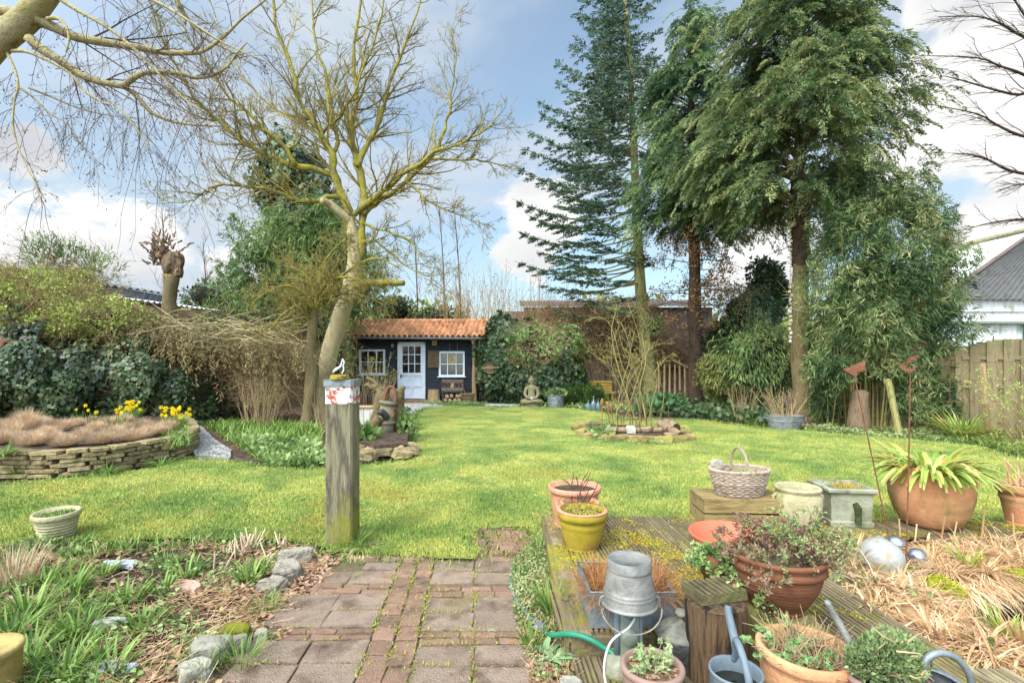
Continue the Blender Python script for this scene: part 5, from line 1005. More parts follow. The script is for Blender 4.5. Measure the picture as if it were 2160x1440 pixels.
# ------------------------------------------------------------------ hedges and shrubs, left side
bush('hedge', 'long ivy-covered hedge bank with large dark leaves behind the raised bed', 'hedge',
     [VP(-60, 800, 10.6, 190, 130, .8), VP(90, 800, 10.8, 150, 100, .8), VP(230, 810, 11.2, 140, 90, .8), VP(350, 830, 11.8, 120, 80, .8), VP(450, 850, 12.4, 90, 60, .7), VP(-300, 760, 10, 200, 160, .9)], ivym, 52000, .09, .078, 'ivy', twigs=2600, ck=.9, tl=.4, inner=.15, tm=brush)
bush('shrub', 'tall sprawling shrub with fresh light green leaves above the ivy at the left edge', 'shrub',
     [VP(40, 640, 11.4, 110, 50, .8), VP(150, 640, 11.6, 90, 50, .8), VP(90, 600, 11.8, 70, 36, .6), VP(220, 670, 11.2, 80, 45, .6), VP(-60, 640, 11.2, 90, 70, .8), VP(10, 590, 12, 50, 26, .4), VP(60, 690, 10.8, 110, 40, .5), VP(180, 600, 12, 30, 36, .4)], shrubl, 30000, .06, .036, 'random', twigs=4500, ck=.55, inner=.9, tl=.55, tm=mat('hedge_twig', [(110, 84, 60), (150, 120, 88), (120, 112, 66)], 3, bump=0, rnd=.35))
bush('shrub', 'small green willow-leaved shrub tips rising above the hedge against the sky at left', 'shrub',
     [VP(120, 545, 12.6, 70, 45, .5), VP(200, 570, 12.6, 50, 40, .5)], bambl2, 2200, .14, .025, 'up', twigs=260, ck=0, inner=.9, tl=.6, tm=twigd)
bush('brush_pile', 'big pile of brown pruned brushwood in the middle of the left hedge', 'brushwood',
     [VP(400, 785, 12.2, 110, 74, .8), VP(520, 800, 12.6, 110, 76, .8), VP(300, 745, 12, 90, 52, .7), VP(590, 780, 13, 70, 66, .7), VP(200, 760, 11.6, 90, 30, .4)], brownn, 1800, .08, .03, 'random', twigs=9000, ck=.82, inner=.5, tl=.55, tm=brush)
t = thing('conifer_clippings', 'drooping yellow-green wilted conifer branches heaped on top of the brushwood', 'clippings', A(*P(400, 0, 11.9)[:2], 0)); off = np.array(t.location)
C, D = [], []
for u, v, n_, su, sv in [(300, 690, 60, 40, 14), (370, 700, 80, 34, 20), (400, 730, 70, 26, 24), (470, 710, 50, 30, 16), (540, 715, 50, 34, 10), (600, 725, 50, 30, 10), (340, 670, 40, 40, 10), (250, 680, 30, 30, 12)]:
    for _ in range(n_): C.append(P(u + R.gauss(0, su), v + R.gauss(0, sv), 11.6 + R.gauss(0, .35))); D.append(A(R.gauss(.3, .6), -.5 + R.gauss(0, .4), R.uniform(-.4, .2)))
f = M(); sprays(f, np.array(C) - off, np.array(D), 26, .55, .16, .8, .1, .022); f.build('foliage', clip_l, t); tw = Tw()
for _ in range(160): tw.poly(wander(P(R.uniform(250, 620), R.uniform(680, 730), 11.7 + R.gauss(0, .3)), A(R.choice((-1, 1)), R.gauss(0, .4), R.uniform(-.3, .4)), R.uniform(.5, 1.5), 4, .15), .014, .005)
tw.put(M(), 4, off).build('stick', barkp, t)
bush('shrub', 'dense bare orange-brown twig shrub between the brush pile and the fruit tree', 'shrub', [VP(560, 780, 12, 60, 60, .6), VP(600, 800, 12, 50, 60, .6)], shrubl, 500, .03, .02, twigs=1300, ck=0, inner=.8, tl=.6, tm=twigt)
def twigbush(name, label, base, n, h, spread, mt, r=.006, sub=5, lm=None, nl=0, cat='shrub', rb=.12, group=None, part='stem_growth', ll=.03, lvl=0, k=3, sl=.3):
    t = thing(name, label, cat, base, group=group); tw = Tw()
    for _ in range(n):
        a = R.random() * TAU; rr = math.sqrt(R.random()) * rb; s_ = spread * R.random(); p_ = A(math.cos(a) * rr, math.sin(a) * rr, 0)
        pts = wander(p_, A(math.cos(a) * s_, math.sin(a) * s_, 1), h * R.uniform(.55, 1.05), 6, .07, .03); tw.poly(pts, r * R.uniform(.7, 1.3), r * .35)
        if sub: ramify(tw, pts, r * .7, r * .3, sub, h * sl, lvl, .55, .1, .05, .25, (3,), r * .3)
    tw.put(M(), k).build(part, mt, t)
    if nl: tp = np.array(tw.tips); tp = tp[rng.choice(len(tp), nl)] + rng.normal(size=(nl, 3)) * .015; M().leaves(tp, randdir(nl, .6), ll, ll * .55).build('foliage', lm, t)
    return t
twigbush('hydrangea_shrub', 'pale tan leafless shrub with many upright stems left of the small fruit tree', G(548, 900), 60, 1.2, .5, twigt, .006, 4, shrubl, 240, rb=.3)
twigbush('hydrangea_shrub', 'leafless budding shrub in front of the left shed window', G(760, 880) + A(.1, .6, 0), 48, 1.75, .55, twigt, .008, 4, shrubl, 420, rb=.4, ll=.045)
twigbush('shrub', 'thin red-brown stems leaning at the foot of the fruit tree', G(680, 900), 26, .9, .5, twigt, .006, 3, rb=.15)
bush('shrub', 'mixed dark shrubs under the bamboo thicket left of the shed', 'shrub', [VP(560, 690, 16.5, 90, 50, .7), VP(660, 700, 16.6, 80, 60, .7), VP(700, 760, 16, 40, 70, .5), VP(480, 680, 16.5, 70, 40, .6)], bambl2, 4200, .2, .035, 'random', twigs=1200, ck=.75, tl=.8)
for u, v, ru, rv, Yd, lb in [(830, 655, 40, 28, 21, 'dark evergreen shrub top behind the left end of the tiled roof'), (920, 672, 50, 20, 21, 'low dark laurel top behind the middle of the tiled roof'), (440, 630, 45, 35, 20, 'dark evergreen tree top between pollard and bamboo')]:
    bush('evergreen_shrub', lb, 'shrub', [VP(u, v, Yd, ru, rv, .8), VP(u + 5, v + 60, Yd, ru * .8, 60, .7)], ivym, 2200, .14, .08, 'random', twigs=120, ck=.8, tl=.5)
# far backdrop: a run of hedge and trees along the horizon
fb = [VP(u, 715 + 18 * math.sin(u * .013), 34, 150, 50 + 12 * math.sin(u * .03), 2) for u in range(-500, 2800, 150)]
m = M(); foliage(m, fb, 26000, .5, .3, 'random', .3); core(m, fb, .85); tag(m.build('distant_woodland', hedgel), kind='stuff')
# bare hedge tops in the middle distance
for u, n_, lb in [(1010, 70, 'tall bare orange-brown shrub stems just right of the shed roof'), (1085, 60, 'tall bare upright stems above the ivy right of the shed'), (1150, 40, 'short bare stems rising at the left end of the brown plank shed'), (950, 45, 'bare pale stems standing behind the right half of the tiled roof')]:
    Yd = 21; twigbush('bare_shrub', lb, A(*P(u, 0, Yd)[:2], 0), n_, 5.2 + R.uniform(-.5, .6), .3, twigt if u < 1120 else brush, .014, 8, hedgel, 260, rb=.9, ll=.08, lvl=0, sl=.2)
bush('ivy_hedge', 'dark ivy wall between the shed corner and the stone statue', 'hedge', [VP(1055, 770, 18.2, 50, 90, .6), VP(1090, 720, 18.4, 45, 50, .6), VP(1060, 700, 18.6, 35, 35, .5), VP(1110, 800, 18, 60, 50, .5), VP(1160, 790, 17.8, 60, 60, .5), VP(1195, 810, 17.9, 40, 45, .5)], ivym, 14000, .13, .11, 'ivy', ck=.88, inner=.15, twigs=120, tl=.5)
bush('shrub', 'lighter green ivy mound with a tangle of tan twigs above the stone statue', 'shrub', [VP(1120, 715, 17.8, 50, 34, .5), VP(1175, 730, 17.9, 55, 45, .5), VP(1140, 745, 17.6, 60, 26, .4)], ivyn, 4200, .12, .09, 'ivy', ck=.85, twigs=1500, tl=.5, tm=twigt, inner=.3)
bush('shrub', 'tangled brown bramble hedge behind the mossy bench', 'shrub', [VP(1240, 720, 20, 110, 70, .8), VP(1340, 740, 20, 80, 80, .8), VP(1180, 680, 20.5, 70, 34, .6), VP(1290, 680, 20.5, 90, 30, .6), VP(1420, 760, 20.5, 60, 50, .6)], hedgel, 2600, .08, .05, twigs=8000, ck=.7, inner=.5, tl=.9, tm=mat('bramble_twig', [(124, 96, 66), (160, 128, 94), (134, 110, 66)], 3, bump=0, rnd=.35))
for u, v, ru, rv, Yd, lb, mt, L in [(1580, 660, 60, 60, 17.5, 'dark blue-green conifer shrub behind the dead brown branches', cypg, .14), (1615, 610, 34, 60, 18, 'pointed dark holly bush just left of the thick cypress trunk', ivym, .12), (1540, 720, 50, 40, 18, 'dark broad evergreen behind the right paling fence', ivym, .13), (1600, 750, 85, 62, 14.2, 'feathery arching green bamboo mound left of the thick cypress trunk', bambl2, .16), (1520, 790, 45, 45, 15.5, 'olive green feathery shrub beside the dark conifer trunk', hedgel, .12)]:
    bush('evergreen_shrub', lb, 'shrub', [VP(u, v, Yd, ru, rv, .7), VP(u + ru * .3, v + rv * .5, Yd, ru * .8, rv * .8, .6)], mt, 6500, L, .09 if mt is ivym else .03, 'down' if mt is not ivym else 'random', ck=.8, twigs=200, tl=.4, inner=.4)
bush('shrub', 'glossy dark evergreen bush low behind the pale planter board near the shed', 'shrub', [VP(1380, 690, 18.5, 22, 20, .3)], ivyn, 500, .1, .06, ck=.6)
# low plants below the conifers
def cover(name, label, polypx, n, L, W, mt, up=.5, h=.0, cat='ground cover', z=0.0, blade=False, kind='stuff', droop=.5, hmax=.15):
    poly = [G(u, v, z)[:2] for u, v in polypx]; a = np.array(poly); X = rng.uniform(a[:, 0].min(), a[:, 0].max(), n * 3); Y = rng.uniform(a[:, 1].min(), a[:, 1].max(), n * 3); k = inpoly(X, Y, poly); X, Y = X[k][:n], Y[k][:n]
    p = np.c_[X, Y, np.full(len(X), z)]; mm = M()
    lumpy = np.clip(.5 + .5 * fnoise(p, 3.1, 4), 0, 1)
    if blade:
        kk = lumpy > .25; p = p[kk]; mm.blades(p, np.c_[rng.normal(size=(len(p), 2)) * .45, np.ones(len(p))], L * (.5 + .8 * rng.random(len(p))), W, droop)
    else: p[:, 2] += hmax * lumpy * rng.random(len(p)); mm.leaves(p, np.c_[rng.normal(size=(len(p), 2)), np.full(len(p), up)], L * (.5 + .8 * rng.random(len(p))), W, rnd=np.clip(lumpy * .7 + .3 * rng.random(len(p)), 0, 1), mid=.5)
    o = mm.build(name, mt); o['kind'] = kind; return o
cover('ground_cover', '', [(1330, 850), (1400, 846), (1500, 846), (1640, 850), (1660, 905), (1560, 893), (1430, 880), (1340, 872)], 5200, .16, .12, ivym, hmax=.4)
cover('ground_cover', '', [(1040, 850), (1200, 846), (1330, 850), (1340, 874), (1240, 864), (1120, 857)], 2600, .12, .06, coverl, hmax=.15)
cover('ground_cover', '', [(880, 851), (1030, 851), (1020, 858), (940, 857)], 1800, .07, .04, coverl, hmax=.15)
cover('ground_cover', '', [(1690, 900), (1830, 890), (1990, 905), (2060, 940), (1940, 928), (1780, 914), (1700, 910)], 3500, .06, .035, coverl, hmax=.08)
cover('ground_cover', '', [(2030, 930), (2190, 900), (2400, 960), (2300, 1010), (2160, 968)], 5000, .1, .03, hedgel, hmax=.25)
cover('border_grass', '', [(1540, 885), (1620, 880), (1660, 900), (1600, 900)], 700, .25, .012, greenb, blade=True)
cover('border_grass', '', [(2000, 925), (2180, 930), (2400, 960), (2160, 965), (2040, 940)], 1400, .22, .012, greenb, blade=True)
cover('fallen_leaves', '', [(1480, 870), (1700, 875), (1990, 880), (2160, 900), (2160, 930), (1960, 925), (1780, 912), (1600, 897)], 3000, .06, .045, deadl, up=.2, hmax=.03)
cover('fallen_leaves', '', [(330, 880), (600, 860), (700, 890), (640, 985), (500, 950), (420, 893)], 2500, .06, .045, deadl, up=.2, hmax=.03)
bush('hellebore', 'round clump of broad mid-green leaves at the lawn edge behind the rose bed', 'plant', [VP(1400, 855, 14.6, 32, 16, .5), VP(1370, 862, 14.2, 24, 13, .4)], leafm('hellebore_leaf', [(44, 70, 40), (68, 98, 58), (104, 128, 88)]), 1100, .17, .11, 'up', ck=.6, inner=.6)
for u, v, ru, lb in [(1212, 842, 24, 'clipped box ball beside the zinc tub, left of the two box balls'), (1250, 843, 26, 'clipped box ball in front of the mossy bench, right of the two box balls')]:
    bush('box_bush', lb, 'shrub', [VP(u, v - 2, 16.9, ru, 26, .42)], box_l, 2600, .05, .035, 'up', ck=.86, inner=.25, twigs=0, group='box bushes by the bench')
bush('strap_plant', 'arching strap-leaved yellow-green plant in front of the right fence', 'plant', [VP(2030, 905, 9.6, 8, 5, .1)], coverl, 60, .1, .05, ck=0)
tussock(M(), (0, 0, 0), 200, .75, .03, .8, .55, 1.0, .2).build('foliage', strapl, bpy.data.objects['strap_plant'])
twigbush('shrub', 'yellow-green twiggy shrub at the right edge before the fence', A(*P(2175, 0, 8.5)[:2], 0), 60, 1.35, .6, twigt, .006, 6, shrubl, 1500, ll=.04, rb=.2)
twigbush('shrub', 'low tangled bare shrub behind the zinc tub at the foot of the cypress', G(1565, 890), 30, .95, .7, twigt, .006, 5, shrubl, 60, rb=.15)
# green plants of the left flower bed
cover('border_grass', '', [(430, 900), (520, 885), (680, 905), (670, 985), (560, 982), (470, 925)], 5200, .26, .02, greenb, blade=True, droop=.5)
cover('border_grass', '', [(745, 925), (800, 925), (790, 945), (745, 945)], 400, .2, .014, greenb, blade=True)
cover('ground_cover', '', [(500, 925), (680, 950), (700, 990), (560, 985)], 2400, .1, .06, coverl, hmax=.2)
bush('hellebore', 'dark leafy perennial right behind the tall wooden post', 'plant', [VP(765, 935, 8.2, 26, 28, .25)], ivyn, 420, .14, .09, 'up', ck=.5, inner=.6)

# ------------------------------------------------------------------ raised bed with tan tussocks, left
bp = [G(-300, 1030), G(0, 1006), G(120, 1004), G(220, 994), G(310, 978), G(375, 962), G(403, 944), G(400, 925), G(380, 905)]
bpc = smooth_path(bp, 5); m = M(); hh = .34; ly = 6; acc = np.concatenate([[0], np.cumsum(np.linalg.norm(np.diff(bpc, axis=0), axis=1))])
wt = thing('raised_bed_wall', 'low curved dry-stone wall of flat yellowish stones edging the tussock bed', 'wall', (bpc[10][0], bpc[10][1], 0)); off = A(bpc[10][0], bpc[10][1], 0)
for j in range(ly):
    s = R.uniform(0, .2)
    while s < acc[-1] - .1:
        l = R.uniform(.12, .4); c_ = np.array([np.interp(s + l / 2, acc, bpc[:, i]) for i in range(3)]); c2_ = np.array([np.interp(s + l / 2 + .05, acc, bpc[:, i]) for i in range(3)]); dd = c2_ - c_
        m.rough(c_ - off + A(0, R.uniform(-.02, .02), .028 + j * .056 + R.uniform(-.004, .004)), (l - .012, .2 + R.uniform(-.03, .05), .05), rz=math.atan2(dd[1], dd[0]) + R.uniform(-.05, .05), amp=.08, n=2, pw=.22); s += l
m.build('stone_course', wallm, wt, smooth=False)
m = M(); bk = [A(-9, 10.6, 0), A(-12, 9, 0), A(-12, 6, 0)]; poly = [p[:2] for p in bpc] + [(-7.5, 11.0), (-8.2, 11.8), (-12, 11), (-12, 6)]
m.prism(np.array(poly), -.02, hh - .05); o = m.build('bed_soil', soil); o['kind'] = 'structure'
tp_ = thing('tan_tussock', 'soft tan dry tussock among the massed tussocks of the raised stone bed', 'ornamental grass', (0, 0, 0), group='tan tussocks in the raised bed')
m = M(); dd_ = randdir(1300, .35); dd_[:, 2] = np.abs(dd_[:, 2]) + .3; m.blades(dd_ * A(.07, .07, .01), dd_, .15 + .12 * rng.random(1300), .0055, .05); m.build('foliage', tuftl, tp_)
spots_ = [(25, 920), (95, 930), (170, 938), (240, 930), (60, 900), (130, 905), (200, 905), (265, 905), (330, 918), (10, 880 + 15), (90, 885), (160, 888), (230, 890), (300, 898), (350, 905), (5, 950), (70, 955), (140, 958), (215, 950), (280, 940), (310, 925), (-40, 925), (-60, 960), (195, 880), (260, 882), (35, 938), (115, 948)]
for i, (u, v) in enumerate(spots_):
    p = G(u, 893 + (v - 880) * .62, hh - .05); o_ = tp_ if i == 0 else dup(tp_, p, R.random() * 6, R.uniform(.68, .98)); o_.location = tuple(p); o_.scale = (o_.scale[0],) * 3 if i else (1, 1, 1)
o_ = dup(tp_, G(55, 905, hh), 1, (1.2, 1.2, 1.5), label='tallest straw-yellow tussock at the back of the raised stone bed below the ivy')
def daffs(base, n, lb, sp=.22):
    t = thing('daffodil_clump', lb, 'daffodils', base, group='daffodils behind the raised bed'); m = M(); tussock(m, (0, 0, 0), 14 * n, .34, .012, .35, .3, 1.0, sp * .7); m.build('foliage', greenb, t); m = M()
    for _ in range(n):
        a, r_ = R.random() * TAU, R.random() * sp; c_ = A(math.cos(a) * r_, math.sin(a) * r_, R.uniform(.24, .42)); fd = nrmz(A(R.gauss(.2, .5), -1, R.uniform(-.1, .3)))
        ax = nrmz(np.cross(fd, A(0, 0, 1))); b_ = np.cross(fd, ax); q = np.array([math.cos(k * TAU / 6) * ax + math.sin(k * TAU / 6) * b_ for k in range(6)]); m.leaves(np.repeat(c_[None], 6, 0), q, .042, .026, fd[None]); m.tube([c_, c_ + fd * .03], [.009, .015], 6, cap=False)
    m.build('flower', daffp, t); return t
for u, v, n, lb in [(275, 872, 26, 'densest clump of yellow daffodils behind the middle of the raised bed'), (370, 890, 24, 'yellow daffodil clump at the right end of the raised bed'), (185, 880, 4, 'pair of daffodils low in front of the ivy left of the dense clump'), (112, 862, 2, 'lone daffodils high before the ivy hedge'), (42, 868, 1, 'single daffodil beside the tall straw tussock'), (247, 888, 3, 'small daffodil group among the tan tussocks')]:
    daffs(G(u, v + 18, .25), n, lb)
cover('border_grass', '', [(330, 925), (400, 905), (400, 940), (360, 950)], 500, .2, .012, greenb, blade=True, z=.3)
for u, v, lb in [(345, 975, 'green grass tuft growing against the raised bed wall near its right end'), (235, 992, 'green grass tuft growing at the foot of the raised bed wall'), (5, 960, 'green grass tuft on top of the raised bed at the left edge')]:
    t = thing('grass_tuft', lb, 'grass tuft', G(u, v + 8) - A(0, .05, 0) if v > 965 else G(u, v, .3)); m = M(); tussock(m, (0, 0, 0), 90, .28, .012, .9, .6, .8, .07); m.build('foliage', greenb, t)

# ------------------------------------------------------------------ tall wooden post in the lawn
pY = 3.80; px = P(714, 0, pY)[0]; t = thing('wooden_post', 'tall square lichened timber post with zinc cap and flaking white top in the lawn edge', 'post', (px, pY + .1, 0)); hP = 1.4 - (806 - HY) / F * pY
w_ = .205; m = M(); c_ = .012
def cham(m, w_, z0, z1, mi=0, ch=.014, w1=None):
    w1 = w1 or w_; vs = []
    for z, ww in ((z0, w_), (z1, w1)):
        h_ = ww / 2; vs += [(x, y, z) for x, y in ((-h_ + ch, -h_), (h_ - ch, -h_), (h_, -h_ + ch), (h_, h_ - ch), (h_ - ch, h_), (-h_ + ch, h_), (-h_, h_ - ch), (-h_, -h_ + ch))]
    i = np.arange(8); m.add(vs, [np.stack([i, (i + 1) % 8, (i + 1) % 8 + 8, i + 8], 1), i[::-1][None], (i + 8)[None]], mi=mi)
zb = hP - .165; cham(m, w_, -.05, zb); m.build('shaft', postw, t); m = M(); cham(m, w_ + .004, zb, hP - .002); m.build('painted_band', paintm, t)
m = M(); cham(m, w_ + .03, hP - .03, hP + .018, ch=.02); m.build('cap', zincm, t)
t = tag(M().rough((0, 0, .02), (.12, .12, .042), amp=.1, n=2, pw=.4).build('mossy_stone', mat('mossy_brick', [(140, 124, 44), (178, 156, 60), (120, 96, 50)], 12, bump=1, bscale=90), loc=(px + 0, pY + .02, hP + .016)), 'small mossy yellow stone lying on the cap of the tall post', 'stone')
t = thing('metal_bird', 'small white curved metal bird ornament standing on the post stone', 'garden ornament', (px, pY + .04, hP + .055)); s_ = pY / F
m = M(); m.tube(smooth_path([A(-.06, 0, .02), A(-.03, 0, .045), A(0, 0, .065), A(.012, 0, .1), A(.02, 0, .12)], 4), [.002, .005, .008, .011, .012, .011, .01, .009, .008, .007, .006, .005, .005, .004, .004, .003, .002], 7).build('body', whitep, t, smooth=True)
M().tube(smooth_path([A(.012, 0, .012), A(.026, 0, .04), A(.022, 0, .07), A(.03, 0, .1), A(.014, 0, .125)], 4), .0045, 6).build('neck', whitep, t); M().tube([(0, 0, -.005), (0, 0, .06)], .003, 5).build('leg', ironm, t)
t = thing('grass_tuft', 'dark green tuft with withered tan blades at the right foot of the tall post', 'grass tuft', (px + .13, pY + .02, 0)); m = M(); tussock(m, (0, 0, 0), 150, .2, .006, .7, .5, 1, .05); m.build('foliage', greenb, t); m = M(); tussock(m, (.08, -.1, 0), 260, .2, .005, 1.2, 1.0, .6, .09, lean=(.3, -.5)); m.build('dry_foliage', strawl, t)

# ------------------------------------------------------------------ old hand pump with driftwood, planter and stone bed
pb = G(822, 934); t = thing('hand_pump', 'old rusty cast-iron hand pump leaning among driftwood in the stone bed', 'hand pump', pb); s = pb[1] / F
def L3(u, v, dy=0): q = P(u, v, pb[1] + dy); return q - pb
M().tube([L3(812, 934), L3(815, 885), L3(820, 848)], [.16, .15, .13], 14, wob=.02).tube([L3(816, 893), L3(816, 888)], .17, 14).tube([L3(819, 852), L3(820, 846)], .17, 14).tube([L3(813, 918), L3(814, 913)], .175, 14).build('pump_body', mat('pump_iron', [(84, 80, 64), (124, 116, 92), (130, 84, 60)], 6, bump=.5), t, smooth=True)
M().tube(smooth_path([L3(815, 880, -.12), L3(806, 868, -.22), L3(800, 872, -.28)], 3), [.07, .065, .06, .055, .05, .05, .05], 10).build('spout', ironm, t, smooth=True)
M().tube(smooth_path([L3(810, 846, 0), L3(818, 818, 0), L3(832, 820, 0), L3(834, 850, 0), L3(828, 880, -.1)], 4), .025, 7).build('handle', rustm, t)
t = thing('driftwood', 'mossy forked driftwood trunk standing around the hand pump', 'driftwood', pb + A(0, .2, 0)); o_ = np.array(t.location)
def LL(pts, dy=0): return smooth_path([P(u, v, pb[1] + .15 + dy) - o_ for u, v in pts], 3)
m = M()
for pts, r0, r1, dy in [([(786, 932), (792, 895), (800, 850), (800, 822), (788, 815), (772, 814)], .19, .05, 0), ([(848, 930), (840, 880), (838, 850), (843, 830), (850, 816)], .17, .07, 0), ([(798, 826), (790, 806), (774, 795)], .07, .025, 0), ([(775, 935), (785, 905), (800, 880)], .13, .1, -.3), ([(808, 845), (812, 822), (808, 812)], .07, .03, -.1), ([(845, 905), (870, 905), (885, 902)], .05, .02, -.1)]:
    q = LL(pts, dy); q[1:-1] += rng.normal(size=(len(q) - 2, 3)) * .015; m.tube(q, .8 * np.linspace(r0, r1, len(q)) * (1 + .06 * rng.normal(size=len(q))), 9, wob=.16)
m.build('trunk', mat('driftwood_timber', [(78, 66, 46), (122, 104, 74), (104, 96, 54)], 6, bump=1, bscale=18, rnd=.1), t, smooth=True)
M().box(P(838, 880, pb[1] + .3) - o_, (.26, .05, 1.05)).build('back_board', fencem, t)
bush('ivy', 'ivy sprig trailing on the right side of the driftwood', 'ivy', [VP(856, 900, 8.9, 14, 34, .15)], ivyn, 200, .08, .07, 'ivy', ck=.4)
t = thing('stone_edging', 'crooked low edging of mossy stones round the hand pump bed', 'edging', G(815, 955)); o_ = np.array(t.location)
for u, v in [(760, 948), (785, 955), (810, 958), (838, 952), (856, 945), (862, 955), (848, 962), (775, 965), (750, 940)]:
    M().rough(G(u, v + 10) - o_ + A(0, 0, .1), (R.uniform(.22, .34), .2, R.uniform(.1, .16)), amp=.2, rz=R.uniform(-.4, .4), pw=.4).build('stone', wallm, t)
M().prism(np.array([G(750, 955), G(790, 968), (G(858, 962)), G(862, 935), G(760, 930)])[:, :2] - o_[:2], -.02, .2).build('bed_soil', soil, t)
t = thing('board_planter', 'pale weathered plank planter box behind the tall post', 'planter', G(755, 913) + A(0, .0, 0)); m = M()
for i in range(8): m.box((-.2 + i * .13, 0, .26), (.122, .03, .52 + .01 * math.sin(i * 3)))
m.box((.73, .4, .26), (.03, .8, .52)); m.box((-.3, .4, .26), (.03, .8, .52)); m.build('board', mat('pale_board', [(168, 160, 144), (196, 190, 176), (150, 144, 124)], 4, (3, 3, .5), bump=.4, rnd=.15), t)
M().tube([(-.3, -.02, .54), (.74, -.02, .54)], .03, 7, wob=.1).build('rim', logm, t); M().box((.2, .4, .46), (1, .74, .04)).build('soil_fill', soil, t)

# ------------------------------------------------------------------ statue, tub, bench, bottles at the back of the lawn
st = G(1121, 858); st[1] = 16.6; st[0] = P(1121, 0, 16.6)[0]; t = thing('stone_statue', 'weathered seated meditating stone figure against the dark ivy', 'statue', (st[0], st[1], .0)); t.scale = (.84,) * 3
import bmesh
def skin(name, mt, parent, verts, edges, radii, sub=2):
    me = bpy.data.meshes.new(name); me.from_pydata([tuple(v) for v in verts], edges, []); o = bpy.data.objects.new(name, me); sc.collection.objects.link(o)
    md = o.modifiers.new('s', 'SKIN'); md.use_smooth_shade = True
    for i, r_ in enumerate(radii): me.skin_vertices[0].data[i].radius = (r_, r_) if np.isscalar(r_) else r_
    me.skin_vertices[0].data[0].use_root = True; ms = o.modifiers.new('d', 'SUBSURF'); ms.levels = ms.render_levels = sub; me.materials.append(mt); o.parent = parent; return o
zz = .16
V = [(0, 0, zz + .1), (0, 0, zz + .3), (0, -.01, zz + .5), (0, -.01, zz + .64), (0, -.01, zz + .72), (0, -.02, zz + .82), (0, -.02, zz + .92), (0, 0, zz + 1.02),
     (-.2, -.01, zz + .6), (-.27, -.04, zz + .38), (-.2, -.17, zz + .24), (-.06, -.24, zz + .2), (.2, -.01, zz + .6), (.27, -.04, zz + .38), (.2, -.17, zz + .24), (.06, -.24, zz + .2),
     (-.2, -.05, zz + .08), (-.4, -.16, zz + .07), (-.22, -.3, zz + .07), (.05, -.32, zz + .08), (.2, -.05, zz + .08), (.4, -.16, zz + .07), (.22, -.32, zz + .1), (-.05, -.34, zz + .12)]
E = [(0, 1), (1, 2), (2, 3), (3, 4), (4, 5), (5, 6), (6, 7), (3, 8), (8, 9), (9, 10), (10, 11), (3, 12), (12, 13), (13, 14), (14, 15), (0, 16), (16, 17), (17, 18), (18, 19), (0, 20), (20, 21), (21, 22), (22, 23)]
RR = [(.2, .15), (.17, .13), (.18, .12), (.13, .1), .06, .095, .1, .045, .085, .07, .055, .04, .085, .07, .055, .04, .11, .1, .08, .05, .11, .1, .08, .05]
skin('body', statm, t, V, E, RR)
m = M(); m.tube([(-.04, -.11, zz + .86), (-.025, -.118, zz + .855), (-.012, -.112, zz + .86)], .008, 5).tube([(.04, -.11, zz + .86), (.025, -.118, zz + .855), (.012, -.112, zz + .86)], .008, 5).tube([(0, -.115, zz + .88), (0, -.135, zz + .84)], [.008, .016], 6).tube([(-.025, -.112, zz + .808), (0, -.12, zz + .804), (.025, -.112, zz + .808)], .007, 5)
m.tube([(-.1, 0, zz + .9), (-.105, 0, zz + .8)], .018, 6).tube([(.1, 0, zz + .9), (.105, 0, zz + .8)], .018, 6).build('face', statm, t)
M().rough((0, 0, zz + .93), (.23, .24, .16), amp=.06, n=3, pw=1).rough((0, .01, zz + 1.03), (.11, .11, .1), amp=.06, n=2, pw=1).build('hair', statm, t)
M().lathe([(.001, .0), (.4, 0), (.4, .06), (.34, .09), (.34, .15), (.3, .17), (.001, .17)], 20, sy=.75, wob=.02).build('plinth', statm, t); M().lathe([(.001, 0), (.045, 0), (.05, .06), (.001, .06)], 10, (0, -.3, zz + .2)).build('bowl', whitep, t)
def tub(name, label, p, r, h, mt, taper=.86, sx=1, sy=1, bands=(.3, .7), handles=True, fill=soil, cat='tub', k=36):
    t = thing(name, label, cat, p); prof = [(.001, .002), (r * taper, 0)]
    for b in np.linspace(.05, .95, 19): rr = r * (taper + (1 - taper) * b); prof.append((rr + (.008 if any(abs(b - x) < .03 for x in bands) else 0), h * b))
    prof += [(r, h * .97), (r + .012, h), (r + .004, h + .008), (r - .008, h), (r - .02, h * .9)]; M().lathe(prof, k, sx=sx, sy=sy).build('body', mt, t, smooth=True)
    if handles:
        for s_ in (-1, 1): M().tube([(s_ * r * sx * .97, -.06, h * .78), (s_ * (r * sx + .04), -.05, h * .86), (s_ * (r * sx + .04), .05, h * .86), (s_ * r * sx * .97, .06, h * .78)], .009, 6).build('handle', mt, t)
    M().disc(r - .015, h * .86, k, sx=sx, sy=sy).build('soil_fill', fill, t); return t
t = tub('zinc_tub', 'round zinc tub of pale green plants beside the stone statue', A(*P(1172, 0, 16.6)[:2], 0), .28, .42, zincm, .95, handles=False)
bush('sedum', 'rounded pale green plant filling the round zinc tub by the statue', 'plant', [((P(1172, 0, 16.6)[0], 16.6, .46), (.33, .3, .14))], coverl, 700, .06, .04, 'up', loc=(P(1172, 0, 16.6)[0], 16.6, .4), ck=.7)
t = tub('zinc_tub', 'wide oval zinc tub with bare shrub stems before the thick cypress trunk', G(1656, 905), .40, .30, zincm, .8, sy=.62, bands=(.6, .66))
tb = twigbush('potted_hydrangea', 'bare tan hydrangea stems growing out of the wide zinc tub', np.array(G(1656, 905)) + A(0, 0, .27), 46, .72, .75, twigt, .007, 4, shrubl, 40, rb=.25)
t = thing('garden_bench', 'mossy slatted wooden bench behind the box balls', 'bench', A(*P(1248, 0, 17.8)[:2], 0)); bw = 1.55
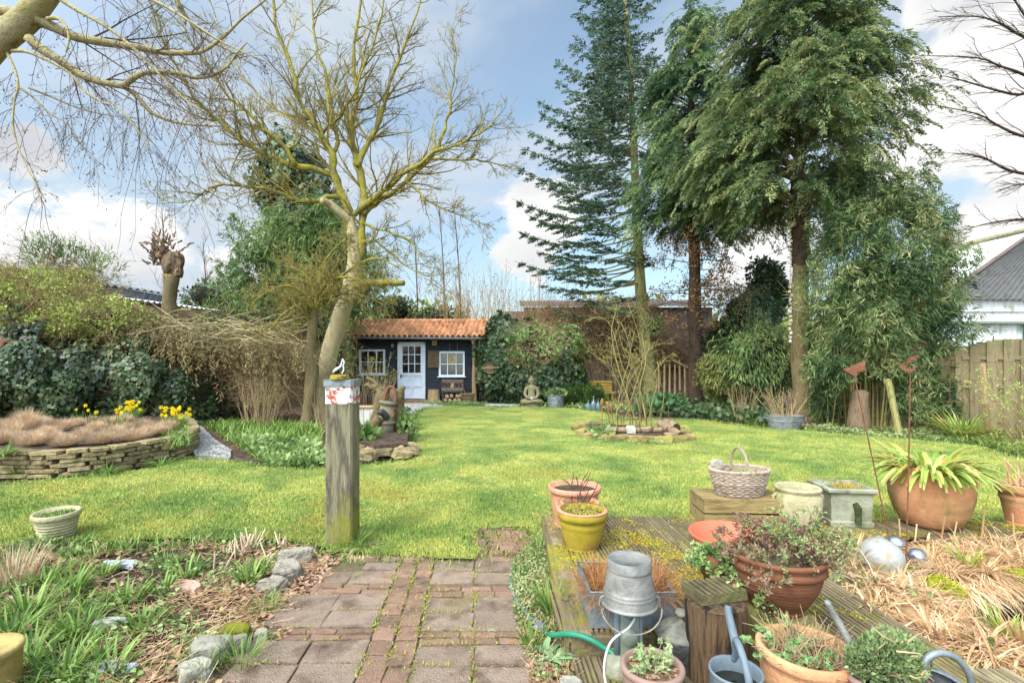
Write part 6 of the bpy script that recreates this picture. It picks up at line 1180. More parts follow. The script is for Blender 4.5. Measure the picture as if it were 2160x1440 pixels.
m = M(); [m.box((0, .25, .5 + .1 * i), (bw, .03, .08), rx=-.1) for i in range(4)]; m.build('backrest', benchm, t)
m = M(); [m.box((0, -.2 + .1 * i, .42), (bw, .08, .03)) for i in range(5)]; m.build('seat', benchm, t)
for s_ in (-1, 1):
    for y_ in (-.2, .24): M().box((s_ * bw * .45, y_, .2), (.06, .06, .42)).build('leg', benchm, t)
M().tube([(-bw / 2 - .03, .24, .4), (-bw / 2 - .03, .24, .95)], .02, 6).build('side_pole', blueg, t)
for u, h_, lb, k_ in [(1241, .34, 'left of the three blue-grey glass bottles standing on the lawn edge', 0), (1252, .46, 'middle and tallest glass bottle with a stopper on the lawn edge', 1), (1262, .36, 'right of the three blue-grey glass bottles standing on the lawn edge', 0)]:
    p_ = A(*P(u, 0, 15.3)[:2], 0); t = thing('glass_bottle', lb, 'bottle', p_, group='glass bottles on the lawn edge'); M().lathe([(.001, 0), (.085, 0), (.1, .03), (.1, h_ * .45), (.07, h_ * .6), (.025, h_ * .7), (.022, h_ * .88), (.03, h_ * .9), (.02, h_ * .92)], 16).build('body', bottleg, t, smooth=True); M().lathe([(.001, h_), (.02, h_ * .97), (.012, h_ * .9)], 10).build('stopper', bottleg, t)
t = thing('glass_jar', 'small blue glass jar right of the three bottles behind the rose bed', 'jar', A(*P(1287, 0, 15.2)[:2], 0)); M().lathe([(.001, 0), (.07, 0), (.07, .16), (.05, .2), (.055, .22)], 14).build('body', bottleg, t)
# tall wooden block under the dark stem, tree trunk behind the rose
t = thing('tree_stump', 'grey-brown rounded standing stump before the bamboo canes', 'stump', G(1810, 905)); M().tube(smooth_path([(0, 0, 0), (.02, 0, .4), (.03, 0, .75), (.03, 0, .86)], 3), [.24, .22, .21, .2, .19, .18, .17, .16, .13, .1], 14, wob=.05).build('trunk', mat('weathered_stump', [(112, 92, 70), (146, 122, 96), (98, 80, 62)], 7, (3, 3, .5), bump=.8), t, smooth=True)
tag(M().tube([P(1873, 800, 10.4) - G(1897, 918), A(0, 0, 0)], [.06, .065], 7).build('stake', mossw, loc=tuple(G(1897, 918))), 'yellow-green mossy stake leaning left in front of the bamboo', 'stake')
tag(M().tube([P(2073, 766, 9.3) - G(2086, 925), P(2078, 850, 9.3) - G(2086, 925), A(0, 0, 0)], [.045, .05, .055], 7).build('stake', logm, loc=tuple(G(2086, 925))), 'pale upright stake with barbed wires in front of the right fence', 'stake')
m = M()
for z in (.7, 1.1, 1.45): m.tube([(-.9, 0, z), (0, -.0, z + .01), (1.0, 0, z)], .004, 4)
for x in (-.7, -.45): m.tube([(x, 0, .4), (x, 0, 1.5)], .004, 4)
tag(m.build('wire_mesh', rustm, loc=(G(2086, 925)[0], G(2086, 925)[1] + .05, 0)), 'thin rusty wires strung across the right fence behind the pale stake', 'wire')
# shell garland hanging beside the cypress trunk
t = thing('stone_garland', 'long hanging string of pale pebbles and shells left of the cypress trunk', 'garland', P(1668, 500, 12.3)); zt = 0; m = M()
for i in range(26):
    z_ = -i * .103; M().rough((R.gauss(0, .012), 0, z_), (R.uniform(.05, .11), .05, R.uniform(.05, .09)), amp=.25, n=1, pw=.8).build('pebble', mat('garland_pebble', [(176, 160, 138), (214, 204, 188), (190, 150, 120)], 6, bump=.1) if i == 0 else MATS['garland_pebble'], t)
M().tube([(0, 0, .3), (0, 0, -2.7)], .006, 4).build('string', twigd, t); M().rough((.02, 0, .32), (.22, .1, .1), amp=.3).build('bark_piece', logm, t)

# ------------------------------------------------------------------ island bed with climbing rose
t = thing('island_bed', 'low mossy stone edging of the island bed in the lawn', 'edging', G(1335, 918)); o_ = np.array(t.location)
edge_px = [(1222, 908), (1232, 917), (1250, 926), (1280, 929), (1310, 931), (1340, 933), (1370, 934), (1400, 935), (1430, 934), (1448, 930), (1440, 918), (1425, 910), (1260, 900), (1228, 900)]
for i, (u, v) in enumerate(edge_px):
    M().rough(G(u, v) - o_ + A(0, 0, .05), (.34, .2, .16), amp=.15, rz=R.uniform(-.3, .3) + (.8 if i < 2 else 0), pw=.35).build('edging_stone', mat('mossy_edging', [(112, 98, 58), (150, 132, 84), (146, 140, 44)], 5, bump=1, rnd=.2) if i == 0 else MATS['mossy_edging'], t)
M().prism(np.array([G(u, v) for u, v in edge_px])[:, :2] - o_[:2], -.02, .08).build('bed_soil', soil, t)
cover('ground_cover', '', [(1235, 905), (1290, 900), (1295, 920), (1250, 922)], 420, .09, .05, coverl, z=.08, hmax=.12)
cover('ground_cover', '', [(1260, 927), (1400, 936), (1400, 941), (1260, 934)], 500, .06, .03, coverl, z=.0, hmax=.08)
def log(label, a, b, r, mt=logm, end=True):
    a, b = np.asarray(a, float), np.asarray(b, float); t = thing('log', label, 'log', a); d = b - a; M().tube([d * 0, d * .3 + A(0, 0, .01), d * .7, d], [r, r * 1.05, r * .96, r * .9], 12, cap=False, wob=.07).build('bark', mt, t, smooth=True)
    for q, rr, s_ in ((d * -.002, r, -1), (d * 1.002, r * .9, 1)): M().tube([q, q + nrmz(d) * s_ * .006], rr * .97, 12).build('cut_end', darkcut, t)
brkl = mat('split_bark_log', [(118, 96, 72), (160, 134, 104), (88, 70, 52)], 7, bump=1, bscale=20, rnd=.1)
log('long thin log lying on the front edge of the island bed left half', G(1278, 921, .0) + A(0, .0, .13), G(1350, 921) + A(0, 0, .13), .055, brkl); log('long thin log lying on the front edge of the island bed right half', G(1352, 922) + A(0, .05, .13), G(1402, 921) + A(0, .05, .13), .06, brkl)
log('thick dark-ended log leaning on the right end of the island bed', P(1436, 920, 9.15), P(1392, 893, 10.0), .085, brkl); log('stout short log behind at the right end of the island bed', P(1425, 905, 9.8), P(1402, 893, 10.1), .12, brkl); log('short log piece lying in the grass at the bed corner', G(1400, 932) + A(0, 0, .08), G(1424, 930) + A(0, 0, .08), .08, brkl)
t = tag(M().rough((0, 0, .07), (.17, .15, .18), amp=.15, n=3).build('white_stone', mat('white_stone', [(164, 158, 142), (190, 184, 170), (136, 128, 112)], 9, bump=.5), loc=tuple(G(1331, 922) + A(0, 0, .06))), 'white bleached stone on the front log of the island bed', 'stone')
rb = G(1345, 912); t = thing('climbing_rose', 'tall bare climbing rose with arching green-brown stems in the island bed', 'rose', rb); tw = Tw(); Yr_ = rb[1]; m = M()
for px, dy, r in [([(1348, 912), (1335, 870), (1318, 820), (1300, 760), (1290, 700), (1298, 660)], -.2, .02), ([(1352, 914), (1330, 860), (1300, 800), (1270, 760), (1240, 740)], .2, .014), ([(1346, 912), (1350, 860), (1345, 800), (1330, 750), (1338, 700)], .1, .02), ([(1366, 912), (1358, 860), (1350, 815), (1362, 760), (1352, 700)], .2, .022),
                  ([(1384, 908), (1395, 870), (1400, 820), (1380, 790), (1400, 760), (1420, 745)], -.3, .012), ([(1372, 910), (1370, 850), (1340, 790), (1310, 720), (1300, 640)], .3, .012), ([(1300, 910), (1302, 860), (1315, 800), (1330, 740), (1310, 680)], .1, .012), ([(1280, 910), (1300, 870), (1330, 800), (1370, 730), (1350, 660)], -.1, .012),
                  ([(1340, 912), (1322, 850), (1330, 780), (1380, 730), (1410, 725)], .1, .012), ([(1362, 912), (1375, 850), (1385, 800), (1350, 760), (1300, 745), (1260, 735)], .3, .011), ([(1330, 912), (1320, 840), (1290, 770), (1300, 700), (1340, 650), (1370, 665)], -.1, .01), ([(1310, 912), (1335, 830), (1355, 760), (1345, 700), (1325, 640)], .0, .011), ([(1356, 912), (1340, 830), (1312, 770), (1290, 690), (1262, 668), (1240, 680)], .2, .011)]:
    pts = limb(px, Yr_, Yr_ + dy * 2, 4) - rb; m.tube(pts, np.linspace(r * .8, r * .3, len(pts)), 6); ramify(tw, pts, r * .6, r * .3, 15, .42, 1, .8, .2, .02, .3, (4,), .0028)
m.build('stem', greenst, t, smooth=True); m = tw.put(M(), 3); m.build('twig_growth', greenst, t); tp = np.array(tw.tips); tp = tp[rng.choice(len(tp), 170)]; M().leaves(tp, randdir(170, .3), .035, .02).build('leaf_buds', leafm('rose_bud', [(150, 60, 50), (140, 120, 60), (130, 140, 70)]), t)
t = thing('rose_frame', 'rusty wire obelisk frame around the climbing rose', 'plant support', rb); m = M()
for a in np.linspace(0, TAU, 11)[:-1]: m.tube([(.32 * math.cos(a) - .1, .32 * math.sin(a) + .1, .05), (.3 * math.cos(a) - .1, .3 * math.sin(a) + .1, .7)], .008, 5)
for z in (.3, .62): m.tube([(.31 * math.cos(a) - .1, .31 * math.sin(a) + .1, z) for a in np.linspace(0, TAU, 17)], .007, 5)
for u in (1375, 1395, 1410): m.tube([G(u, 915) - rb, G(u, 915) - rb + A(0, 0, .55)], .006, 4)
m.tube([G(1375, 915) - rb + A(0, 0, .45), G(1410, 915) - rb + A(0, 0, .45)], .006, 4); m.build('frame', rustm, t)
for u, h_, lb in [(1270, .66, 'left and tallest rusty spike with orange bud finial in the island bed'), (1288, .6, 'middle rusty spike with the largest orange finial in the island bed'), (1296, .58, 'right small rusty spike with orange finial in the island bed')]:
    t = thing('rusty_spike', lb, 'garden ornament', G(u, 910), group='rusty finial spikes in the island bed'); tx = -.06 if u > 1275 else .0; M().tube([(0, 0, 0), (tx, 0, h_ - .12)], .012, 6).build('rod', rusto, t); M().lathe([(.001, h_ - .13), (.025, h_ - .11), (.04, h_ - .05), (.03, h_ - .0), (.001, h_ + .05)], 10, (tx, 0, 0)).build('finial', rusto, t)

# ------------------------------------------------------------------ foreground flower bed, left
BEDL = [(-200, 1165), (100, 1150), (400, 1148), (640, 1155), (700, 1178), (640, 1230), (600, 1280), (560, 1330), (500, 1380), (470, 1440), (440, 1500), (-400, 1500)]
def scat(polypx, n, z=0.0):
    poly = np.array([G(u, v, z)[:2] for u, v in polypx]); X = rng.uniform(poly[:, 0].min(), poly[:, 0].max(), n * 3); Y = rng.uniform(poly[:, 1].min(), poly[:, 1].max(), n * 3); k = inpoly(X, Y, poly); return np.c_[X[k][:n], Y[k][:n], np.full(min(n, k.sum()), z)]
def leafcurl(m, p, L, mtilt=.5):
    n = len(p); d = nrmz(np.c_[rng.normal(size=(n, 2)), rng.normal(size=n) * mtilt * .5]); nn = nrmz(np.c_[rng.normal(size=(n, 2)) * mtilt, np.ones(n)]); m.leaves(p, d, L * (.5 + .8 * rng.random(n)), L * .6, nn, shape=6); return m
p = scat(BEDL, 5200); DARK = [G(u, v)[:2] for u, v in [(200, 1175), (440, 1160), (500, 1180), (460, 1220), (330, 1240), (215, 1240)]]; p = p[(fnoise(p, 2.2, 8) + .5 * rng.normal(size=len(p)) > .15) & ~(inpoly(p[:, 0], p[:, 1], DARK) & (rng.random(len(p)) < .85))]; p[:, 2] += .01 + .02 * rng.random(len(p)); tag(leafcurl(M(), p, .05).build('fallen_leaves', deadl), kind='stuff')
p = scat([(640, 1180), (720, 1180), (640, 1290), (560, 1400), (480, 1440), (470, 1500), (560, 1330)], 500); p[:, 2] += .012; tag(leafcurl(M(), p, .035).build('fallen_leaves', deadl), kind='stuff')
# dry stalks and twigs lying about
p = scat(BEDL, 5200); k = (fnoise(p, 1.7, 12) > -.1) & ~(inpoly(p[:, 0], p[:, 1], DARK) & (rng.random(len(p)) < .8)); p = p[k]; n = len(p); d = nrmz(np.c_[rng.normal(size=(n, 2)), np.abs(rng.normal(size=n)) * .25]); m = M(); m.segs(p + A(0, 0, .012), p + A(0, 0, .012) + d * (.04 + .12 * rng.random((n, 1))), .0016, .001); tag(m.build('dry_stalks', strawl), kind='stuff')
# soil crumbs
p = scat(BEDL, 12000); n = len(p); m = M(); m.leaves(p + A(0, 0, .003), randdir(n, .5), .014, .012, mid=.5); tag(m.build('soil_crumbs', mat('soil_crumb', [(52, 38, 30), (86, 66, 50), (120, 96, 76)], 3, bump=0, rnd=.4)), kind='stuff')
p = scat(BEDL, 9000); n = len(p); k = (fnoise(p, 1.5, 5) + .25 * rng.normal(size=n) > .35 + .5 * (p[:, 0] / p[:, 1] > -.75)) & ~inpoly((p[:, 0]), p[:, 1], [G(u, v)[:2] for u, v in [(200, 1175), (440, 1160), (520, 1180), (480, 1230), (330, 1240), (215, 1235)]]); p = p[k]; n = len(p)
m = M(); m.blades(p, np.c_[rng.normal(size=(n, 2)) * .5, np.ones(n)], .07 + .1 * rng.random(n), .008, .5); tag(m.build('bed_grass', greenb), kind='stuff')
p = scat(BEDL, 6000); n = len(p); p = p[fnoise(p, 2.6, 15) + .3 * rng.normal(size=n) > .45]; n = len(p); p[:, 2] += .02 + .04 * rng.random(n); m = M(); m.leaves(p, np.c_[rng.normal(size=(n, 2)), np.full(n, .3)], .03 * (.6 + .7 * rng.random(n)), .024, np.c_[rng.normal(size=(n, 2)) * .4, np.ones(n)], shape=6); tag(m.build('ground_cover', coverl), kind='stuff')
gi = 0
GT = [(150, 1250, .26, 'green-bladed clump nearest the ridged pot in the foreground bed'), (60, 1300, .28, 'large floppy green clump at the left edge of the foreground bed'), (160, 1340, .26, 'dense green clump in the middle left of the foreground bed'), (270, 1270, .22, 'upright green clump below the dark soil patch'), (340, 1250, .2, 'narrow green clump right of the dark soil patch'),
      (395, 1215, .22, 'spiky blue-green clump above the pink stone'), (350, 1195, .2, 'thin green shoots on the dark soil patch'), (530, 1225, .24, 'bright fanned green clump left of the three grey stones'), (560, 1290, .18, 'grassy thin clump beside the path edge'), (430, 1410, .26, 'thin chive-like clump in front of the big white stone'),
      (510, 1400, .22, 'thin grass clump falling over the path corner'), (60, 1400, .26, 'lush green clump beside the yellow pot'), (130, 1430, .26, 'lush green clump at the bottom edge right of the yellow pot'), (220, 1210, .15, 'small pale clump at the left end of the dark soil'), (40, 1200, .2, 'greyish grass clump under the ridged pot'),
      (300, 1330, .18, 'small clump in the leaf litter'), (230, 1420, .2, 'small clump at the bottom of the leaf litter'), (100, 1230, .2, 'mid-green clump at the left under the ridged pot'), (560, 1200, .16, 'low grey-green clump behind the three grey stones'), (20, 1350, .26, 'tall green clump cut by the left edge')]
for u, v, L, lb in GT:
    t = thing('grass_clump', lb, 'grass clump', G(u, v)); m = M(); thin = 'chive' in lb or 'thin' in lb; tussock(m, (0, 0, 0), 90 if thin else 60, L * .8, .004 if thin else .013, .55, .5, 1, .07); m.build('foliage', greenb, t)
for u, v, n_, lb in [(525, 1150, 26, 'largest bundle of cut pale stalks standing at the back of the foreground bed'), (490, 1165, 10, 'left bundle of cut pale stalks at the back of the foreground bed'), (590, 1150, 9, 'small cut stalks beside the tall post'), (470, 1195, 5, 'two short thick cut stalks in the dark soil'), (560, 1178, 14, 'cut pale stalks lying flat behind the grey stones')]:
    t = thing('cut_stalks', lb, 'cut stalks', G(u, v + 10)); m = M()
    for _ in range(n_):
        a = R.random() * TAU; q = A(math.cos(a), math.sin(a), 0) * R.random() * .07; d = nrmz(A(R.gauss(.1, .3), R.gauss(0, .3), 1 if 'flat' not in lb else .25)); m.tube([q, q + d * R.uniform(.07, .17)], [.005, .004], 5)
    m.build('stalk_growth', mat('cut_stalk', [(196, 160, 128), (224, 198, 170), (170, 130, 96)], 5, bump=0, rnd=.2) if 'cut_stalk' not in MATS else MATS['cut_stalk'], t)
t = thing('cut_stalks', 'fawn withered stalk clump at the far left edge of the foreground bed', 'cut stalks', G(25, 1225)); m = M(); tussock(m, (0, 0, 0), 260, .26, .005, .5, .3, 1.2, .16); m.build('foliage', tuftl, t)
bush('sedum', 'low lime-green sprouting plant beside the ridged pot', 'plant', [(G(85, 1165) + A(0, 0, .03), (.16, .1, .07))], coverl, 420, .04, .025, 'up', ck=.6)
bush('sedum', 'small lime-green sprouts right of the ridged pot', 'plant', [(G(150, 1178) + A(0, 0, .02), (.12, .07, .05))], coverl, 220, .035, .022, 'up', ck=.6)
for u, v, w_, d_, h_, rz, tl, mt, lb in [(622, 1190, .21, .1, .13, .5, 0, None, 'dark grey curved stone, the rearmost of three beside the path'), (605, 1222, .17, .12, .13, .2, .3, None, 'tan angular stone in the middle of the three beside the path'), (575, 1245, .16, .1, .1, -.2, 0, None, 'flat pale stone, the nearest of the three beside the path'),
        (440, 1390, .18, .13, .11, .1, 0, 'r', 'big whitish rounded stone near the bottom edge of the bed'), (415, 1430, .13, .1, .09, .6, 0, 'r', 'yellowish stone directly in front of the big white stone'), (395, 1245, .2, .09, .06, -.25, 0, 'p', 'pink brick fragment lying in the soil'), (500, 1370, .1, .07, .09, .5, 0, None, 'small upright grey stone beside the mossy lump'),
        (255, 1192, .22, .12, .03, .1, 0, 's', 'flat broken pale slate piece on the dark soil'), (215, 1420, .26, .1, .04, 0, 0, 's', 'grey flat slab half buried at the bottom of the bed'), (225, 1322, .16, .09, .05, 0, 0, 'w', 'flat white stone in the leaf litter'), (1205, 1470, .1, .1, .08, 0, 0, 'r', 'pale stone at the bottom edge beside the lower deck'), (550, 1352, .07, .05, .07, .2, 0, None, 'tiny grey stone on the path edge')]:
    mt_ = {None: rockm, 'r': MATS.get('pale_boulder') or mat('pale_boulder', [(118, 112, 96), (156, 150, 132), (104, 98, 76)], 6, bump=.5, bscale=50), 'w': MATS['white_stone'], 'p': mat('pink_brick_fragment', [(190, 140, 118), (212, 170, 150)], 9, bump=1, bscale=60), 's': graniteb}[mt] if True else 0
    tag(M().rough((0, 0, h_ * .32), (w_, d_, h_), rz=rz, amp=.22, n=4, pw=.55, rx=tl).build('garden_stone', mt_, smooth=False, loc=tuple(G(u, v))), lb, 'stone')
tag(M().rough((0, 0, .03), (.15, .09, .09), amp=.25, n=4).build('moss_lump', mossm, loc=tuple(G(490, 1352))), 'bright green mossy lump beside the big white stone', 'moss')
# the ridged pot at the lawn edge and the yellow pot bottom left
def pot(name, label, p, r, h, mt, rb=.7, rim=.06, ridges=0, rimw=.02, cat='plant pot', fill=soil, k=40, curve_=0.0, z_in=.86, tilt=0, bands=0, lip=1.0):
    t = thing(name, label, cat, p); prof = [(.001, .001), (r * rb, 0)]; nb = max(14, ridges * 4)
    rr0 = r - rimw
    for i in range(nb + 1):
        b = i / nb; rr = r * rb + (rr0 - r * rb) * b + curve_ * math.sin(math.pi * b); z = (h - rim) * b
        if ridges: rr += .007 * math.sin(b * ridges * TAU)
        if bands and (abs(b - .82) < .04): rr += .006
        prof.append((rr, z))
    prof += [(rr0 + rimw * .8, h - rim + .006), (r, h - rim * .6), (r * lip, h - .008), (r - .008, h), (r - .022, h - .004), (r - .028, h - .05), (r - .03, h * z_in)]
    M().lathe(prof, k, rx=tilt).build('body', mt, t, smooth=True); o = M(); o.lathe([(.001, h * z_in + .006), (r * .5, h * z_in + .004), (r - .03, h * z_in)][::1], k, rx=tilt); o.build('soil_fill', fill, t); return t
q = G(122, 1140); pot('flower_pot', 'ridged sandy pot with a mossy double rim standing askew at the lawn edge', q, .155, .24, stonem, .66, .05, 8, tilt=.05); P_ = q + A(0, 0, .21)
m = M(); n = 500; a = rng.random(n) * TAU; r_ = np.sqrt(rng.random(n)) * .12; m.blades(np.c_[np.cos(a) * r_, np.sin(a) * r_, np.zeros(n)], np.c_[rng.normal(size=(n, 2)) * .6, np.ones(n)], .03, .005, .3, n3=2); tag(m.build('pot_moss', greenb, loc=tuple(P_)), 'thin green moss and grass filling the ridged sandy pot', 'moss')
t = thing('flower_pot', 'yellow mossy pot turned upside down at the bottom left corner', 'plant pot', G(-42, 1480)); m = M(); m.lathe([(.125, 0), (.13, .195), (.136, .2), (.136, .215), (.128, .222), (.112, .216), (.001, .212)], 32, wob=.006); m.build('body', mat('yellow_mossy_clay', [(136, 116, 66), (164, 142, 86), (120, 98, 60)], 5, bump=.4), t, smooth=True)

# ------------------------------------------------------------------ strip of planting between path and deck
STR = [(1088, 1180), (1148, 1120), (1165, 1180), (1190, 1300), (1215, 1400), (1200, 1500), (1130, 1500), (1110, 1400), (1085, 1300), (1075, 1230)]
p = scat(STR, 5200); n = len(p); k = (p[:, 1] > 2.6) | (rng.random(n) < .25); p = p[k]; n = len(p); p[:, 2] += .01 + .03 * rng.random(n); m = M(); m.leaves(p, np.c_[rng.normal(size=(n, 2)), np.full(n, .3)], .017 * (.6 + .7 * rng.random(n)), .014, np.c_[rng.normal(size=(n, 2)) * .4, np.ones(n)], shape=6)
tag(m.build('ground_cover', coverl), kind='stuff')
p = scat(STR, 1500); p[:, 2] += .02; tag(leafcurl(M(), p[p[:, 1] < 2.75], .035).build('fallen_leaves', deadl), kind='stuff'); p = scat(STR, 700); m = M(); m.segs(p + A(0, 0, .02), p + A(0, 0, .03) + randdir(len(p), .2) * .06, .0012, .0008); tag(m.build('dry_stalks', strawl), kind='stuff')
for u, v, L, n_, w_, lb in [(1165, 1300, .22, 46, .017, 'large bright fan of strap leaves beside the deck edge'), (1122, 1370, .16, 40, .009, 'narrow upright crocus leaves beside the path and hose'), (1138, 1160, .13, 60, .008, 'dark green tuft at the far corner of the deck'), (1122, 1180, .09, 40, .007, 'small dark tuft against the deck below the far corner tuft'), (1100, 1212, .07, 36, .007, 'low green tuft beside the path and hose'), (1205, 1290, .12, 14, .008, 'thin leaf blades leaning on the deck side')]:
    t = thing('leaf_clump', lb, 'plant', G(u, v)); m = M(); tussock(m, (0, 0, 0), n_, L, w_, .45, .3, 1, .04); m.build('foliage', greenb, t)
    if 'crocus' in lb: M().leaves(np.repeat(A(.03, -.02, .13)[None], 5, 0), randdir(5, 1.5), .03, .015).build('flower', mat('crocus_petal', [(120, 100, 170), (160, 140, 200)], 5, bump=0), t)
t = thing('leafy_rosette', 'blue-green broad-leaved sprout at the foot of the lower deck', 'plant', G(1168, 1390)); m = M(); m.blades(np.tile(A(0, 0, .01), (26, 1)) + rng.normal(size=(26, 3)) * A(.02, .02, .01), nrmz(np.c_[rng.normal(size=(26, 2)), np.full(26, .6)]), .1, .035, .5); m.build('foliage', leafm('rosette_leaf', [(84, 110, 74), (122, 150, 108), (150, 170, 120)]), t)
t = thing('leafy_rosette', 'smaller blue-green sprout below the broad-leaved one at the bottom', 'plant', G(1145, 1425)); m = M(); m.blades(np.tile(A(0, 0, .01), (12, 1)), nrmz(np.c_[rng.normal(size=(12, 2)), np.full(12, .5)]), .06, .03, .5); m.build('foliage', MATS['rosette_leaf'], t)
hp = smooth_path([G(1098, 1175, .015), G(1082, 1205, .015), G(1078, 1235, .015), G(1092, 1270, .02), G(1118, 1300, .025), G(1142, 1322, .035), P(1160, 1338, 2.48), P(1200, 1336, 2.36), P(1240, 1345, 2.31), P(1290, 1375, 2.27), P(1325, 1402, 2.2)], 5)
t = thing('garden_hose', 'green garden hose snaking from the planting strip to the lower deck', 'hose', hp[0]); h_ = 29; M().tube(hp[:h_] - hp[0], .0095, 8).build('faded_hose', hoseb, t, smooth=True); M().tube(hp[h_ - 1:] - hp[0], .0135, 9).build('hose', hosem, t, smooth=True); M().tube(hp[h_ - 2:h_ + 1] - hp[0], .016, 9).build('coupling', ironm, t)

# ------------------------------------------------------------------ pots on the deck, from left to right
def dk_(u, v): return G(u, v, DZ)
q = dk_(1212, 1103); pot('terracotta_pot', 'tall plain pale terracotta pot at the back left corner of the deck', q, .215, .31, terra, .78, .05, curve_=.0)
tw = Tw()
for _ in range(7): c = wander((R.gauss(0, .03), R.gauss(0, .03), .25), A(R.gauss(0, .5), R.gauss(0, .4), 1), R.uniform(.1, .2), 3, .25); tw.poly(c, .005, .003); ramify(tw, c, .003, .002, 3, .06, 0, .8)
tag(tw.put(M(), 5).build('dead_plant', twigd, loc=tuple(q)), 'black dead stems sticking out of the tall pale pot', 'dead plant')
q = A(*P(1223, 0, 3.78)[:2], DZ); pot('terracotta_pot', 'small terracotta pot wedged between the tall pale pot and the yellow mossy pot', q, .15, .25, terra_b, .7, .045)
m = M(); tussock(m, (0, 0, .2), 120, .13, .005, 1.1, .6, .7, .1); m.build('withered_plant', purpl, loc=tuple(q)); o = bpy.data.objects['withered_plant']; tag(o, 'curled withered brown leaves in the small wedged pot', 'dead plant')
tw = Tw()
for _ in range(8): c = wander((R.gauss(0, .03), R.gauss(0, .03), .2), A(R.gauss(0, .35), R.gauss(0, .3), 1), R.uniform(.1, .24), 3, .2); tw.poly(c, .005, .003)
tag(tw.put(M(), 5).build('dead_twigs', twigd, loc=tuple(q)), 'dark forked twigs rising from the small wedged pot', 'dead plant')
q = dk_(1228, 1153); pot('terracotta_pot', 'yellow-green mossy terracotta pot in front at the left corner of the deck', q, .178, .268, [terra_y], .62, .062, curve_=.008, bands=1); M().lathe([(.152, .262), (.18, .262), (.178, .268), (.158, .272)], 40).build('rim_band', terra, bpy.data.objects['terracotta_pot.002'], smooth=True)
n = 420; a = rng.random(n) * TAU; r_ = np.sqrt(rng.random(n)) * .13; m = M(); m.leaves(np.c_[np.cos(a) * r_, np.sin(a) * r_, .235 + .03 * rng.random(n)], randdir(n, .8), .02, .012); tag(m.build('stonecrop', leafm('stonecrop_leaf', [(140, 140, 50), (180, 176, 80), (110, 80, 50)]), loc=tuple(q)), 'yellow-green stonecrop carpet in the mossy front pot', 'plant')
# crate and basket
q = dk_(1490, 1112); ang = .0; cw, cd, ch = .66, .34, .215; t = thing('wooden_crate', 'weathered plank crate turned upside down on the deck with a basket on it', 'crate', q + A(cw / 2 - .01, cd / 2, 0), -.03)
for y_ in (-1, 1):
    for z_, hh_ in ((.05, .092), (.16, .092)): M().box((0, y_ * cd / 2, z_), (cw, .016, hh_), rx=0).build('side_board', cratem, t)
for x_ in (-1, 1):
    for z_, hh_ in ((.05, .092), (.16, .092)): M().box((x_ * (cw / 2 - .01), 0, z_ - .004), (.016, cd - .02, hh_), rx=0).build('end_board', cratem, t)
for i in range(3): M().box((0, -cd / 3 + i * cd / 3, ch), (cw + .01, cd / 3 - .006, .014)).build('top_board', cratem, t)
bk_ = A(*P(1559, 0, 4.08)[:2], DZ + ch + .008); t = thing('wicker_basket', 'oval grey wicker basket with tall hoop handle standing on the upturned crate', 'basket', bk_); m = M()
nst = 40; rows = 13; ax_, ay_ = .185, .13
def bas(a, s): f_ = .78 + .26 * s ** .7; return A(math.cos(a) * ax_ * f_ * 1.2, math.sin(a) * ay_ * f_ * 1.2, .2 * s)
for j in range(rows):
    s = j / rows; off_ = j % 2; m.tube([bas(a, s) * (1 + (.018 if (i + off_) % 2 else -.012), 1 + (.025 if (i + off_) % 2 else -.015), 1) for i, a in enumerate(np.linspace(0, TAU, nst + 1))], .0085, 5)
m.build('weave', wicker, t); m = M()
for a in np.linspace(0, TAU, nst // 2 + 1)[:-1]: m.tube([bas(a, 0), bas(a, .5), bas(a, 1)], .005, 4)
m.lathe([(.001, .006), (.2, .004)], 24, sy=.7); m.build('stake_weave', wicker, t)
for k_ in (0, .06): M().tube([bas(a, 1.0) * (1.02, 1.02, 1) + A(0, 0, .006 + .006 * math.sin(a * 20 + k_ * 50)) for a in np.linspace(0, TAU, 61)], .011, 6).build('rim', wicker, t)
m = M()
for k_ in range(3): m.tube([(.004 * math.sin(s * 30 + k_ * 2), -.15 * math.cos(math.pi * s), .17 + .21 * math.sin(math.pi * s) ** .7 + .004 * math.cos(s * 30 + k_ * 2)) for s in np.linspace(0, 1, 30)], .007, 5)
m.build('handle', wicker, t); M().lathe([(.001, .17), (.19, .165)], 24, sy=.7).build('soil_fill', litter, t)
m = M(); tussock(m, (.07, 0, .16), 160, .08, .004, 1.2, .4, .6, .08); tussock(m, (-.06, 0, .16), 80, .06, .004, 1.2, .4, .5, .07); tag(m.build('basket_plant', strapl, loc=tuple(bk_)), 'sparse straw-green sprigs growing in the wicker basket', 'plant')
tag(M().rough((0, 0, .05), (.11, .06, .1), amp=.12, n=3, pw=.8).build('pebble_stone', rockm, loc=tuple(bk_ + A(-.14, .1, .17))), 'round speckled stone poking out behind the left of the basket rim', 'stone')
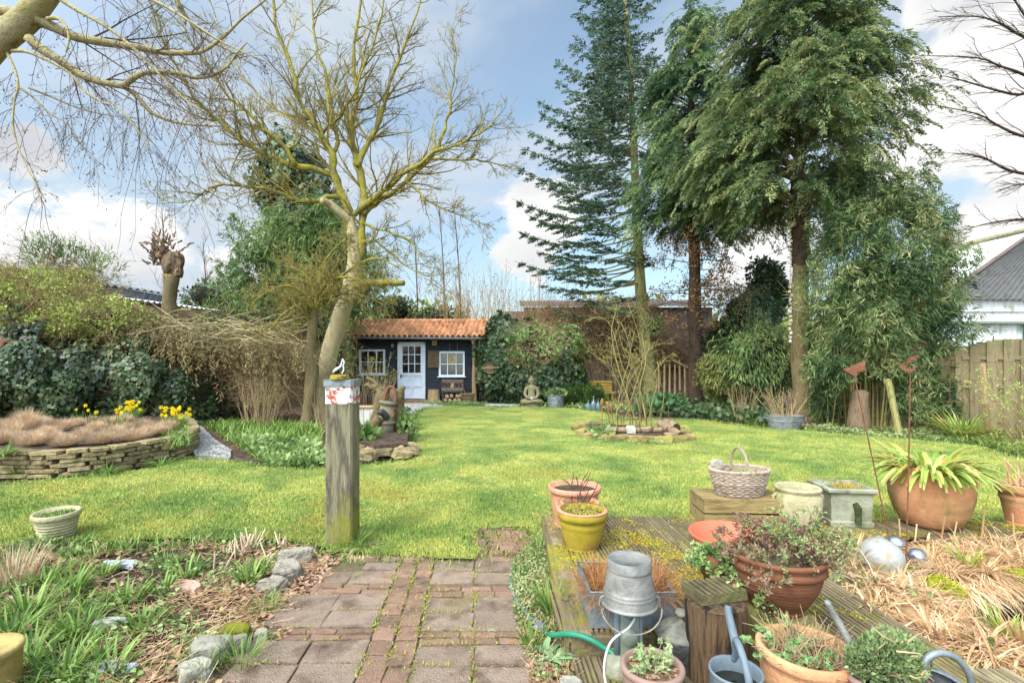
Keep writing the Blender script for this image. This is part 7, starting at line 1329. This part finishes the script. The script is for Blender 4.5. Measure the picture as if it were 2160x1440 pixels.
# stoneware jar, cement planter
q = dk_(1682, 1109); t = thing('stoneware_jar', 'pale mossy stoneware jar with rolled rim between the crate and the square planter', 'jar', q); pr_ = [(.001, 0), (.135, 0), (.15, .03), (.168, .12), (.175, .2), (.17, .25), (.155, .272), (.15, .28), (.168, .295), (.172, .306), (.165, .318), (.15, .32), (.14, .31), (.135, .27), (.12, .22)]
M().lathe(pr_, 40).build('body', stonem, t, smooth=True); M().disc(.13, .24, 30).build('soil_fill', litter, t)
for s_ in (-1, 1): M().tube([(s_ * .165, 0, .26), (s_ * .195, 0, .24), (s_ * .19, 0, .2), (s_ * .172, 0, .18)], .014, 7).build('handle', stonem, t)
q = dk_(1796, 1108) + A(0, .12, 0); t = thing('square_planter', 'square grey-green cement planter with flared rim and a dark stain', 'planter', q, -.12); pw_ = .33; m = M()
def sq(m, prof, mi=0, ch=.01):
    vs = []
    for r_, z in prof:
        for x, y in ((-1, -1), (1, -1), (1, 1), (-1, 1)): vs.append((x * r_, y * r_, z))
    i = np.arange(4); m.add(vs, [np.concatenate([np.stack([k * 4 + i, k * 4 + (i + 1) % 4, k * 4 + (i + 1) % 4 + 4, k * 4 + i + 4], 1) for k in range(len(prof) - 1)])], mi=mi)
sq(m, [(.001, .001), (.158, 0), (.162, .035), (.15, .045), (.155, .25), (.165, .262), (.185, .275), (.187, .295), (.178, .302), (.15, .302), (.145, .27), (.001, .262)]); m.build('body', cementm, t)
m = M(); n = 500; p = np.c_[rng.uniform(-.03, .14, n), rng.uniform(-.13, .13, n), np.full(n, .26)]; m.blades(p, np.c_[rng.normal(size=(n, 2)) * .8, np.ones(n)], .07, .005, .4); o = m.build('dry_moss', leafm('dry_moss_tuft', [(150, 130, 60), (186, 160, 90), (160, 140, 50)]), loc=tuple(q)); o.rotation_euler.z = -.12; tag(o, 'tuft of dry yellow moss in the right half of the square planter', 'plant')
M().tube([(.02, -.157, .19), (.04, -.16, .15), (.045, -.16, .08), (.04, -.165, .03)], [.02, .03, .022, .025], 6).build('moss_stain', mat('dark_moss', [(44, 54, 30), (66, 74, 40)], 8, bump=1), t)
# agapanthus pot and far right pot
q = A(*P(1962, 0, 4.0)[:2], DZ); t = thing('terracotta_pot', 'largest round-bellied terracotta pot full of overhanging strap leaves', 'plant pot', q); pr_ = [(.001, 0), (.17, 0), (.215, .03), (.265, .12), (.295, .22), (.303, .32), (.298, .41), (.293, .455), (.3, .462), (.3, .47), (.285, .475), (.27, .465), (.268, .42)]
M().lathe([(a * .93, b * 1.02) for a, b in pr_], 48).build('body', terra_b, t, smooth=True); M().disc(.245, .42, 30).build('soil_fill', soil, t)
m = M(); n = 330; a = rng.random(n) * TAU; r_ = np.sqrt(rng.random(n)) * .22; s_ = .2 + 1.1 * rng.random(n); m.blades(np.c_[np.cos(a) * r_, np.sin(a) * r_, np.full(n, .42)], np.c_[np.cos(a) * s_, np.sin(a) * s_, np.ones(n)], .2 + .2 * rng.random(n), .036, .6 + .9 * rng.random(n), n3=6, tipw=.3)
tag(m.build('agapanthus', strapl, loc=tuple(q)), 'dense strap-leaved agapanthus with pale tips spilling over the largest pot', 'plant')
q = dk_(2188, 1112) + A(.02, .1, 0); pot('terracotta_pot', 'ribbed terracotta pot cut by the right edge of the photo', q, .19, .32, terra_b, .66, .07, bands=1, ridges=0)
for i in range(3): M().lathe([(.186, .27 + i * .016), (.195, .276 + i * .016), (.186, .282 + i * .016)], 36).build('rib', terra_b, bpy.data.objects['terracotta_pot.004'], smooth=True)
m = M(); [m.tube(wander((R.uniform(-.12, .1), R.uniform(-.1, .1), .28), A(R.gauss(-.1, .25), R.gauss(0, .2), 1), R.uniform(.15, .3), 3, .1), [.007, .006, .006, .005], 5) for _ in range(9)]; tag(m.build('cut_plant', strawl, loc=tuple(q)), 'pale cut stems standing in the pot at the right edge', 'dead plant')
# saucer bowl, big brown pot, ivy pot, log and board
q = A(*P(1545, 0, 2.98)[:2], DZ); t = thing('clay_bowl', 'wide smooth orange clay bowl on a small dark foot', 'bowl', q + A(0, 0, .0)); pr_ = [(.001, .03), (.09, .03), (.1, .05), (.11, .06), (.19, .16), (.235, .25), (.25, .268), (.246, .278), (.232, .272), (.18, .19), (.1, .12), (.001, .11)]
M().lathe(pr_, 48).build('body', terra_o, t, smooth=True); M().lathe([(.001, .0), (.1, 0), (.13, .03), (.11, .055)], 30).build('foot', terra_d, t, smooth=True)
q = A(*P(1640, 0, 2.42)[:2], .0); t = thing('timber_block', 'tall yellow-green mossy timber block under the big brown pot', 'timber block', q + A(.0, -.04, 0), -.15); M().rough((0, 0, .1), (.3, .3, .24), amp=.03, n=4, pw=.25).box((-.01, -.02, .09), (.26, .26, .2)).build('block', mossw, t)
tz = .215; t = thing('terracotta_pot', 'big brown ribbed terracotta pot with a straggly shrub on the mossy block', 'plant pot', q + A(0, 0, tz)); pr_ = [(.001, 0), (.1, 0), (.12, .03)] + [(.12 + .075 * math.sin(b * 1.45) + .0012 * math.sin(b * 60), .03 + .17 * b) for b in np.linspace(0, 1, 30)] + [(.2, .205), (.212, .215), (.208, .235), (.196, .245), (.216, .262), (.222, .275), (.212, .285), (.195, .28), (.19, .25)]
M().lathe(pr_, 44, wob=.004).build('body', terra_d, t, smooth=True); M().disc(.19, .25, 30).build('soil_fill', litter, t)
def straggly(name, label, base, n, spread, h, lm, nl, ll, mt=twigd, cat='plant', r=.0022, down=.0, rb=.1, sub=6, lw=.7, wob=.25):
    t = thing(name, label, cat, base); tw = Tw()
    for _ in range(n):
        a = R.random() * TAU; s_ = spread * R.random(); rr = rb * math.sqrt(R.random()); c = wander((math.cos(a) * rr, math.sin(a) * rr, 0), A(math.cos(a) * s_, math.sin(a) * s_, .8), h * R.uniform(.6, 1.2), 5, wob, down); tw.poly(c, r, r * .5); ramify(tw, c, r * .7, r * .4, sub, h * .4, 1, .8, .2, down * .5, .2, (4,), r * .35)
    tw.put(M(), 3).build('stem_growth', mt, t); A_, B_ = np.concatenate(tw.a), np.concatenate(tw.b); k = rng.integers(0, len(A_), nl); s = rng.random((nl, 1)); p_ = A_[k] * (1 - s) + B_[k] * s; M().leaves(p_, randdir(nl, .2), ll * (.6 + .7 * rng.random(nl)), ll * lw, rnd=np.clip(.5 + .3 * fnoise(p_, 9, 2) + .2 * rng.normal(size=nl), 0, 1), shape=6).build('foliage', lm, t); return t
straggly('straggly_shrub', 'wide straggly brown and grey-green shrub spreading out of the big brown pot', q + A(0.02, 0, tz + .25), 34, 2.2, .22, purpl, 5200, .013, down=-.02, rb=.16)
straggly('trailing_catmint', 'grey-green leafy sprays on the right side of the big brown pot', q + A(.12, -.02, tz + .27), 26, 2.0, .24, leafm('greygreen_leaf', [(96, 112, 66), (136, 150, 96), (150, 130, 104)]), 3600, .013, down=-.07, rb=.1)
q2 = A(*P(1505, 0, 2.5)[:2], 0)
straggly('trailing_ivy', 'small-leaved green ivy tumbling in front of the orange bowl and over the log board', A(*P(1515, 0, 2.60)[:2], .375), 30, 2.2, .13, leafm('small_ivy_leaf', [(66, 92, 44), (104, 132, 66), (150, 166, 110), (120, 84, 64)]), 3400, .018, down=-.16, rb=.08, lw=.9)
straggly('trailing_ivy', 'dark green ivy strands hanging down beside the log under the brown pot', A(*P(1565, 0, 2.38)[:2], .36), 16, .9, .24, MATS['small_ivy_leaf'], 900, .021, down=-.5, rb=.04, lw=.9)
t = thing('ivy_pot', 'hidden small clay pot holding the tumbling ivy behind the log', 'plant pot', A(*P(1522, 0, 2.66)[:2], DZ)); M().lathe([(.001, 0), (.07, 0), (.1, .2), (.115, .24), (.1, .28), (.09, .25), (.001, .25)], 24).build('body', terra_d, t, smooth=True)
lg = A(*P(1509, 0, 2.2)[:2], .03); t = thing('log_stump', 'tall dark split upright log with a grooved board on top', 'log', lg); M().tube([(0, 0, 0), (.003, 0, .15), (0, 0, .335)], [.13, .127, .128], 20, cap=False, wob=.025).build('bark', stumpm, t, smooth=True); M().lathe([(.001, .338), (.12, .336), (.129, .33)], 20).build('cut_top', MATS['split_log'], t)
t = thing('grooved_board', 'short thick dark grooved decking board lying on top of the log', 'board', lg + A(.005, .03, .34), .25); m = M(); m.box((0, 0, .018), (.23, .15, .036))
for i in range(8): m.box((-.1 + i * .029, 0, .04), (.016, .15, .01))
m.build('board', mat('dark_board', [(70, 62, 42), (104, 94, 64), (92, 92, 50)], 6, bump=.6, rnd=.15), t)
# trough with dead grass
tx0, tx1, ty0, ty1 = P(1246, 0, 2.42)[0], P(1424, 0, 2.42)[0], 2.42, 2.72; t = thing('zinc_trough', 'rectangular grey zinc trough of dead grass standing at the deck edge', 'trough', ((tx0 + tx1) / 2, ty0, DZ + .002)); xa = (tx1 - tx0) / 2; hh_ = .175; m = M()
m.box((0, .005, hh_ / 2), (2 * xa, .01, hh_)); m.box((xa - .005, .16, hh_ / 2), (.01, .3, hh_)); m.box((0, .305, hh_ / 2), (2 * xa, .01, hh_)); m.add([(-xa, 0, 0), (-xa - .02, .3, 0), (-xa - .03, .3, hh_ + .04), (-xa, 0, hh_)], [[0, 1, 2, 3]]); m.add([(-xa + .008, 0, 0), (-xa - .012, .3, 0), (-xa - .022, .3, hh_ + .04), (-xa + .008, 0, hh_)], [[3, 2, 1, 0]]); m.build('body', zincm, t)
M().tube([(-xa, 0, hh_), (xa, 0, hh_), (xa, .3, hh_), (-xa - .02, .3, hh_ + .03), (-xa, 0, hh_)], .005, 5).build('rim', zincm, t); M().box((0, .155, hh_ * .7), (2 * xa - .03, .28, .01)).build('soil_fill', soil, t)
m = M(); n = 3200; p = np.c_[rng.uniform(-xa + .02, xa - .02, n), rng.uniform(.02, .29, n), np.full(n, hh_ * .7)]; m.blades(p, np.c_[rng.normal(size=(n, 2)) * .9, np.ones(n)], .17, .004, .9 * rng.random(n)); tag(m.build('dead_grass', leafm('russet_grass', [(130, 88, 50), (176, 124, 78), (190, 150, 96)]), loc=t.location), 'russet dead grass filling the zinc trough', 'dead plant')
# power post with an upturned bucket
pp = A(*P(1327, 0, 2.25)[:2], 0.03); t = thing('power_post', 'grey garden socket post on a concrete foot under the upturned bucket', 'socket post', pp); M().box((.0, 0, .2), (.085, .04, .36)).build('body', greyp, t)
M().tube([(-.052, 0, 0.05), (-.052, 0, .38)], .017, 10).build('pipe', blueg, t, smooth=True); M().box((.046, -.005, .2), (.012, .05, .36)).build('side_rail', blueg, t)
for z_ in (.27, .15): M().lathe([(.001, .02), (.03, .018), (.036, 0)], 18, (.002, -.02, z_), rx=math.pi / 2, sy=1.15).build('socket_cover', blueg if z_ > .2 else greyp, t, smooth=True)
M().rough((0, 0, .01), (.22, .18, .12), amp=.08, n=3, pw=.6).build('concrete_foot', cementm, t)
t = thing('zinc_bucket', 'upturned galvanised bucket hanging over the garden socket post', 'bucket', pp + A(0, 0, .295)); bh = .205
prb = [(.122, 0), (.128, .004), (.124, .012)] + [(.121 - .0235 * b + (.0022 * math.sin((b - .22) / .1 * math.pi) if .22 < b < .32 else 0) + (.0022 * math.sin((b - .32) / .1 * math.pi) if .32 < b < .42 else 0), .012 + (bh - .06) * b) for b in np.linspace(0, 1, 40)] + [(.0995, bh - .046), (.0995, bh - .04), (.0965, bh - .002), (.094, bh), (.0915, bh - .004), (.001, bh - .01)]
M().lathe(prb, 44).build('body', bucketm, t, smooth=True)
for s_ in (-1, 1): M().tube([(s_ * .115, -.01, .04), (s_ * .132, -.01, .03), (s_ * .136, -.01, .0), (s_ * .128, -.01, -.012)], .005, 6).build('ear', bucketm, t); 
M().tube([(.133 * math.cos(a), -.05 - .04 * math.sin(-a), .0 + .095 * math.sin(a)) for a in np.linspace(0, -math.pi, 20)], .0035, 6).build('handle', bucketm, t)
cb = smooth_path([pp + A(.015, -.05, .255), pp + A(-.02, -.07, .22), pp + A(-.1, -.09, .17), pp + A(-.135, -.12, .08), pp + A(-.12, -.16, .0), pp + A(-.06, -.3, -.02), pp + A(.02, -.55, -.02)], 6); tag(M().tube(cb - pp, .0052, 7).build('power_cable', whitec, smooth=True, loc=tuple(pp)), 'white electric cable looping down from the garden socket', 'cable')
# cast-iron pot, stepped front items
q = A(*P(1437, 0, 2.3)[:2], .03); t = thing('cast_iron_pot', 'dark lidded cast-iron pot left of the upright log', 'pot', q); M().lathe([(.001, 0), (.105, 0), (.112, .02), (.115, .11), (.12, .14), (.11, .145)], 30).build('body', ironm, t, smooth=True); ld_ = M().lathe([(.12, .14), (.118, .152), (.08, .172), (.03, .184), (.014, .19), (.01, .205), (.022, .215), (.03, .226), (.022, .24), (.001, .243)], 30).build('lid', mat('weathered_lid', [(96, 96, 84), (132, 130, 114), (76, 76, 66)], 8, bump=.5, rough=.6), t, smooth=True)
q = A(*P(1376, 0, 1.98)[:2], .03); q2 = q + A(0, 0, .03); pot('brown_pot', 'round brown glazed pot of leaf litter and a small grey-green shrub in the front', q2, .126, .155, brownpot, .74, .03, rimw=.008, curve_=.006, fill=litter, z_in=.88, cat='plant pot')
p = np.c_[rng.normal(size=(150, 2)) * .05, np.full(150, .142)]; p = p[np.hypot(p[:, 0], p[:, 1]) < .1]; o = leafcurl(M(), p, .035).build('pot_litter', deadl, loc=tuple(q2)); o['kind'] = 'stuff'
straggly('potted_honeysuckle', 'small grey-green shrub with bare tan stems in the brown glazed pot', q2 + A(0, 0, .13), 16, .9, .1, leafm('sage_leaf', [(110, 124, 80), (150, 164, 116), (176, 186, 140)]), 520, .018, mt=twigt, rb=.03, sub=4)
q = A(*P(1694, 0, 1.84)[:2], 0.03); pot('terracotta_pot', 'front pale-rimmed weathered terracotta pot with twiggy mint at the bottom edge', q + A(.01, 0, 0), .168, .335, terra_l, .62, .045, curve_=.012, rimw=.012)
m = M(); tw = Tw()
for _ in range(230): a = R.random() * TAU; rr = .12 * math.sqrt(R.random()); tw.poly(wander((math.cos(a) * rr, math.sin(a) * rr, .29), A(R.gauss(0, .7), R.gauss(0, .6), .7), R.uniform(.06, .17), 3, .25), .0024, .0012)
tag(tw.put(M(), 4).build('dry_plant', twigt, loc=tuple(q)), 'tan tangled dry stems in the front weathered pot', 'dead plant')
straggly('potted_mint', 'fresh green mint sprigs growing at the back of the front weathered pot', q + A(-.03, .02, .29), 22, 1.4, .085, leafm('mint_leaf', [(84, 118, 70), (122, 154, 98), (150, 172, 120)]), 560, .019, mt=twigt, rb=.09, sub=4, lw=.9)
# watering can
q = A(*P(1552, 0, 1.78)[:2], .03); t = thing('watering_can', 'blue-grey watering can with arched handle in front of the log', 'watering can', q); M().lathe([(.001, 0), (.085, 0), (.09, .01), (.088, .27), (.092, .275), (.09, .285), (.083, .28), (.082, .2)], 32).build('body', blueg, t, smooth=True)
M().disc(.083, .23, 28).build('water_fill', waterm, t); M().tube(smooth_path([A(-.0, -.09, .22), A(.0, -.1, .3), A(.0, -.05, .365), A(.015, .03, .37), A(.03, .07, .3), A(.03, .085, .27)], 5), .0125, 9).build('handle', blueg, t, smooth=True)
M().tube(smooth_path([A(.05, .08, .1), A(.07, .14, .25), A(.062, .2, .38), A(.064, .21, .41)], 4), np.linspace(.02, .012, 13), 9).build('spout', blueg, t, smooth=True)
q = A(*P(1965, 0, 1.62)[:2], .12); t = thing('watering_can', 'light grey watering can hidden behind the thyme with only handle and spout showing', 'watering can', q); M().lathe([(.001, 0), (.1, 0), (.1, .24), (.09, .26), (.08, .25)], 28).build('body', zincm, t, smooth=True)
M().tube(smooth_path([A(-.02, 0, .27), A(-.02, 0, .32), A(.03, 0, .345), A(.09, 0, .32), A(.13, 0, .25), A(.12, 0, .12)], 5), .011, 8).build('handle', zincm, t, smooth=True); M().tube(smooth_path([A(-.09, 0, .1), A(-.16, .1, .26), A(-.225, .16, .41), A(-.235, .165, .435)], 4), np.linspace(.016, .0095, 13), 9).build('spout', bucketm, t, smooth=True)
q = A(*P(1868, 0, 1.68)[:2], 0.03); pot('thyme_pot', 'dark plant pot under the thyme at the bottom edge', q, .13, .33, brownpot, .7, .03)
bush('thyme', 'dense grey-green bushy thyme at the bottom edge of the deck', 'plant', [(q + A(0, 0, .385), (.125, .11, .085)), (q + A(-.06, .0, .37), (.085, .08, .065)), (q + A(.08, .02, .375), (.08, .08, .065))], thymel, 13000, .014, .008, 'up', ck=.6, inner=.75, loc=q + A(0, 0, .33), twigs=60, tl=.05, tm=twigt)

# ------------------------------------------------------------------ pond margin
def pz(u, v): return G(u, v, DZ)
MAR = [(1750, 1152), (1770, 1200), (1805, 1255), (1865, 1310), (1945, 1350), (2050, 1397), (2200, 1460), (2700, 1460), (2600, 1440), (2160, 1370), (2110, 1330), (2050, 1290), (1995, 1240), (2035, 1208), (2160, 1188), (2600, 1183), (2600, 1130), (2160, 1118), (1960, 1128), (1820, 1135)]
mar = np.array([pz(u, v)[:2] for u, v in MAR]); X = rng.uniform(1.5, 6, 90000); Y = rng.uniform(1.6, 4.2, 90000); k = inpoly(X, Y, mar); X, Y = X[k], Y[k]
gxx = np.arange(1.6, 6, .05); gyy = np.arange(1.7, 4.1, .05); GX, GY = np.meshgrid(gxx, gyy); ins = inpoly(GX.ravel(), GY.ravel(), mar).reshape(GX.shape)
hz = lambda X, Y: .06 + .045 * fnoise(np.stack([X, Y, 0 * X], -1), 2.4, 3)
ii = (np.arange(len(gyy) - 1)[:, None] * len(gxx) + np.arange(len(gxx) - 1)).ravel(); qd = np.stack([ii, ii + 1, ii + len(gxx) + 1, ii + len(gxx)], 1); ed = ins.copy().astype(float)
for _ in range(2): ed = (ed + np.roll(ed, 1, 0) + np.roll(ed, -1, 0) + np.roll(ed, 1, 1) + np.roll(ed, -1, 1)) / 5
zz_ = np.where(ins, hz(GX, GY), -.28); qd = qd[ins.ravel()[qd].sum(1) >= 1]; m = M(); m.add(np.stack([GX, GY, zz_], -1).reshape(-1, 3), qd); tag(m.build('pond_bank', mat('bank_litter', [(110, 82, 52), (160, 124, 84), (130, 120, 40), (84, 64, 44)], 6, bump=1, bscale=50, rnd=0, spots=[((140, 138, 30), .6, 2.2, .08)])), kind='structure')
n = len(X); p = np.c_[X, Y, hz(X, Y)]; dens = fnoise(p, 1.9, 6); k = rng.random(n) < np.clip(.75 + .5 * dens, .2, 1); p = p[k]; n = len(p)
m = M(); m.blades(p, np.c_[rng.normal(size=(n, 2)) * 1.1, np.full(n, .55)], .05 + .16 * rng.random(n) ** 1.6 * (1.1 + .6 * dens[k]), .005 + .009 * (rng.random(n) > .8), .4 + .8 * rng.random(n), n3=3); tag(m.build('dead_reed', strawl), kind='stuff')
k = rng.random(len(X)) < .06; p = np.c_[X, Y, hz(X, Y) + .015][k]; tag(leafcurl(M(), p, .045).build('fallen_leaves', deadl), kind='stuff')
k = rng.random(len(X)) < .05; p = np.c_[X, Y, hz(X, Y) + .02][k]; p = p[fnoise(p, 2.4, 9) > .3]; m = M(); m.leaves(p, randdir(len(p), .5), .035, .028, shape=6); tag(m.build('ground_cover', coverl), kind='stuff')
# reeds hanging over the water
e0 = [pz(u, v) for u, v in [(2030, 1225), (2060, 1212), (2160, 1200), (2400, 1197)]]; ee = smooth_path(e0, 10); n = 700; c = ee[rng.integers(0, len(ee), n)] + rng.normal(size=(n, 3)) * A(.05, .04, .01) - A(0, 0, .05); m = M(); m.blades(c, np.c_[rng.normal(size=n) * .4, -np.ones(n) * .6, np.full(n, .3)], .12 + .16 * rng.random(n), .006, 1.2); tag(m.build('dead_reed', strawl), kind='stuff')
for u, v, w_, h_, lb in [(1985, 1226, .24, .09, 'bright yellow-green moss mound on the pond bank left of the water'), (2150, 1205, .16, .07, 'mossy overhang of the bank above the dark water')]:
    q = pz(u, v) - A(0, 0, .08); t = thing('moss_mound', lb, 'moss', q); v_, f_ = sphere_vf(28, 18); q_ = v_ * A(w_ / 2, w_ / 2.4, h_) * (1 + .15 * fnoise(v_ * 2, 2, 3)[:, None]); m = M(); m.add(q_, f_); m.build('mound', mossm, t, smooth=True); n = 1800; k_ = rng.integers(0, len(q_), n); m = M(); m.leaves(q_[k_] + rng.normal(size=(n, 3)) * .012, randdir(n, .8), .014, .008); m.build('moss_growth', leafm('moss_tip', [(120, 128, 20), (164, 166, 36), (186, 176, 70)]) if 'moss_tip' not in MATS else MATS['moss_tip'], t)
for u, v, L, lb in [(2125, 1330, .13, 'iris fan with cut green leaves at the front pond bank'), (1985, 1330, .1, 'cut yellowish reed stubs at the near pond bank'), (2160, 1345, .12, 'pale cut reed stubs at the right edge of the near bank'), (1840, 1270, .14, 'curling grey dead strap leaves at the deck edge of the pond'), (2040, 1180, .12, 'short green shoots on the back pond bank'), (1795, 1172, .16, 'pale cut reed fan left of the white sphere')]:
    t = thing('reed_stub', lb, 'reeds', pz(u, v) - A(0, 0, .04)); m = M(); tussock(m, (0, 0, 0), 30, L * 1.3, .018, .6, .25 if 'curl' not in lb else 1.2, 1, .06); m.build('foliage', strawl if 'green' not in lb else strapl, t)
m = M()
for u, h_ in [(1900, .12), (1985, .14), (2070, .2), (2010, .1), (2140, .16), (1930, .08)]: q = pz(u, 1130) - A(0, 0, .05); m.tube([q, q + A(R.gauss(0, .02), 0, .06 + h_)], [.006, .005], 5)
o = m.build('dry_stalks', strawl); o['kind'] = 'stuff'
dg = thing('dead_grass_clump', 'arching coppery dead grass clump among the clumps covering the back pond bank', 'dead grass', pz(1970, 1165) - A(0, 0, .05), group='dead grass clumps on the pond bank'); m = M(); tussock(m, (0, 0, 0), 420, .2, .006, 1.1, .9, .8, .07); m.build('foliage', strawl, dg)
for u, v, s_ in [(2040, 1160, 1.1), (2110, 1165, 1.2), (2160, 1180, 1.1), (2075, 1190, 1.15), (2140, 1150, 1), (2000, 1190, .9), (2200, 1170, 1.2), (1900, 1215, .7), (1960, 1240, .8), (1880, 1260, .8), (2010, 1290, .8), (1960, 1310, .8)]: dup(dg, pz(u, v) - A(0, 0, .05), R.random() * 6, s_)
q = P(1858, 1176, 3.3); t = thing('glazed_sphere', 'large white glazed garden sphere in the dead reeds of the pond bank', 'garden sphere', q); v_, f_ = sphere_vf(40, 24); r_ = .132; m = M(); m.add(v_ * r_, f_); m.build('sphere', whiteg, t, smooth=True); M().lathe([(.02, r_ - .002), (.02, r_ + .006), (.001, r_ + .008)], 14).build('stopper', whiteg, t)
q = P(1935, 1174, 3.36); tag((lambda m: m.add(v_ * .058, f_))(M()).build('mirror_sphere', silvm, smooth=True, loc=tuple(q)), 'small silver mirror sphere right of the large white one', 'garden sphere'); q = P(1890, 1148, 3.62); tag((lambda m: m.add(v_ * .065, f_))(M()).build('mirror_sphere', silvm, smooth=True, loc=tuple(q)), 'half-hidden silver sphere behind the large white one', 'garden sphere')
# rusty birds on rods
def bird(label, base, top, parts_, rot_=0):
    t = thing('rusty_bird', label, 'garden ornament', base); d = top - base; M().tube([d * 0, d * .5 + A(.004, 0, 0), d], .0042, 6).build('rod', rustm, t); s = top[1] / F
    def C_(u, v, dy=0): return A((u - parts_[0][0]) * s * .92, dy * .35, -(v - parts_[0][1]) * s * .92) + d
    for nm, pts in parts_[1]:
        m = M(); c = np.array([C_(*p_) for p_ in pts]); n = len(c); th = A(0, .003, 0); i = np.arange(n); m.add(np.concatenate([c, c + th]), [i[None], (i[::-1] + n)[None], np.stack([i, (i + 1) % n, (i + 1) % n + n, i + n], 1)]); m.build(nm, rustm, t)
    return t
b1 = G(1886, 1188, .1); b1t = P(1803, 797, b1[1] + .0)
bird('left rusty metal bird with spread wings on a thin leaning rod over the pond bank', b1, b1t, [(1803, 797), [('body', [(1776, 777, 0), (1786, 772, -.01), (1800, 774, 0), (1812, 786, 0), (1806, 794, 0), (1790, 786, 0)]), ('wing', [(1792, 768, 0), (1803, 766, -.03), (1822, 752, -.09), (1819, 770, -.08), (1824, 780, -.07), (1806, 784, 0), (1796, 778, 0)]), ('wing', [(1780, 779, 0), (1800, 788, .02), (1802, 792, .08), (1790, 790, .06)])]])
b2 = G(1911, 1184, .1); b2t = P(1920, 788, b2[1] + .0)
bird('right rusty metal bird with raised wing on an upright rod behind the big pot', b2, b2t, [(1920, 788), [('body', [(1893, 772, 0), (1903, 765, 0), (1912, 776, 0), (1926, 776, 0), (1934, 768, 0), (1932, 778, 0), (1920, 787, 0), (1904, 780, 0)]), ('wing', [(1902, 766, 0), (1915, 752, -.06), (1930, 747, -.1), (1922, 757, -.09), (1910, 768, 0)]), ('wing', [(1908, 766, 0), (1922, 752, .04), (1942, 744, .08), (1930, 762, .06), (1916, 768, 0)])]])
b3 = A(*P(-20, 0, 3.0)[:2], 0); bird('rusty metal bird whose wing tips show at the left edge', b3, P(-20, 745, 3.0), [(-20, 745), [('body', [(-50, 728, 0), (-20, 722, 0), (4, 736, 0), (-20, 744, 0)]), ('wing', [(-25, 735, 0), (5, 712, -.04), (27, 713, -.06), (5, 732, -.03), (-10, 742, 0)]), ('tail', [(8, 722, -.01), (30, 716, -.01), (46, 719, -.01), (28, 719, -.01), (12, 727, -.01)])]])
